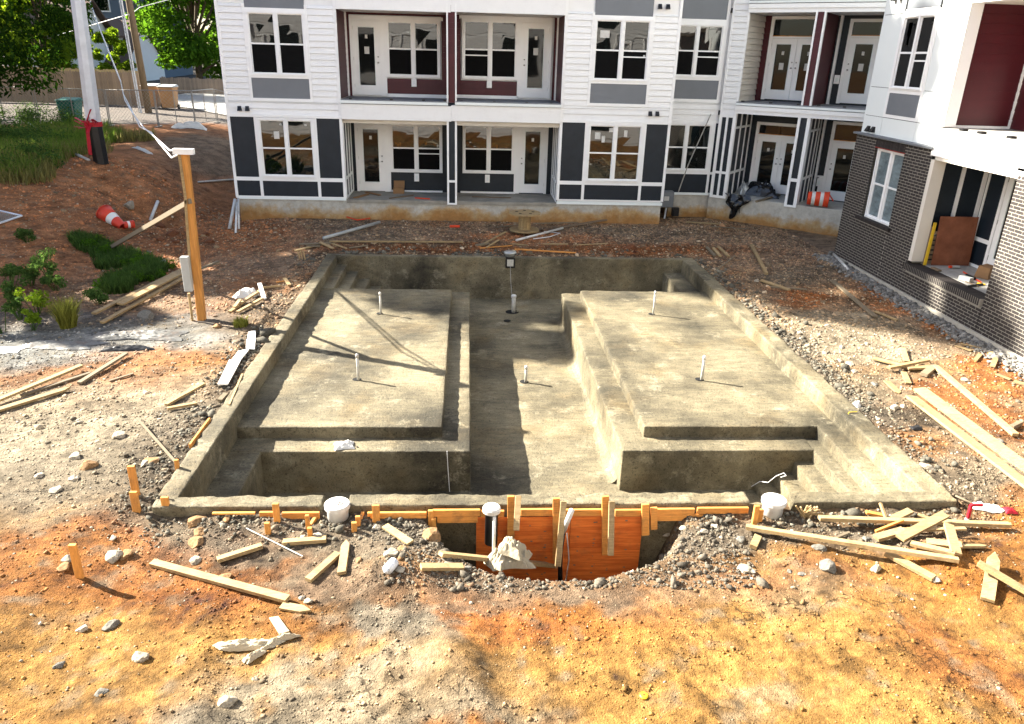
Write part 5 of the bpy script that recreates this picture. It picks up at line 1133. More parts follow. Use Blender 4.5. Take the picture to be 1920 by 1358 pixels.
# ================================================================== LEFT BACKGROUND
# tall galvanised pole, black foot, red tape
b = at(190, 304)
sp = thing('steel_pole', 'tall leaning galvanised steel pole with black foot and red tape on the left bank', 'pole', b)
t1 = onY(176, 232, b.y); t2 = onY(138, -60, b.y-.2); t3 = t2+(t2-t1)*1.2
def octo(pts, rs, name, mt, par): MB().tube(pts, rs, 8).build(name, mt, par)
octo([t1, t2, t3], [.235, .20, .16], 'shaft', M['galv'], sp); octo([b+Vector((0, 0, -.4)), (t1+(b-t1)*.02)], [.235, .238], 'foot', M['black'], sp)
tp = MB()
for k in range(16):
    a = rng.uniform(0, 6.28); c = t1+Vector((.26*math.cos(a), -.2-.1*rng.random(), rng.uniform(-.15, .15))); d_ = Vector(rng.normal(0, .16, 3)); tp.bar(c, c+d_+Vector((-.06, -.08, .04)), .09, .01)
tp.build('tape_bow', M['red'], sp)
q = MB(); q.bar(t1+Vector((-.12, -.24, -.1)), b+Vector((-.18, -.26, .25)), .11, .012, up=(0, 1, 0)); q.build('tape_tail', M['red'], sp)
MB().tube([t1+Vector((0, 0, -.08)), t1+Vector((0, 0, .06))], .25, 10).build('tape_band', M['red'], sp)

# wooden utility pole with its conduits and wires
u = at(279, 212)
up_ = thing('utility_pole', 'brown wooden utility pole leaning slightly, with conduits, in front of the big green tree', 'pole', u)
ut = onY(238, -20, u.y); ut2 = ut+(ut-u)*.25
MB().tube([u, ut, ut2], [.18, .155, .14], 12).build('shaft', M['pole'], up_, True)
for dx, r in ((-.32, .05), (-.42, .03)): MB().tube([u+Vector((dx, -.15, 0)), ut+Vector((dx, -.1, 0)), ut2+Vector((dx, -.1, 0))], r, 6).build('conduit', M['galv'], up_)
ww = thing('overhead_wires', 'thin overhead wires running from the utility pole toward the tall dark tree', 'wire', ut)
MB().tube([onY(95, 70, 48), onY(170, 48, 47), onY(242, 27, u.y-.3)], .022, 5).build('wire', M['cable'], ww); MB().tube([onY(242, 30, u.y-.3), onY(262, 14, 46), onY(330, -4, 47)], .02, 5).build('wire', M['cable'], ww)

# privacy fences: every board is a part
def fence(name, label, a, b, h, bw, mt, n_rail=2, z=None, back=False):
    a = Vector(a); b = Vector(b); L = (b-a).length; n = int(L/bw); dr = (b-a)/n; ang = math.atan2(dr.y, dr.x)
    t = thing(name, label, 'fence', a)
    ms = []
    for k in range(5):
        hh = h*(1+random.uniform(-.02, .02)); key = ('picket', name, k, round(h, 2)); q = MB(); w = dr.length-.012
        q._a([(0, 0, 0), (w, 0, 0), (w, .02, 0), (0, .02, 0), (0, 0, hh-.05), (w, 0, hh-.05), (w, .02, hh-.05), (0, .02, hh-.05), (.03, 0, hh), (w-.03, 0, hh), (w-.03, .02, hh), (.03, .02, hh)],
             [(0, 3, 2, 1), (0, 1, 5, 4), (1, 2, 6, 5), (2, 3, 7, 6), (3, 0, 4, 7), (4, 5, 9, 8), (5, 6, 10, 9), (6, 7, 11, 10), (7, 4, 8, 11), (8, 9, 10, 11)])
        me = bpy.data.meshes.new('fence_board'); me.from_pydata(q.v, [], q.f); me.materials.append(mt); ms.append(me)
    for i in range(n):
        p = a+dr*i; zz = gz(p.x, p.y) if z is None else z
        o = bpy.data.objects.new('fence_board', ms[random.randrange(5)]); COL.objects.link(o); o.location = (p.x, p.y, zz+.03); o.rotation_euler = (0, random.uniform(-.006, .006), ang); adopt(o, t)
    for k in range(n_rail):
        zz = .35+k*(h-.7)/max(1, n_rail-1); za = (gz(a.x, a.y) if z is None else z)+zz; zb = (gz(b.x, b.y) if z is None else z)+zz
        nrm = Vector((-dr.y, dr.x, 0)).normalized()*.05; MB().bar((a.x+nrm.x, a.y+nrm.y, za), (b.x+nrm.x, b.y+nrm.y, zb), .04, .09).build('rail', mt, t)
    return t
fA = at(-60, 215); fB = at(268, 214); fC = at(276, 186); fD = at(405, 181)
fence('wood_fence', 'long weathered wood privacy fence left of the utility pole, behind the chain link fence', (-34, 46.0, 0), (-17.9, 45.0, 0), 1.75, .145, M['fencewood'])
fence('wood_fence', 'grey brown wood privacy fence behind the two trash bins, right of the utility pole', (-22.0, 58.5, 0), (-12.6, 57.0, 0), 1.85, .145, M['fencewood'], z=1.0)
fence('wood_fence', 'short pale section of wood fence next to the white building corner', (-12.5, 57.0, 0), (-9.8, 57.6, 0), 1.6, .145, M['fencewood2'], z=1.0)
fence('wood_fence', 'newer yellow wood fence rising behind the weathered one', (-30.5, 53.0, 0), (-20.5, 52.0, 0), 2.2, .2, M['fencewood2'], z=gz(-25, 52)-.55)
fence('wood_fence', 'dark stained wood fence returning beside the tall dark tree', (-31.8, 51.0, 0), (-30.6, 53.0, 0), 2.3, .2, M['oldwood'], z=gz(-25, 52)-.55)

# two trash bins and a green cart
def bin_(px, py, lab, mt, w=.62, h=1.05):
    p = at(px, py); t = thing('trash_bin', lab, 'trash bin', p, 'wheeled bins in the alley' if mt == M['binb'] else None)
    x, y, z = p; b = w/2
    MB().hexa([(x-b*.78, y-b*.8, z+.08), (x+b*.78, y-b*.8, z+.08), (x+b*.78, y+b*.8, z+.08), (x-b*.78, y+b*.8, z+.08), (x-b, y-b, z+h), (x+b, y-b, z+h), (x+b, y+b, z+h), (x-b, y+b, z+h)]).build('body', mt, t, bevel=.03)
    MB().hexa([(x-b-.04, y-b-.04, z+h), (x+b+.04, y-b-.04, z+h), (x+b+.04, y+b+.06, z+h), (x-b-.04, y+b+.06, z+h), (x-b, y-b, z+h+.05), (x+b, y-b, z+h+.05), (x+b, y+b, z+h+.12), (x-b, y+b, z+h+.12)]).build('lid', M['metalbox'] if mt == M['binb'] else mt, t, bevel=.02)
    for s in (-1, 1): MB().tube([(x+s*(b-.08), y+b*.7, z+.12), (x+s*b, y+b*.7, z+.12)], .12, 12).build('wheel', M['black'], t)
    MB().tube([(x-b, y+b+.08, z+h-.02), (x+b, y+b+.08, z+h-.02)], .02, 6).build('handle', mt, t)
bin_(289, 203, 'tan wheeled trash bin with a grey lid, beside the utility pole', M['binb'], .8, 1.15); bin_(320, 205, 'tan wheeled trash bin with a grey lid, right of its twin', M['binb'], .8, 1.15)
bin_(137, 232, 'dark green wheeled cart behind the mesh fence, half hidden by grass', M['green'], .8, 1.0)
# temporary chain link panels
def wire_mesh(o, u, v, W, H, s, r):
    q = MB(); o = Vector(o); u = Vector(u); v = Vector(v)
    k = -H
    while k < W:
        for sg in (0, 1):
            a0 = max(0, k); a1 = min(W, k+H)
            if a1-a0 > .02:
                p0 = o+u*(a0 if not sg else W-a0)+v*(a0-k); p1 = o+u*(a1 if not sg else W-a1)+v*(a1-k); q.bar(p0, p1, r, r)
        k += s
    return q
def panel(label, pa, pb, h=1.42, mesh=.16, cat='fence panel', nm='chain_link_panel', zoff=.12):
    a = Vector(pa); b = Vector(pb); t = thing(nm, label, cat, a, 'temporary chain link panels along the alley'); up = Vector((0, 0, 1))
    fr_ = MB()
    for p, q in ((a+up*zoff, b+up*zoff), (a+up*(zoff+h), b+up*(zoff+h))): fr_.tube([p, q], .022, 6)
    for w in (0, 1): p = a+(b-a)*w; fr_.tube([p-up*.05, p+up*(zoff+h)], .024, 6)
    m_ = a+(b-a)*.5; fr_.tube([m_+up*zoff, m_+up*(zoff+h)], .018, 6)
    fr_.build('frame', M['steel'], t)
    L = (b-a).length; u = (b-a).normalized()
    wire_mesh(a+up*zoff, u, up, L, h, mesh, .006).build('mesh', M['steel'], t)
    for p in (a, b): MB().bar(p+Vector((0, -.35, .02)), p+Vector((0, .35, .02)), .05, .04).build('foot', M['steel'], t)
cl = [(-60, 232), (60, 247), (130, 245), (213, 250), (280, 248), (335, 245), (362, 232), (412, 222)]
CP = [at(x, y) for x, y in cl]
CP = [Vector((-27, 37.2, 0)), Vector((-22.4, 36.6, 0)), Vector((-19.2, 36.2, 0)), Vector((-16.2, 36.4, 0)), Vector((-13.9, 36.0, 0)), Vector((-12.4, 36.4, 0)), Vector((-12.3, 39.2, 0)), Vector((-10.4, 40.2, 0))]
for p in CP: p.z = gz(p.x, p.y)
labs = ['chain link panel at the far left above the tall grass', 'chain link panel in front of the green cart', 'chain link panel directly behind the steel pole', 'chain link panel in front of the utility pole foot', 'chain link panel in front of the two trash bins', 'chain link panel turning back toward the fence corner', 'braced chain link panel nearest the white building']
for i in range(7): panel(labs[i], CP[i]+(CP[i+1]-CP[i])*.03, CP[i+1])
q = at(0, 425); q2 = at(40, 408); t = thing('mesh_panel', 'chain link panel lying flat on the brown slope at the left edge', 'fence panel', q)
pts = [at(-60, 408, .06), at(-12, 398, .08), at(42, 409, .06), at(-20, 430, .06)]
f_ = MB()
for i in range(4): f_.tube([pts[i], pts[(i+1) % 4]], .025, 6)
f_.build('frame', M['galv'], t); f_ = MB()
for k in range(1, 14):
    w = k/14; f_.bar(pts[0].lerp(pts[3], w), pts[1].lerp(pts[2], w), .008, .008); f_.bar(pts[0].lerp(pts[1], w), pts[3].lerp(pts[2], w), .008, .008)
f_.build('mesh', M['steel'], t)

# houses beyond
def house(label, x0, x1, y, z0, zw, zr, wall, roof, ridge='x', dep=9, wins=(), gable=True):
    t = thing('house', label, 'house', ((x0+x1)/2, y, z0)); MB().box(x0, x1, y, y+dep, z0, zw).build('wall', wall, t)
    if ridge == 'x':
        m = y+dep/2; q = MB(); q._a([(x0-.5, y-.6, zw-.3), (x1+.5, y-.6, zw-.3), (x1+.5, m, zr), (x0-.5, m, zr), (x0-.5, y-.6, zw-.1), (x1+.5, y-.6, zw-.1), (x1+.5, m, zr+.2), (x0-.5, m, zr+.2)], MB.BF)
        q._a([(x0-.5, y+dep+.6, zw-.3), (x1+.5, y+dep+.6, zw-.3), (x1+.5, m, zr), (x0-.5, m, zr), (x0-.5, y+dep+.6, zw-.1), (x1+.5, y+dep+.6, zw-.1), (x1+.5, m, zr+.2), (x0-.5, m, zr+.2)], MB.BF); q.build('roof', roof, t)
        for xx_ in (x0, x1):
            q = MB(); q._a([(xx_, y, zw), (xx_, y+dep, zw), (xx_, m, zr)], [(0, 1, 2)]); q.build('gable_end', wall, t)
    else:
        m = (x0+x1)/2; q = MB()
        for s in (-1, 1):
            e = x0-.6 if s < 0 else x1+.6
            q._a([(e, y-.6, zw-.35), (e, y+dep, zw-.35), (m, y+dep, zr), (m, y-.6, zr), (e, y-.6, zw-.1), (e, y+dep, zw-.1), (m, y+dep, zr+.25), (m, y-.6, zr+.25)], MB.BF)
        q.build('roof', roof, t); q = MB(); q._a([(x0, y-.02, zw), (x1, y-.02, zw), (m, y-.02, zr)], [(0, 1, 2)]); q.build('gable_wall', wall, t)
        for s in (-1, 1):
            e = x0-.6 if s < 0 else x1+.6; MB().bar((e, y-.62, zw-.28), (m, y-.62, zr+.06), .06, .28, up=(0, 0, 1)).build('rake_board', M['trim'], t)
    for (wx, wz, ww_, wh) in wins:
        f = MB(); f.box(wx, wx+ww_, y-.09, y-.02, wz, wz+.12).box(wx, wx+ww_, y-.09, y-.02, wz+wh-.12, wz+wh).box(wx, wx+.12, y-.09, y-.02, wz+.12, wz+wh-.12).box(wx+ww_-.12, wx+ww_, y-.09, y-.02, wz+.12, wz+wh-.12).box(wx+ww_/2-.05, wx+ww_/2+.05, y-.08, y-.02, wz+.12, wz+wh-.12).box(wx+.12, wx+ww_-.12, y-.07, y-.03, wz+wh/2-.04, wz+wh/2+.04)
        fo = f.build('window', M['trim'], t); MB().box(wx+.1, wx+ww_-.1, y-.05, y-.015, wz+.1, wz+wh-.1).build('pane', M['glass'], fo)
    return t
YB = 82; xa = onY(150, 60, YB); xb = onY(245, 60, YB)
house('large blue grey house with a dark gabled roof rising behind the white cottage', xa.x-6, xb.x+2.5, YB, 1, 7.2, 13.5, M['house'], M['roofd'], 'y', 9, ((onY(178, 30, YB).x-1.6, 7.8, 3.2, 2.4),))
YB = 72; xa = onY(150, 110, YB); xb = onY(232, 110, YB)
hs = house('small white cottage with a brown shingle roof and a dormer, behind the trees', xa.x, xb.x, YB, 1, 3.6, 6.8, M['trim'], M['roof'], 'x', 9, ((onY(175, 110, YB).x, 1.6, 1.1, 1.5), (onY(205, 110, YB).x, 1.6, 1.1, 1.5)))
dx = onY(196, 60, YB+1).x
dq = MB(); dq.box(dx-1.0, dx+1.0, YB+.8, YB+4, 4.2, 5.7).build('dormer', M['trim'], hs); dq = MB()
for s in (-1, 1): dq._a([(dx+s*1.3, YB+.5, 5.5), (dx+s*1.3, YB+4.5, 5.5), (dx, YB+4.5, 6.9), (dx, YB+.5, 6.9), (dx+s*1.3, YB+.5, 5.65), (dx+s*1.3, YB+4.5, 5.65), (dx, YB+4.5, 7.05), (dx, YB+.5, 7.05)], MB.BF)
dq.build('dormer_roof', M['roof'], hs); qg = MB(); qg._a([(dx-1, YB+.78, 5.7), (dx+1, YB+.78, 5.7), (dx, YB+.78, 6.8)], [(0, 1, 2)]); qg.build('dormer_gable', M['trim'], hs)
for s in (-.55, .1): MB().box(dx+s, dx+s+.45, YB+.74, YB+.79, 4.5, 5.5).build('dormer_pane', M['glass'], hs)
YB = 66; xa = onY(75, 60, YB); xb = onY(128, 60, YB)
house('pale house with grey roof glimpsed between the trees at the left', xa.x-3, xb.x, YB, 1, 5.2, 8.2, M['trim'], M['roof'], 'x', 8)

# power post with brace, meter box and cables
pb = at(378, 600); Yp = pb.y
ps = thing('power_post', 'tall orange cedar post with a nailed brace and grey meter box, left of the pool', 'post', pb)
ptop = onY(345, 281, Yp)
MB().bar(pb+Vector((0, 0, -.3)), ptop, .14, .13, up=(0, 1, 0)).build('post', M['post'], ps, bevel=.008)
a = onY(340, 283, Yp-.0); bb_ = onY(357, 380, Yp); c_ = onY(366, 500, Yp)
MB().bar(a+Vector((-.02, -.02, 0)), bb_+Vector((-.05, -.02, 0)), .05, .12, up=(0, 1, 0)).build('side_board', M['lumber'], ps); MB().bar(bb_+Vector((-.06, -.02, .05)), c_+Vector((-.09, -.02, -.3)), .05, .12, up=(0, 1, 0)).build('side_board', M['lumber'], ps)
foot = at(204, 470); MB().bar(onY(357, 377, Yp-.1), foot+Vector((0, 0, .05)), .05, .09).build('brace', M['lumber2'], ps)
bx = onY(349, 515, Yp-.12); MB().box(bx.x-.05, bx.x+.10, Yp-.2, Yp-.08, bx.z-.32, bx.z+.36).build('meter_box', M['metalbox'], ps, bevel=.008)
MB().bar(onY(354, 550, Yp-.12), at(361, 602), .045, .05).build('box_leg', M['lumber'], ps)
MB().box(ptop.x-.16, ptop.x+.2, Yp-.14, Yp-.03, ptop.z-.07, ptop.z+.03).build('cable_clamp', M['cable'], ps)
cb_ = thing('service_cable', 'white service cable looping from the post top up to the sky past the steel pole', 'cable', ptop)
k0 = onY(226, 152, 30); pts1 = [ptop+Vector((-.05, 0, -.02)), onY(318, 282, 15.5), onY(296, 262, 18), onY(270, 240, 21), onY(250, 215, 24), onY(234, 188, 27), k0]
pts2 = [ptop+Vector((-.05, -.05, -.06)), onY(322, 296, 15.2), onY(300, 270, 18), onY(283, 248, 20.5), onY(262, 238, 22.5), onY(246, 205, 25), onY(231, 176, 28.5), k0]
for pp in (pts1, pts2): MB().tube(pp, .017, 6).build('cable', M['cable'], cb_, True)
MB().tube([k0, onY(205, 100, 33), onY(183, 45, 36), onY(164, -10, 39)], .03, 6).build('messenger_wire', M['cable'], cb_, True)
cd = thing('bent_conduit', 'long pale bent conduit lying on the weeds left of the steel pole', 'conduit', at(100, 270))
MB().tube([at(56, 243, .25), at(85, 262, .2), at(115, 280, .12), at(150, 296, .06), at(168, 302, .02)], .045, 8).build('pipe', M['pipe'], cd, True)

# fallen cones
def conet(px, py, qx, qy, lab, r=.2, tip=.035, nm='traffic_cone'):
    a = at(px, py, .16); b = at(qx, qy, .10); t = thing(nm, lab, 'traffic cone', a); d = (b-a); L = d.length
    P = lambda w: a+d*w; R_ = lambda w: r*(1-w)+tip*w
    for (w0, w1, mt, nm2) in ((0, .38, M['cone'], 'body'), (.38, .62, M['whiteband'], 'reflective_band'), (.62, 1., M['cone'], 'tip')):
        MB().tube([P(w0), P(w1)], [R_(w0), R_(w1)], 18, w0 == 0).build(nm2, mt, t, True)
    MB().tube([P(-.03), P(.0)], [r*1.02, r*1.05], 18).build('rim', M['cone'], t)
conet(198, 410, 232, 432, 'larger orange and white cone lying on its side in the ditch', .24, .1)
conet(252, 431, 232, 429, 'smaller orange and white cone half buried right of the larger one', .11, .09)

# cable reel
rp = at(983, 437); t = thing('cable_reel', 'empty wooden cable reel standing on end before the foundation wall', 'cable reel', rp)
rt = onY(983, 398, rp.y).z; rr = (onY(1012, 400, rp.y).x-onY(953, 400, rp.y).x)/2
top = MB().lathe((rp.x, rp.y, rt-.05), [(rr, 0), (rr, .045), (0, .046)], 30); top.build('top_flange', M['lumber'], t)
for k in range(5):
    a = k*1.26+.3; MB().lathe((rp.x+rr*.55*math.cos(a), rp.y+rr*.55*math.sin(a), rt-.002), [(.05, 0), (.05, .003), (0, .0035)], 10).build('flange_hole', M['dark'], t)
MB().lathe((rp.x, rp.y, rp.z+.08), [(rr*.95, 0), (rr*.95, .045), (0, .046)], 26).build('bottom_flange', M['lumber'], t)
for k in range(12):
    a = k*math.pi/6; c = Vector((rp.x+rr*.36*math.cos(a), rp.y+rr*.36*math.sin(a), rp.z+.12)); MB().bar(c, Vector((c.x, c.y, rt-.05)), rr*.17, .02, up=(math.cos(a), math.sin(a), 0)).build('drum_slat', M['lumber'], t)

# white pipes leaning at the building corner
for i, (p0, p1, r, lab) in enumerate((((430, 430), (441, 374), .05, 'thick white pipe, leftmost of those leaning on the building corner'), ((442, 438), (444, 380), .032, 'thin white pipe between its neighbours at the building corner'), ((448, 430), (447, 372), .032, 'white pipe closest to the foundation wall corner'))):
    a = at(*p0); b = onY(p1[0], p1[1], 24.15-i*.03); t = thing('white_pipe', lab, 'pipe', a); MB().tube([a, b], r, 12).build('pipe', M['pvc'], t, True); MB().tube([a-(b-a)*.004, a+(b-a)*.0], r*.8, 12).build('pipe_bore', M['dark'], t)
# electrical cabinets in the notch between the building and the wing
t = thing('electrical_cabinet', 'dark grey electrical cabinet on the wall in the notch beside the foundation', 'electrical box', (6.7, 25.3, .4))
MB().box(6.42, 6.95, 25.2, 25.5, .35, .88).build('cabinet', M['greybox'] if 'greybox' in M else M['grey'], t, bevel=.01); MB().box(6.62, 6.78, 25.17, 25.2, .58, .72).build('meter_window', M['paper'], t)
MB().tube([(6.5, 25.3, .35), (6.5, 25.3, -.1)], .04, 8).build('conduit', M['black'], t); MB().tube([(6.75, 25.3, .35), (6.72, 25.3, -.1)], .03, 8).build('conduit', M['galv'], t)
MB().box(6.96, 7.18, 25.2, 25.4, .05, .34).build('junction_box', M['black'], t)
t = thing('guy_rod', 'thin grey rod leaning across the ground floor window of the recess', 'rod', (6.9, 25.2, .8)); MB().tube([onY(1272, 360, 25.25), onY(1290, 310, 25.3), onY(1333, 214, 25.45)], .018, 6).build('rod', M['steel'], t)

def crumple(name, label, cat, c, rx, ry, h, mt, n=26, seed=0, rot=0., group=None, floor=None, parent=None, sharp=1.6):
    """a crumpled sheet lying in a heap: folded height field with ragged outline"""
    V = []; Fc = []; cs, sn = math.cos(rot), math.sin(rot)
    for i in range(n+1):
        for j in range(n+1):
            u, v = i/n*2-1, j/n*2-1; a = math.atan2(v, u); rg = .62+.38*vnoise(np.array([a*1.3+seed*5+10]), np.array([seed*3.3]))[0]*1.3
            x, y = u*rx*rg, v*ry*rg; e = max(abs(u), abs(v))
            f = float(np.abs(fbm(np.array([u*sharp+seed]), np.array([v*sharp*1.2-seed]), 1.7, 4, seed)[0]))*2.4
            z = h*((1-e**2.2)*.75+f*.75*(1-e**4))+.012
            X = c[0]+x*cs-y*sn; Y = c[1]+x*sn+y*cs
            V.append((X, Y, (gz(X, Y) if floor is None else floor)+z))
    for i in range(n):
        for j in range(n): Fc.append((i*(n+1)+j, (i+1)*(n+1)+j, (i+1)*(n+1)+j+1, i*(n+1)+j+1))
    o = link(name, mesh_np(name, V, Fc, mt, False), parent)
    if parent is None: tag(o, label, cat, group)
    return o
def onZ(px, py, z): return G(px, py, z)
# black and silver film thrown on the wing porch
c = onZ(1425, 362, .85); t = thing('plastic_film_heap', 'crumpled black and silver plastic film hanging off the wing porch', 'plastic film', (c.x, c.y, .8))
crumple('film', '', '', (c.x, c.y), .75, .42, .42, M['blackfilm'], 30, 3, math.radians(-38), floor=.78, parent=t); c2 = onZ(1465, 352, .9); crumple('film', '', '', (c2.x, c2.y), .5, .3, .5, M['silver'], 26, 5, math.radians(-38), floor=.78, parent=t)
c3 = onZ(1395, 360, .85); crumple('film', '', '', (c3.x, c3.y), .22, .2, .34, M['silver'], 16, 7, 0, floor=.78, parent=t)
w0 = B_.w((.95, -.12, .84)); q = MB()
for i in range(7):
    for j in range(7): pass
VV = []; FF = []
for i in range(13):
    for j in range(11):
        s = .45+.95*i/12; dn = j/10; wd = 1-.62*dn*abs(i/12-.5)*2-.25*dn
        s2 = .9+(s-.9)*wd+.08*math.sin(j*.9+i); VV.append(B_.w((s2, -.06-.16*math.sin(dn*2.6)*(.5+.5*math.sin(i*1.7+j*.6))-.03*math.sin(i*2.1), .90-.85*dn*(.75+.25*math.sin(i*.55)))))
for i in range(12):
    for j in range(10): FF.append((i*11+j, (i+1)*11+j, (i+1)*11+j+1, i*11+j+1))
link('hanging_film', mesh_np('hanging_film', VV, FF, M['blackfilm'], False), t)
p1 = onZ(1395, 376, .82); p2 = onZ(1462, 366, .82); t2 = thing('wood_offcut', 'short round wood piece lying at the porch edge under the film', 'wood', p1); MB().tube([onZ(1418, 378, .82), p2], .04, 8).build('stick', M['lumber2'], t2)
# orange barrel lying on its side
a = onZ(1514, 372, 1.02); b = onZ(1560, 377, 1.0); a.z = b.z = 1.03
t = thing('traffic_barrel', 'orange and white traffic barrel lying on its side on the wing porch', 'traffic barrel', a); dv = b-a
for (w0, w1, mt, r0, r1) in ((0, .16, 'orange', .20, .215), (.16, .3, 'whiteband', .215, .22), (.3, .5, 'orange', .22, .225), (.5, .64, 'whiteband', .225, .23), (.64, .8, 'orange', .235, .24)):
    MB().tube([a+dv*w0, a+dv*w1], [r0, r1], 22, w0 == 0).build('barrel_band' if mt == 'whiteband' else 'barrel_body', M[mt], t, True)
MB().tube([a+dv*.8, a+dv*.86], [.24, .25], 22, True).build('barrel_rim', M['orange'], t, True); MB().bar(a+dv*.86+Vector((0, 0, .15)), a+dv*1.05+Vector((0, 0, -.02)), .36, .02).build('barrel_foot', M['orange'], t)
# clutter on the lower decks
def deckbox(px, py, w, d_, h, lab, mt, rz=0., z=.605, open_=True, cat='box', nm='cardboard_box'):
    p = onZ(px, py, z); t = thing(nm, lab, cat, p); fr = Fr(p.x, p.y, rz); q = MB(fr); e = .008
    q.box(-w/2, w/2, -d_/2, -d_/2+e, .0+z, z+h).box(-w/2, w/2, d_/2-e, d_/2, z, z+h).box(-w/2, -w/2+e, -d_/2+e, d_/2-e, z, z+h).box(w/2-e, w/2, -d_/2+e, d_/2-e, z, z+h).box(-w/2, w/2, -d_/2, d_/2, z, z+e*.5); q.build('carton', mt, t)
    f = MB(fr); f.hexa([(-w/2, d_/2, z+h), (w/2, d_/2, z+h), (w/2, d_/2+e, z+h), (-w/2, d_/2+e, z+h), (-w/2, d_/2+.1, z+h+.2), (w/2, d_/2+.1, z+h+.2), (w/2, d_/2+.1+e, z+h+.2), (-w/2, d_/2+.1+e, z+h+.2)]); f.build('flap', mt, t); return t
deckbox(748, 362, .36, .3, .17, 'open brown cardboard box on the left ground floor deck', M['card'])
for (px, py, qx, qy, w, lab, mt, k) in ((665, 371, 690, 364, .12, 'flattened cardboard scrap left of the ground floor door', 'card', 'cardboard_scrap'), (686, 360, 712, 366, .10, 'torn cardboard scrap by the ground floor door sill', 'card', 'cardboard_scrap'), (730, 372, 775, 366, .05, 'dark broom head and straps on the left deck', 'oldwood', 'broom'), (778, 371, 806, 373, .05, 'red strap on the left ground floor deck', 'orange', 'strap'), (885, 369, 958, 371, .025, 'thin dark rail lying along the right ground floor deck', 'oldwood', 'rail')):
    a = onZ(px, py, .63); b = onZ(qx, qy, .63); t = thing(k, lab, k.replace('_', ' '), a); MB().bar(a, b, w, .03).build('piece', M[mt], t)

# things on the brick porch
fl = .745
pl = thing('wood_pallet', 'weathered wood pallet standing behind the reddish plywood on the porch', 'pallet', onZ(1780, 500, fl))
pa = onZ(1735, 497, fl); pb2 = onZ(1815, 498, fl); ph = .82; dv = (pb2-pa)
for k in range(7): zz = fl+.06+k*ph/7.2; MB().bar(Vector((pa.x, pa.y+.04, zz)), Vector((pb2.x, pb2.y+.04, zz+.0)), .02, .075).build('slat', M['oldwood'], pl)
for w in (.0, .5, .97): p = pa+dv*w; MB().bar(Vector((p.x, p.y+.075, fl)), Vector((p.x, p.y+.085, fl+ph+.05)), .04, .09, up=(0, 1, 0)).build('stringer', M['oldwood'], pl)
t = thing('level_board', 'yellow spirit level leaning at the left end of the pallet', 'level', pa); MB().bar(Vector((pa.x-.03, pa.y-.02, fl)), Vector((pa.x+.01, pa.y+.02, fl+.98)), .06, .03, up=(0, 1, 0)).build('level', M['yellow2'] if 'yellow2' in M else M['yellow'], t)
a = onZ(1745, 497, fl); b = onZ(1815, 498, fl); t = thing('plywood_sheet', 'reddish plywood sheet leaning against the pallet on the brick porch', 'plywood', a)
u = (b-a); q = MB(); bk = Vector((-u.y, u.x, 0)).normalized()*.12; th = Vector((-u.y, u.x, 0)).normalized()*-.02; H = 1.12
q._a([a, b, b+th, a+th, a+bk*.4+Vector((-.02, 0, H)), b+bk*.4+Vector((-.02, 0, H)), b+th+bk*.4+Vector((-.02, 0, H)), a+th+bk*.4+Vector((-.02, 0, H))], MB.BF); q.build('sheet', M['plyred'], t)
a = onZ(1779, 503, fl+.01); b = onZ(1798, 503, fl+.01); t = thing('marking_paint_can', 'orange tipped grey marking paint can lying below the plywood', 'paint can', a)
MB().tube([a+Vector((0, 0, .03)), a.lerp(b, .25)+Vector((0, 0, .03))], .03, 12).build('cap', M['orange'], t); MB().tube([a.lerp(b, .25)+Vector((0, 0, .03)), b+Vector((0, 0, .03))], .033, 12).build('can', M['metalbox'], t)
for (px, py, qx, qy, w, h, lab, mt, nm) in ((1748, 502, 1762, 508, .10, .04, 'short weathered block leaning at the plywood foot', 'oldwood', 'wood_block'), (1800, 520, 1822, 526, .13, .10, 'grey rolled tool bag on the brick porch', 'metalbox', 'tool_bag'), (1812, 516, 1828, 523, .06, .06, 'black sleeve behind the grey tool bag', 'black', 'black_sleeve'),
        (1806, 510, 1840, 530, .022, .03, 'orange handled pry tool across the porch clutter', 'orange', 'pry_tool'), (1815, 537, 1842, 533, .05, .035, 'black drill case by the yellow tool on the porch', 'black', 'drill_case'), (1832, 531, 1848, 534, .045, .03, 'yellow hand tool at the right end of the porch', 'yellow', 'hand_tool'), (1810, 528, 1836, 538, .03, .02, 'brown wood scraps between the tools on the porch', 'oldwood', 'wood_scrap')):
    a = onZ(px, py, fl+h/2); b = onZ(qx, qy, fl+h/2); t = thing(nm, lab, nm.replace('_', ' '), a); MB().bar(a, b, w, h).build('body', M[mt], t, bevel=.008)
p = onZ(1848, 520, fl); t = thing('cardboard_box', 'brown cardboard box on the brick porch in front of the white door', 'box', p); q = MB(Fr(p.x, p.y, .5)); q.hexa([(-.2, -.15, fl), (.2, -.15, fl), (.2, .15, fl), (-.2, .15, fl), (-.17, -.12, fl+.24), (.17, -.12, fl+.24), (.17, .12, fl+.26), (-.17, .12, fl+.26)]); q.build('carton', M['card'], t)

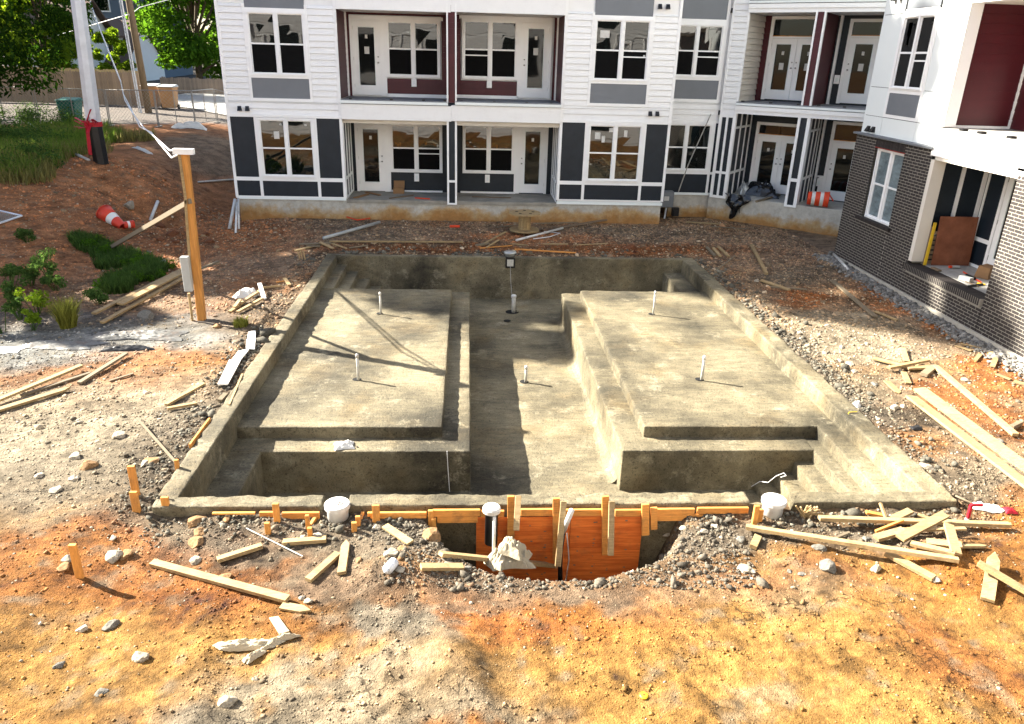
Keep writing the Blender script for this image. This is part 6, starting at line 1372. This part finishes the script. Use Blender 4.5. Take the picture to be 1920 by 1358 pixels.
# ================================================================== LUMBER, STAKES AND DEBRIS
def board(px0, py0, px1, py1, w, h, mt, label, l0=0., l1=0., tip=0., nm='lumber_board', cat='board', group=None, n=1):
    a = at(px0, py0, h/2+l0+.012); b = at(px1, py1, h/2+l1+.012)
    # rest on the ground between the ends
    dip = 0.
    for k in range(1, 6): q = a.lerp(b, k/6); dip = max(dip, gz(q.x, q.y)+h/2-q.z)
    a.z += dip*.8; b.z += dip*.8
    q = MB(); q.bar(a, b, w*random.uniform(.93, 1.06), h, up=(random.uniform(-.16, .16), random.uniform(-.16, .16), 1), tip=tip); o = q.build(nm, M[mt], None, bevel=.002); tag(o, label, cat, group); return o
LB = [
 # upper left: stacked boards under the post
 (178, 600, 352, 512, .09, .04, 'lumber', 'upper board of the stack passing behind the orange post', .10, .12), (192, 610, 345, 530, .09, .04, 'lumber', 'lowest front board of the stack beside the grey silt', .02, .08), (205, 578, 410, 497, .09, .04, 'lumber2', 'grey board crossing behind the post, longest of the stack', .02, .06),
 (228, 584, 345, 525, .14, .04, 'lumber', 'wide yellow board on top of the stacked lumber left of the post', .12, .16), (190, 493, 210, 507, .07, .035, 'oldwood', 'short grey board end below the grass by the cones'), 
 # left edge
 (-20, 765, 155, 695, .09, .04, 'lumber', 'long bright board running in from the left edge', .03, .06), (-20, 778, 133, 733, .09, .04, 'lumber', 'lower long board with a pointed end at the left edge', .0, .02, .1), (40, 745, 170, 702, .06, .03, 'lumber2', 'thin grey board between the long bright ones at the left'), (149, 722, 238, 669, .08, .04, 'lumber2', 'grey board pointing up right, end of the left group', .0, .03),
 (205, 717, 250, 703, .05, .02, 'oldwood', 'small grey splinter on the pale gravel'), (312, 763, 347, 743, .06, .04, 'lumber', 'short board piece below the diagonal one, left of the rim'), (343, 745, 382, 723, .08, .04, 'lumber', 'short diagonal board left of the rim'), (314, 770, 370, 760, .05, .04, 'lumber', 'short lower board with a clod on its end, left of the rim'), (259, 798, 332, 872, .035, .02, 'lumber2', 'thin weathered lath pointing at the rim from the left', .1, .0),
 (412, 755, 424, 742, .07, .04, 'lumber2', 'short block lying against the left rim'), (430, 763, 455, 705, .035, .03, 'lumber', 'narrow form strip along the left rim below the foam boards'), (357, 842, 394, 792, .03, .06, 'form', 'orange form strip along the left rim'),
 # by the paper pile
 (431, 588, 455, 570, .07, .04, 'lumber', 'short stub at the lower left of the small lumber pile'), (446, 590, 492, 566, .08, .04, 'lumber', 'front board of the small pile left of the back rim', .02, .04), (449, 578, 489, 553, .09, .04, 'lumber', 'middle board of the small pile left of the back rim', .05, .07), (440, 582, 452, 574, .08, .03, 'lumber', 'upright chip on the small lumber pile', .04, .12), (488, 545, 496, 566, .09, .03, 'paper', 'white painted board end on the small pile', .14, .04), (494, 546, 528, 540, .05, .04, 'lumber', 'board reaching right from the small pile', .05, .02), (534, 524, 543, 537, .08, .03, 'lumber', 'loose square scrap above the small pile'), (518, 531, 538, 528, .04, .02, 'form', 'orange sliver above the small pile'),
 # back strip between building and pool
 (561, 460, 620, 458, .09, .03, 'lumber2', 'left end board of the row behind the pool'), (618, 456, 868, 457, .09, .04, 'lumber', 'longest straight board behind the pool', .02, .02), (553, 472, 590, 463, .07, .03, 'lumber', 'leftmost scrap in the heap behind the pool'), (575, 466, 600, 464, .06, .03, 'lumber2', 'curled offcut in the heap behind the pool', .04, 0), (600, 460, 625, 468, .07, .03, 'lumber', 'tilted offcut in the middle of the heap behind the pool', .06, 0), (622, 460, 650, 468, .06, .03, 'lumber', 'offcut at the right of the heap behind the pool', .03, 0), (655, 467, 690, 462, .05, .03, 'lumber2', 'last splinter of the heap behind the pool'),
 (893, 463, 916, 459, .14, .05, 'lumber2', 'pale block left of the crossed laths behind the pool'), (908, 460, 948, 444, .06, .03, 'lumber', 'raised lath crossing another, left of the cable reel', .02, .12), (912, 466, 935, 455, .05, .03, 'lumber', 'lower lath crossed by another, left of the cable reel', .0, .05), (960, 459, 990, 462, .08, .03, 'lumber', 'bright short board right behind the back skimmer'), (965, 471, 1080, 478, .06, .03, 'form', 'orange strip lying on the back rim dirt', .03, .03), (1018, 459, 1065, 459, .07, .02, 'lumber', 'flat pale lath behind the pool right of the skimmer'), (1075, 461, 1140, 458, .06, .02, 'lumber', 'far pale lath behind the pool toward the right'), (900, 467, 960, 462, .04, .02, 'form', 'orange sliver in front of the crossed laths'),
 (1045, 431, 1160, 416, .10, .05, 'oldwood', 'brown pole leaning from the dirt toward the foundation', .02, .10), (1000, 421, 1100, 418, .05, .03, 'lumber2', 'grey strip lying along the foundation right of the cable reel'), (932, 428, 970, 423, .04, .03, 'lumber2', 'grey strip lying left of the cable reel'),
 (1286, 419, 1362, 424, .09, .04, 'lumber', 'pale board on the gravel before the wing foundation', .02, .02), (1330, 426, 1400, 431, .06, .03, 'lumber2', 'thin grey board beside the pale one before the wing'),
 (1408, 463, 1437, 516, .09, .05, 'lumber', 'diagonal grooved board right of the back rim', .03, .0), (1340, 511, 1378, 483, .03, .02, 'lumber2', 'thin stick near the back right corner of the pool', .0, .03), (1325, 466, 1340, 482, .08, .05, 'lumber2', 'left block of the scrap trio at the back right corner'), (1337, 468, 1350, 483, .08, .05, 'lumber', 'middle block of the scrap trio at the back right corner'), (1348, 466, 1366, 483, .08, .04, 'lumber', 'right block of the scrap trio at the back right corner'),
 (1426, 529, 1480, 546, .10, .03, 'lumber', 'upper board of the flat pair right of the pool', .02, .0), (1445, 540, 1512, 545, .08, .03, 'lumber2', 'lower board of the flat pair right of the pool'), 
 (1560, 528, 1640, 598, .13, .035, 'lumber2', 'long grey plank lying along the brick wall', .0, .02), (1640, 588, 1682, 603, .06, .03, 'lumber', 'broken yellow end of the plank along the brick wall', .02, .0),
 # right side
 (1636, 676, 1705, 696, .08, .03, 'lumber', 'left board of the star shaped pile right of the pool', .02, .04), (1664, 698, 1738, 686, .09, .04, 'lumber', 'top board of the star shaped pile right of the pool', .05, .08), (1700, 697, 1740, 694, .08, .04, 'lumber', 'right hand board of the star shaped pile', .03, .02), (1691, 658, 1700, 681, .10, .03, 'lumber', 'short board standing off above the star shaped pile', .03, .0), (1694, 701, 1703, 722, .09, .03, 'lumber', 'short board below the star shaped pile'), (1731, 707, 1752, 690, .12, .06, 'lumber2', 'thick grey block at the right of the star shaped pile'), (1662, 717, 1686, 740, .12, .02, 'lumber', 'pale pointed chip below the star shaped pile', 0, 0, .06),
 (1753, 693, 1902, 822, .10, .05, 'lumber', 'white edged stud pointing down right, highest of the long three', .02, .02), (1722, 736, 1980, 930, .20, .04, 'lumber', 'wide yellow plank, middle of the long three at the right', .03, .03), (1706, 752, 1960, 948, .20, .04, 'lumber', 'wide pale plank nearest the pool of the long three', .02, .02),
 (1792, 650, 1822, 660, .08, .02, 'lumber', 'upper yellow sliver by the brick wall base'), (1800, 649, 1840, 655, .05, .02, 'lumber', 'long thin yellow sliver by the brick wall base', .03, .0), (1828, 678, 1838, 667, .07, .03, 'lumber', 'small yellow chip below the slivers'), (1860, 690, 1866, 676, .09, .02, 'lumber', 'upright triangular chip before the brick wall', .0, .05, .1), (1868, 704, 1895, 714, .08, .02, 'lumber', 'yellow scrap at the right edge, upper'), (1900, 718, 1935, 728, .09, .03, 'lumber', 'yellow scrap at the right edge, lower'), (1895, 806, 1912, 798, .07, .06, 'oldwood', 'brown block beside the end of the highest long stud'),
 # lower right pile
 (1397, 998, 1795, 1058, .085, .045, 'lumber', 'longest board of the lower right, from the collar slab to the pile', .04, .02), (1533, 984, 1890, 994, .085, .045, 'lumber', 'long white topped board across the back of the lower right pile', .06, .04), (1683, 1026, 1765, 990, .11, .035, 'lumber', 'wide board slanting over the top of the lower right pile', .09, .16), (1640, 1018, 1692, 1006, .11, .045, 'lumber', 'short wide board at the left of the lower right pile', .03, .05), (1771, 1010, 1790, 1050, .10, .035, 'lumber', 'white board standing on end at the right of the lower right pile', .16, .05), (1705, 1030, 1788, 1050, .07, .04, 'lumber', 'yellow board under the white one in the lower right pile', .05, .05),
 (1660, 1046, 1750, 1090, .085, .045, 'lumber', 'board sloping down toward the foreground from the lower right pile', .03, .0), (1735, 1025, 1800, 1035, .10, .04, 'lumber', 'flat board under the right side of the lower right pile', .03, .05), (1790, 1032, 1850, 1028, .06, .03, 'lumber', 'pointed board leaving the lower right pile to the right', .03, .0, .1), (1690, 1008, 1806, 1006, .05, .03, 'lumber', 'thin white strip in the middle of the lower right pile', .08, .08), (1718, 974, 1762, 985, .06, .03, 'lumber', 'short board behind the lower right pile', .04, .0), (1672, 980, 1704, 970, .09, .04, 'lumber', 'short yellow board tilted up behind the pile', .02, .06), (1622, 968, 1660, 974, .06, .03, 'form', 'orange splinter left behind the pile', .03, .02), (1645, 965, 1664, 985, .03, .03, 'lumber', 'thin stick standing up behind the pile', .14, .0), (1700, 1000, 1740, 1000, .05, .03, 'form', 'orange slat between the crossed boards of the pile', .03, .02), (1640, 1003, 1690, 990, .03, .03, 'form', 'thin orange batten in the lower right pile', .02, .08), (1565, 1012, 1592, 1001, .03, .02, 'lumber2', 'small grey stick before the long boards'),
 (1850, 1130, 1860, 1052, .12, .04, 'lumber', 'white board with a pointed tip standing in the dirt at the right', .0, .08, .14), (1827, 1078, 1960, 1140, .09, .045, 'lumber', 'board crossing the pointed one at the right edge', .12, .02), (1872, 1084, 1925, 1112, .06, .02, 'stake', 'yellow splintered strip at the right edge', .0, .0), (1411, 1032, 1420, 1012, .08, .06, 'lumber', 'stubby block standing before the collar slab'), 
 # foreground
 (286, 1060, 541, 1132, .085, .045, 'lumber', 'long weathered stud lying in the left foreground', .0, .02), (528, 1140, 584, 1150, .09, .03, 'lumber', 'pointed stake lying at the end of the long foreground stud', 0, 0, .1), (408, 1055, 492, 1028, .085, .045, 'lumber', 'short board, upper left of the foreground ones'), (531, 1022, 612, 1016, .085, .045, 'lumber', 'short board with grey ends before the left collar slab'), (578, 1093, 634, 1043, .085, .045, 'lumber', 'short board pointing up right in the foreground'), (641, 1080, 650, 1018, .09, .04, 'lumber', 'short board with a pointed tip beside the short diagonal one', 0, 0, .1), (722, 990, 770, 1022, .085, .03, 'lumber', 'short board lying on the pit shoulder left of the form'),
 (789, 1068, 868, 1068, .085, .045, 'lumber', 'short board with nail holes in front of the canvas heap'), (826, 1051, 1070, 1070, .085, .045, 'lumber', 'long board spanning the front of the pit', .05, .02), (462, 993, 568, 1046, .012, .012, 'pipe', 'thin pale rod lying in the left foreground'),
]
for L_ in LB: board(*L_)
# stakes driven in beside the rim
def stake(px, py, pt, label, w=.085, t=.04, mt='stake', lean=(0, 0), back=0.):
    b = at(px, py); h = max(.12, onY(px, pt, b.y).z-b.z); q = MB(); q.bar(Vector(b)+Vector((0, 0, -.15)), Vector((b.x+lean[0], b.y+lean[1], b.z+h)), w, t, up=(0, 1, 0))
    o = q.build('stake', M[mt], None, bevel=.003); tag(o, label, 'stake'); return o
for a in [(256, 930, 874, 'tall orange stake, upper of the pair left of the pool corner'), (257, 960, 922, 'orange stake, lower of the pair left of the pool corner'), (314, 966, 932, 'orange stake at the front left corner of the rim'), (150, 1083, 1021, 'lone orange stake in the left foreground', .075),
          (520, 978, 944, 'leaning orange stake at the front rim, first from the corner', .07), (503, 1000, 980, 'short orange stake below the first rim stake', .06), (582, 1006, 990, 'short stake at the left side of the left collar slab', .05), (578, 992, 966, 'red ended stake behind the left collar slab', .045), (665, 996, 980, 'stake at the right side of the left collar slab', .06), (672, 985, 968, 'stake behind the right side of the left collar slab', .055),
          (706, 978, 947, 'orange stake holding the front form right of the collar'), (808, 990, 957, 'orange stake, left of two before the front form', .06), (814, 1002, 972, 'short orange stake, right of two before the front form', .05), (1413, 986, 948, 'pale stake at the collar slab by the right skimmer', .06), (1421, 978, 955, 'orange stake block at the right collar slab', .09), (334, 884, 862, 'small orange stake against the left rim', .05)]:
    stake(*a[:4], *(a[4:]))
# red angle bracket at the right corner
p = at(1814, 975); t = thing('red_bracket', 'red angle marker standing at the front right rim corner', 'marker', p); h = onY(1821, 947, p.y); MB().bar(p, h, .03, .03, up=(0, 1, 0)).build('upright', M['red'], t); MB().bar(h, h+Vector((.14, .0, .0)), .03, .03).build('arm', M['red'], t)
# foam boards along the left rim
for i, (a, b, c, d, lab) in enumerate((((466, 627), (480, 625), (479, 659), (462, 658), 'white foam board highest along the left rim, grey at its top'), ((447, 662), (469, 659), (450, 683), (433, 683), 'white foam board second from the top along the left rim'), ((431, 683), (452, 684), (428, 729), (409, 729), 'longest white foam board along the left rim'), ((463, 645), (480, 642), (478, 663), (462, 661), 'short white foam board tucked under the highest one'))):
    P4 = [at(*q, .03+.012*i) for q in (a, b, c, d)]; zmx = max(p.z for p in P4); mn = [Vector((p.x, p.y, .5*p.z+.5*zmx)) for p in P4]
    q = MB(); q._a([*mn, *[m_+Vector((0, 0, .02)) for m_ in mn]], MB.BF); o = q.build('foam_board', M['foam'], None); tag(o, lab, 'foam board')

# large loose rocks: each one a thing
_icos = {}
def rock(px, py, s, mt, label, sq=.62, seed=0, cat='rock', nm='rock'):
    p = at(px, py)
    import bmesh
    bm = bmesh.new(); bmesh.ops.create_icosphere(bm, subdivisions=3, radius=1.); rn = np.random.default_rng(seed+11); e = rn.uniform(.75, 1.3, 3); e[2] *= sq
    k = rn.normal(size=(16, 3)); k /= np.linalg.norm(k, axis=1, keepdims=True); off = rn.uniform(.58, .88, 16)
    for v in bm.verts:
        c = np.array(v.co)
        for kk, oo in zip(k, off):
            dd_ = c@kk
            if dd_ > oo: c = c-kk*(dd_-oo)*.97
        c = c*(1+.30*float(fbm(np.array([c[0]*2+seed]), np.array([c[1]*2+c[2]*1.7]), 1.4, 3, seed)[0]))*e
        v.co = c*s*.86
    me = bpy.data.meshes.new(nm); bm.to_mesh(me); bm.free(); me.materials.append(M[mt])
    o = link(nm, me); o.location = (p.x, p.y, p.z+s*sq*.12); o.rotation_euler = (0, 0, rn.uniform(0, 6)); tag(o, label, cat); return o
RK = [(242, 388, .33, 'rockc', 'big cream boulder on the brown slope by the mesh panel'), (367, 980, .12, 'rocko', 'orange rock just below the front left rim corner'), (373, 1000, .08, 'rocko', 'small orange rock under the one at the rim corner'), (425, 975, .06, 'rocko', 'cube shaped orange rock before the front rim'), (370, 1017, .11, 'rocko', 'flat orange rock below the rim corner pair'),
 (283, 866, .13, 'rocko', 'orange rock beside the dark hole left of the rim'), (273, 870, .09, 'rockc', 'white rock left of the orange one by the dark hole'), (222, 818, .12, 'rockc', 'pale rock on the white gravel, left of the lath'), (141, 857, .10, 'rockc', 'white rock at the middle of the left gravel'), (75, 893, .08, 'rockc', 'upright pale rock at the far left'), (165, 875, .12, 'rocko', 'tan slab rock right of the pale one in the gravel'), (140, 898, .10, 'rockc', 'pale flat rock under the tan slab'), (105, 920, .09, 'rockc', 'pale rock lower on the left gravel'),
 (212, 1046, .13, 'rockc', 'white flat rock in the left foreground right of the lone stake'), (126, 1050, .09, 'rockc', 'white rock left of the lone stake'), (118, 1066, .10, 'rocko', 'orange rock at the foot of the lone stake'), (240, 1040, .10, 'rocko', 'orange rock behind the white flat one'), (366, 1052, .07, 'rockc', 'pale rock above the long foreground stud'), (212, 1010, .06, 'rockc', 'white rock at the top of the left foreground'), (420, 1085, .11, 'rocko', 'low tan rock behind the long stud'), (210, 1175, .09, 'rockg', 'grey tan rock half buried in the yellow clay'), (155, 1181, .07, 'rockc', 'pale flat stone left of the grey tan rock'), (262, 1235, .09, 'rockc', 'pale stone in the clay below the cloth scrap'), (112, 1248, .06, 'rockg', 'broken grey stone at the lower left'), (426, 1318, .10, 'rockc', 'white rock at the edge of the dark hole in the bottom foreground'), (478, 1274, .04, 'rockc', 'small round white stone at the bottom'), (190, 1298, .06, 'rockg', 'grey stone near the bottom left'), (579, 1128, .06, 'rockc', 'pale stone right of the pointed stake'), (566, 1122, .05, 'rockc', 'small pale stone above the pointed stake'),
 (733, 1040, .09, 'rockc', 'white rock above the silver fitting'), (751, 1068, .06, 'rockc', 'square white block right of the silver fitting'), (705, 992, .07, 'rockc', 'white rock at the right end of the left collar slab'), (595, 1008, .10, 'rockc', 'flat white rock under the left collar slab'), (568, 1010, .07, 'rockc', 'pale rock left of the flat white one at the collar'), (810, 1008, .15, 'rocko', 'large tan rock on the left shoulder of the pit'), (838, 1012, .12, 'rocko', 'tan rock joined to the large one on the pit shoulder'), (755, 1030, .07, 'rocko', 'orange rock at the end of the short board on the shoulder'), (878, 1067, .05, 'rockg', 'grey block at the end of the short nail-holed board'), (892, 1064, .06, 'rockc', 'white block by the long board across the pit'), (674, 1052, .05, 'rocko', 'small orange stone by the diagonal board'), 
 (1248, 1000, .14, 'rockc', 'round pale rock at the right end of the plywood form'), (1341, 988, .06, 'rockc', 'white rock before the right form'), (1320, 998, .07, 'rockc', 'pale rock left of the white one'), (1389, 1012, .08, 'rockg', 'rough grey clod above the long board'), (1428, 1034, .06, 'rocko', 'orange rock right of the stubby block'), (1535, 1030, .09, 'rockg', 'grey concrete clod in front of the long board'), (1550, 1064, .13, 'rockg', 'large grey concrete clod in the right foreground'), (1398, 1070, .10, 'rockc', 'pale tan rock in the right foreground clay'), (1502, 1077, .05, 'rockg', 'small dark clod between the two big ones'), (1480, 1071, .05, 'rockg', 'small grey stone left of the dark clod'), (1625, 1013, .07, 'rockg', 'grey block in the rubble under the long boards'), (1610, 1022, .06, 'rockc', 'white cube in the rubble under the long boards'), (1740, 1080, .07, 'rocko', 'orange rock below the sloping board'), (1752, 1085, .08, 'rockc', 'white flat rock by the sloping board end'), (1706, 1062, .09, 'rocko', 'rough orange rock behind the sloping board'), (1900, 1100, .07, 'rockc', 'white rock at the right edge'),
 (1578, 652, .08, 'rockc', 'upper white block right of the pool'), (1593, 683, .09, 'rockc', 'top white block of the cluster right of the rim'), (1588, 694, .09, 'rockc', 'lower left white block of the cluster'), (1602, 697, .08, 'rockc', 'lower right white block of the cluster'), (1574, 678, .08, 'rockc', 'left white block of the cluster'), (1546, 663, .07, 'rockc', 'white block left above the cluster'), (1640, 722, .09, 'rockg', 'grey block below the star pile'), (1677, 766, .10, 'rockc', 'white cube on the grey mud patch'), (1694, 764, .08, 'rockc', 'white rock beside the cube on the mud'), (1808, 714, .08, 'rockc', 'white block right of the long stud'), (1873, 828, .08, 'rockg', 'pale block between the long boards at right'), (1735, 876, .10, 'rockc', 'white rock by the right rim, lower'), (1552, 612, .08, 'rockc', 'flat white rock on the pale gravel'),
 (1538, 500, .10, 'rockg', 'grey rock near the brick corner'), (1560, 478, .16, 'rockg', 'big grey rock heap stone at the brick corner'), (1545, 486, .11, 'rockc', 'pale rock at the brick corner'), (1418, 528, .09, 'rockc', 'white rock left of the flat pair of boards'), (1182, 466, .20, 'clod', 'dark grey clod heap behind the back rim'), (275, 595, .24, 'rockg', 'large grey rock below the stacked lumber'), (407, 614, .12, 'rocko', 'orange rock right of the post foot'), (180, 470, .08, 'clod', 'red clod beside the grass patch'),
 (300, 425, .22, 'clod', 'large red brown clod behind the brace'), (322, 440, .20, 'clod', 'red brown clod left of the post, upper'), (330, 455, .16, 'clod', 'red brown clod left of the post, lower'), (300, 450, .14, 'clod', 'red brown clod under the big one'), (385, 440, .13, 'clod', 'red brown clod right of the post'), (395, 455, .15, 'clod', 'red brown clod right of the post, lower'), (278, 474, .09, 'rockg', 'grey stone in the ditch under the brace'), (222, 620, .07, 'rockg', 'slate grey stone by the grass tuft'), (55, 618, .1, 'rockg', 'slate stone left of the grass tuft')]
for i, (px, py, s, mt, lab) in enumerate(RK): rock(px, py, s, mt, lab, seed=i)

# loose stuff: cloth, paper, bags, fittings
def hp(px, py): p = at(px, py); return (p.x, p.y)
cz = at(958, 1050)
t = thing('canvas_heap', 'heap of tan canvas cloth slumped in the pit before the orange plywood', 'cloth', cz)
def blob(c, rx, ry, rz, seed, mt, par, name, folds=1.5, amp=.16):
    import bmesh
    bm = bmesh.new(); bmesh.ops.create_icosphere(bm, subdivisions=4, radius=1.)
    for v in bm.verts:
        d = np.array(v.co); f = 1-abs(float(fbm(np.array([d[0]*folds+seed*3.1]), np.array([d[1]*folds*.8+d[2]*folds+seed]), 1., 3, seed)[0]))*4*amp; v.co = Vector((d[0]*rx*f, d[1]*ry*f, d[2]*rz*f))
    me = bpy.data.meshes.new(name); bm.to_mesh(me); bm.free(); me.materials.append(M[mt])
    for p_ in me.polygons: p_.use_smooth = True
    o = link(name, me, None); o.location = c; 
    if par is not None: adopt(o, par)
    return o
cw = onY(950, 1045, 7.12)
for (px, py, rx, ry, hh, sd, rr_) in ((952, 1050, .27, .20, .13, 3, .2), (938, 1048, .19, .15, .12, 5, .9), (960, 1032, .17, .15, .15, 12, -.4), (968, 1048, .15, .16, .14, 9, 1.3)):
    c = onY(px, py, 7.12); o = crumple('fold', '', '', (c.x, c.y), rx, ry, hh, M['canvas'], 34, sd, rr_, floor=c.z-.02, parent=t, sharp=1.0)
    for p_ in o.data.polygons: p_.use_smooth = True
crumple('cloth_scrap', 'torn beige fabric strip crumpled in the left foreground', 'cloth', hp(462, 1215), .33, .075, .07, M['fabric'], 24, 4, .1); crumple('cloth_scrap', 'beige fabric tail reaching up right from the crumpled strip', 'cloth', hp(520, 1205), .2, .05, .06, M['fabric'], 18, 6, .5); crumple('cloth_scrap', 'beige fabric tail hanging down toward the viewer', 'cloth', hp(478, 1232), .12, .045, .05, M['fabric'], 16, 8, .9)
a = [at(*q, .02) for q in ((505, 1163), (522, 1160), (543, 1188), (524, 1193))]; q = MB(); q._a([*a, *[p+Vector((0, 0, .012)) for p in a]], MB.BF); tag(q.build('cardboard_scrap', M['fabric'], None), 'flat tan cardboard piece above the torn fabric strip', 'cardboard')
c = G(645, 838, -.45); o = crumple('white_bag', 'white plastic bag with a yellow mark on the left ledge', 'bag', (c.x, c.y), .15, .11, .07, M['paper'], 18, 9, .2, floor=-.452)
t = thing('mud_crumb', 'small black crumb beside the white bag', 'crumb', (c.x+.2, c.y, -.45)); MB().lathe((c.x+.2, c.y-.02, -.452), [(.02, 0), (.015, .012), (0, .016)], 8).build('crumb', M['dark'], t)
crumple('paper_wrap', 'crumpled white paper on the small lumber pile', 'paper', hp(463, 556), .28, .2, .16, M['paper'], 18, 11, .3)
crumple('paper_wrap', 'white plastic scraps on the ground by the front right rim corner', 'plastic', hp(1850, 955), .2, .08, .05, M['paper'], 16, 13, -.3); crumple('red_wrap', 'red and white wrapper at the right edge by the rim', 'wrapper', hp(1893, 960), .08, .05, .04, M['red'], 12, 14, 0.)
crumple('black_bag_scrap', 'black plastic scrap in the grey mud right of the pool', 'plastic', hp(1718, 805), .1, .06, .05, M['black'], 14, 15, 0.); crumple('white_cup_scrap', 'white torn scrap on top of the right rim edge', 'scrap', hp(1607, 762), .05, .09, .08, M['paper'], 10, 16, 0.)
crumple('plastic_pile', 'white and teal plastic bags heaped at the end of the chain link fence', 'plastic', hp(362, 240), .9, .35, .22, M['paper'], 20, 17, .1); crumple('white_scrap', 'white crumpled sheet on the dirt below the fence', 'plastic', hp(268, 283), .5, .12, .08, M['paper'], 14, 18, -.5)
# grey plastic sheet spread at the left
crumple('plastic_sheet', 'large grey plastic sheet with sunlit folds on the silt at the left', 'plastic sheet', hp(250, 632), .85, .24, .07, M['plasticsheet'], 44, 20, .05, sharp=6); crumple('plastic_sheet', 'second fold of grey plastic sheet further left on the silt', 'plastic sheet', hp(110, 648), .75, .2, .05, M['plasticsheet'], 36, 27, -.08, sharp=6); crumple('plastic_sheet', 'white plastic board piece at the left edge on the silt', 'plastic sheet', hp(8, 658), .32, .16, .03, M['foam'], 14, 22, 0.)
crumple('black_fabric', 'black silt fabric bunched below the plastic sheet', 'fabric', hp(235, 655), .5, .12, .05, M['black'], 24, 24, .15, sharp=4)
# grey pipes and rods behind the pool
def rod(pts, r, mt, label, nm='pipe', cat='pipe'):
    P = [at(x, y, r+l) for x, y, l in pts]; q = MB().tube(P, r, 8); o = q.build(nm, M[mt], None, True); tag(o, label, cat); return o
rod([(607, 450, .0), (712, 423, .05)], .05, 'metalbox', 'straight grey pipe lying on the gravel behind the pool'); rod([(968, 453, .0), (1055, 433, .05)], .035, 'pvc', 'white pipe lying diagonally in front of the cable reel'); rod([(1000, 449, .0), (1030, 447, .03), (1050, 442, .06), (1020, 436, .02)], .012, 'cable', 'loose white cord tangled at the white pipe', 'cord', 'cord')
rod([(1562, 482, .05), (1578, 497, .03), (1590, 508, .0)], .035, 'pvc', 'bent white pipe at the foot of the brick corner'); rod([(372, 343, .0), (440, 339, .02)], .03, 'pvc', 'white pipe lying on the gravel left of the building corner'); rod([(275, 370, .0), (295, 372, .0)], .05, 'pvc', 'short white pipe piece on the brown slope'); rod([(58, 315, .05), (90, 323, .0)], .07, 'metalbox', 'short grey pipe at the edge of the tall grass')
rod([(1188, 418, .0), (1235, 420, .0)], .03, 'cable', 'white and blue tubes on the dirt by the foundation corner'); rod([(640, 408, .05), (670, 417, .05), (700, 411, .02)], .02, 'orange', 'orange cord bunched on the gravel by the foundation', 'cord', 'cord'); rod([(843, 427, .0), (862, 427, .0)], .04, 'orange', 'orange pipe stub on the gravel behind the pool')
rod([(1790, 935, .03), (1812, 948, .05), (1840, 955, .0), (1870, 960, 0)], .012, 'lumber2', 'curved pale root or cord at the right rim corner', 'cord', 'cord')
rod([(297, 517, .0), (301, 506, .12), (312, 504, .14)], .05, 'metalbox', 'short grey curved pipe sticking up in the ditch by the post')
rod([(1125, 1052, .0), (1116, 1043, .10)], .04, 'galv', 'silver stub pipe poking out of the pit edge, right of the long board'); rod([(1028, 1082, .0), (1060, 1078, .02)], .015, 'black', 'short black hose below the long board', 'hose', 'hose')
# silver fitting, orange cap, glove, metal
p = at(733, 1068); t = thing('silver_fitting', 'silver cylinder fitting lying in the foreground left of the form', 'fitting', p); MB().tube([p+Vector((-.03, -.07, .05)), p+Vector((.03, .06, .05))], .055, 16).build('drum', M['galv'], t, True); MB().tube([p+Vector((-.045, -.10, .045)), p+Vector((-.03, -.07, .05))], .025, 12).build('spigot', M['galv'], t, True)
p = at(1207, 1306); t = thing('orange_cap', 'small orange cap lying on the yellow clay at the bottom', 'cap', p); MB().lathe(p, [(.035, 0), (.04, .012), (.03, .02), (.012, .022)], 16).build('cap', M['yellow'], t); MB().lathe(p+Vector((0, 0, .004)), [(.012, .016), (.010, .02), (0, .02)], 10).build('center', M['orange'], t)
crumple('glove', 'yellow work glove on the rubble before the lower right pile', 'glove', hp(1642, 1068), .08, .045, .05, M['straw3'] if 'straw3' in M else M['canvas'], 12, 31, .6)
crumple('yellow_wrapper', 'yellow wrapper on the crushed stone by the brick wall', 'wrapper', hp(1858, 665), .06, .04, .04, M['yellow'], 10, 32, .2)
# bundle of cut sticks by the front right rim
p = at(1506, 968); t = thing('stick_bundle', 'spray of broken pale sticks at the front rim right of the skimmer', 'sticks', p); 
for k in range(16): a = rng.uniform(-.6, 1.2); MB().bar(p+Vector((rng.normal(0, .03), rng.normal(0, .03), 0)), p+Vector((math.sin(a)*.22, -.02+rng.normal(0, .05), .04+math.cos(a)*.13)), .018, .016).build('stick', M['lumber'], t)
p = at(562, 487); t = thing('stick_bundle', 'few short pale laths standing at the back left rim corner', 'sticks', p)
for k in range(3): MB().bar(p+Vector((k*.07, 0, 0)), p+Vector((k*.07-.05, .05, .24)), .03, .02).build('stick', M['lumber'], t)
# wires in the pool
o = MB().tube([G(1408, 913, -1.1), G(1425, 903, -.9), G(1440, 905, -.8), G(1455, 893, -.75), G(1470, 887, -.7), G(1474, 892, -.72), G(1464, 895, -.8)], .006, 5).build('loose_wire', M['cable'], None); tag(o, 'thin white wire curling in front of the deep right corner steps', 'wire')
o = MB().tube([G(1586, 807, -.25), G(1588, 782, -.02)+Vector((0, 0, .0)), G(1592, 773, .02), G(1607, 772, .02)], .006, 5).build('yellow_string', M['yellow'], None); tag(o, 'yellow string hanging over the right rim', 'string')
o = MB().tube([G(838, 846, -.44), onY(840, 880, 9.78), onY(843, 922, 9.75)], .005, 5).build('hanging_string', M['cable'], None); tag(o, 'thin pale string hanging down the left bench face', 'string')
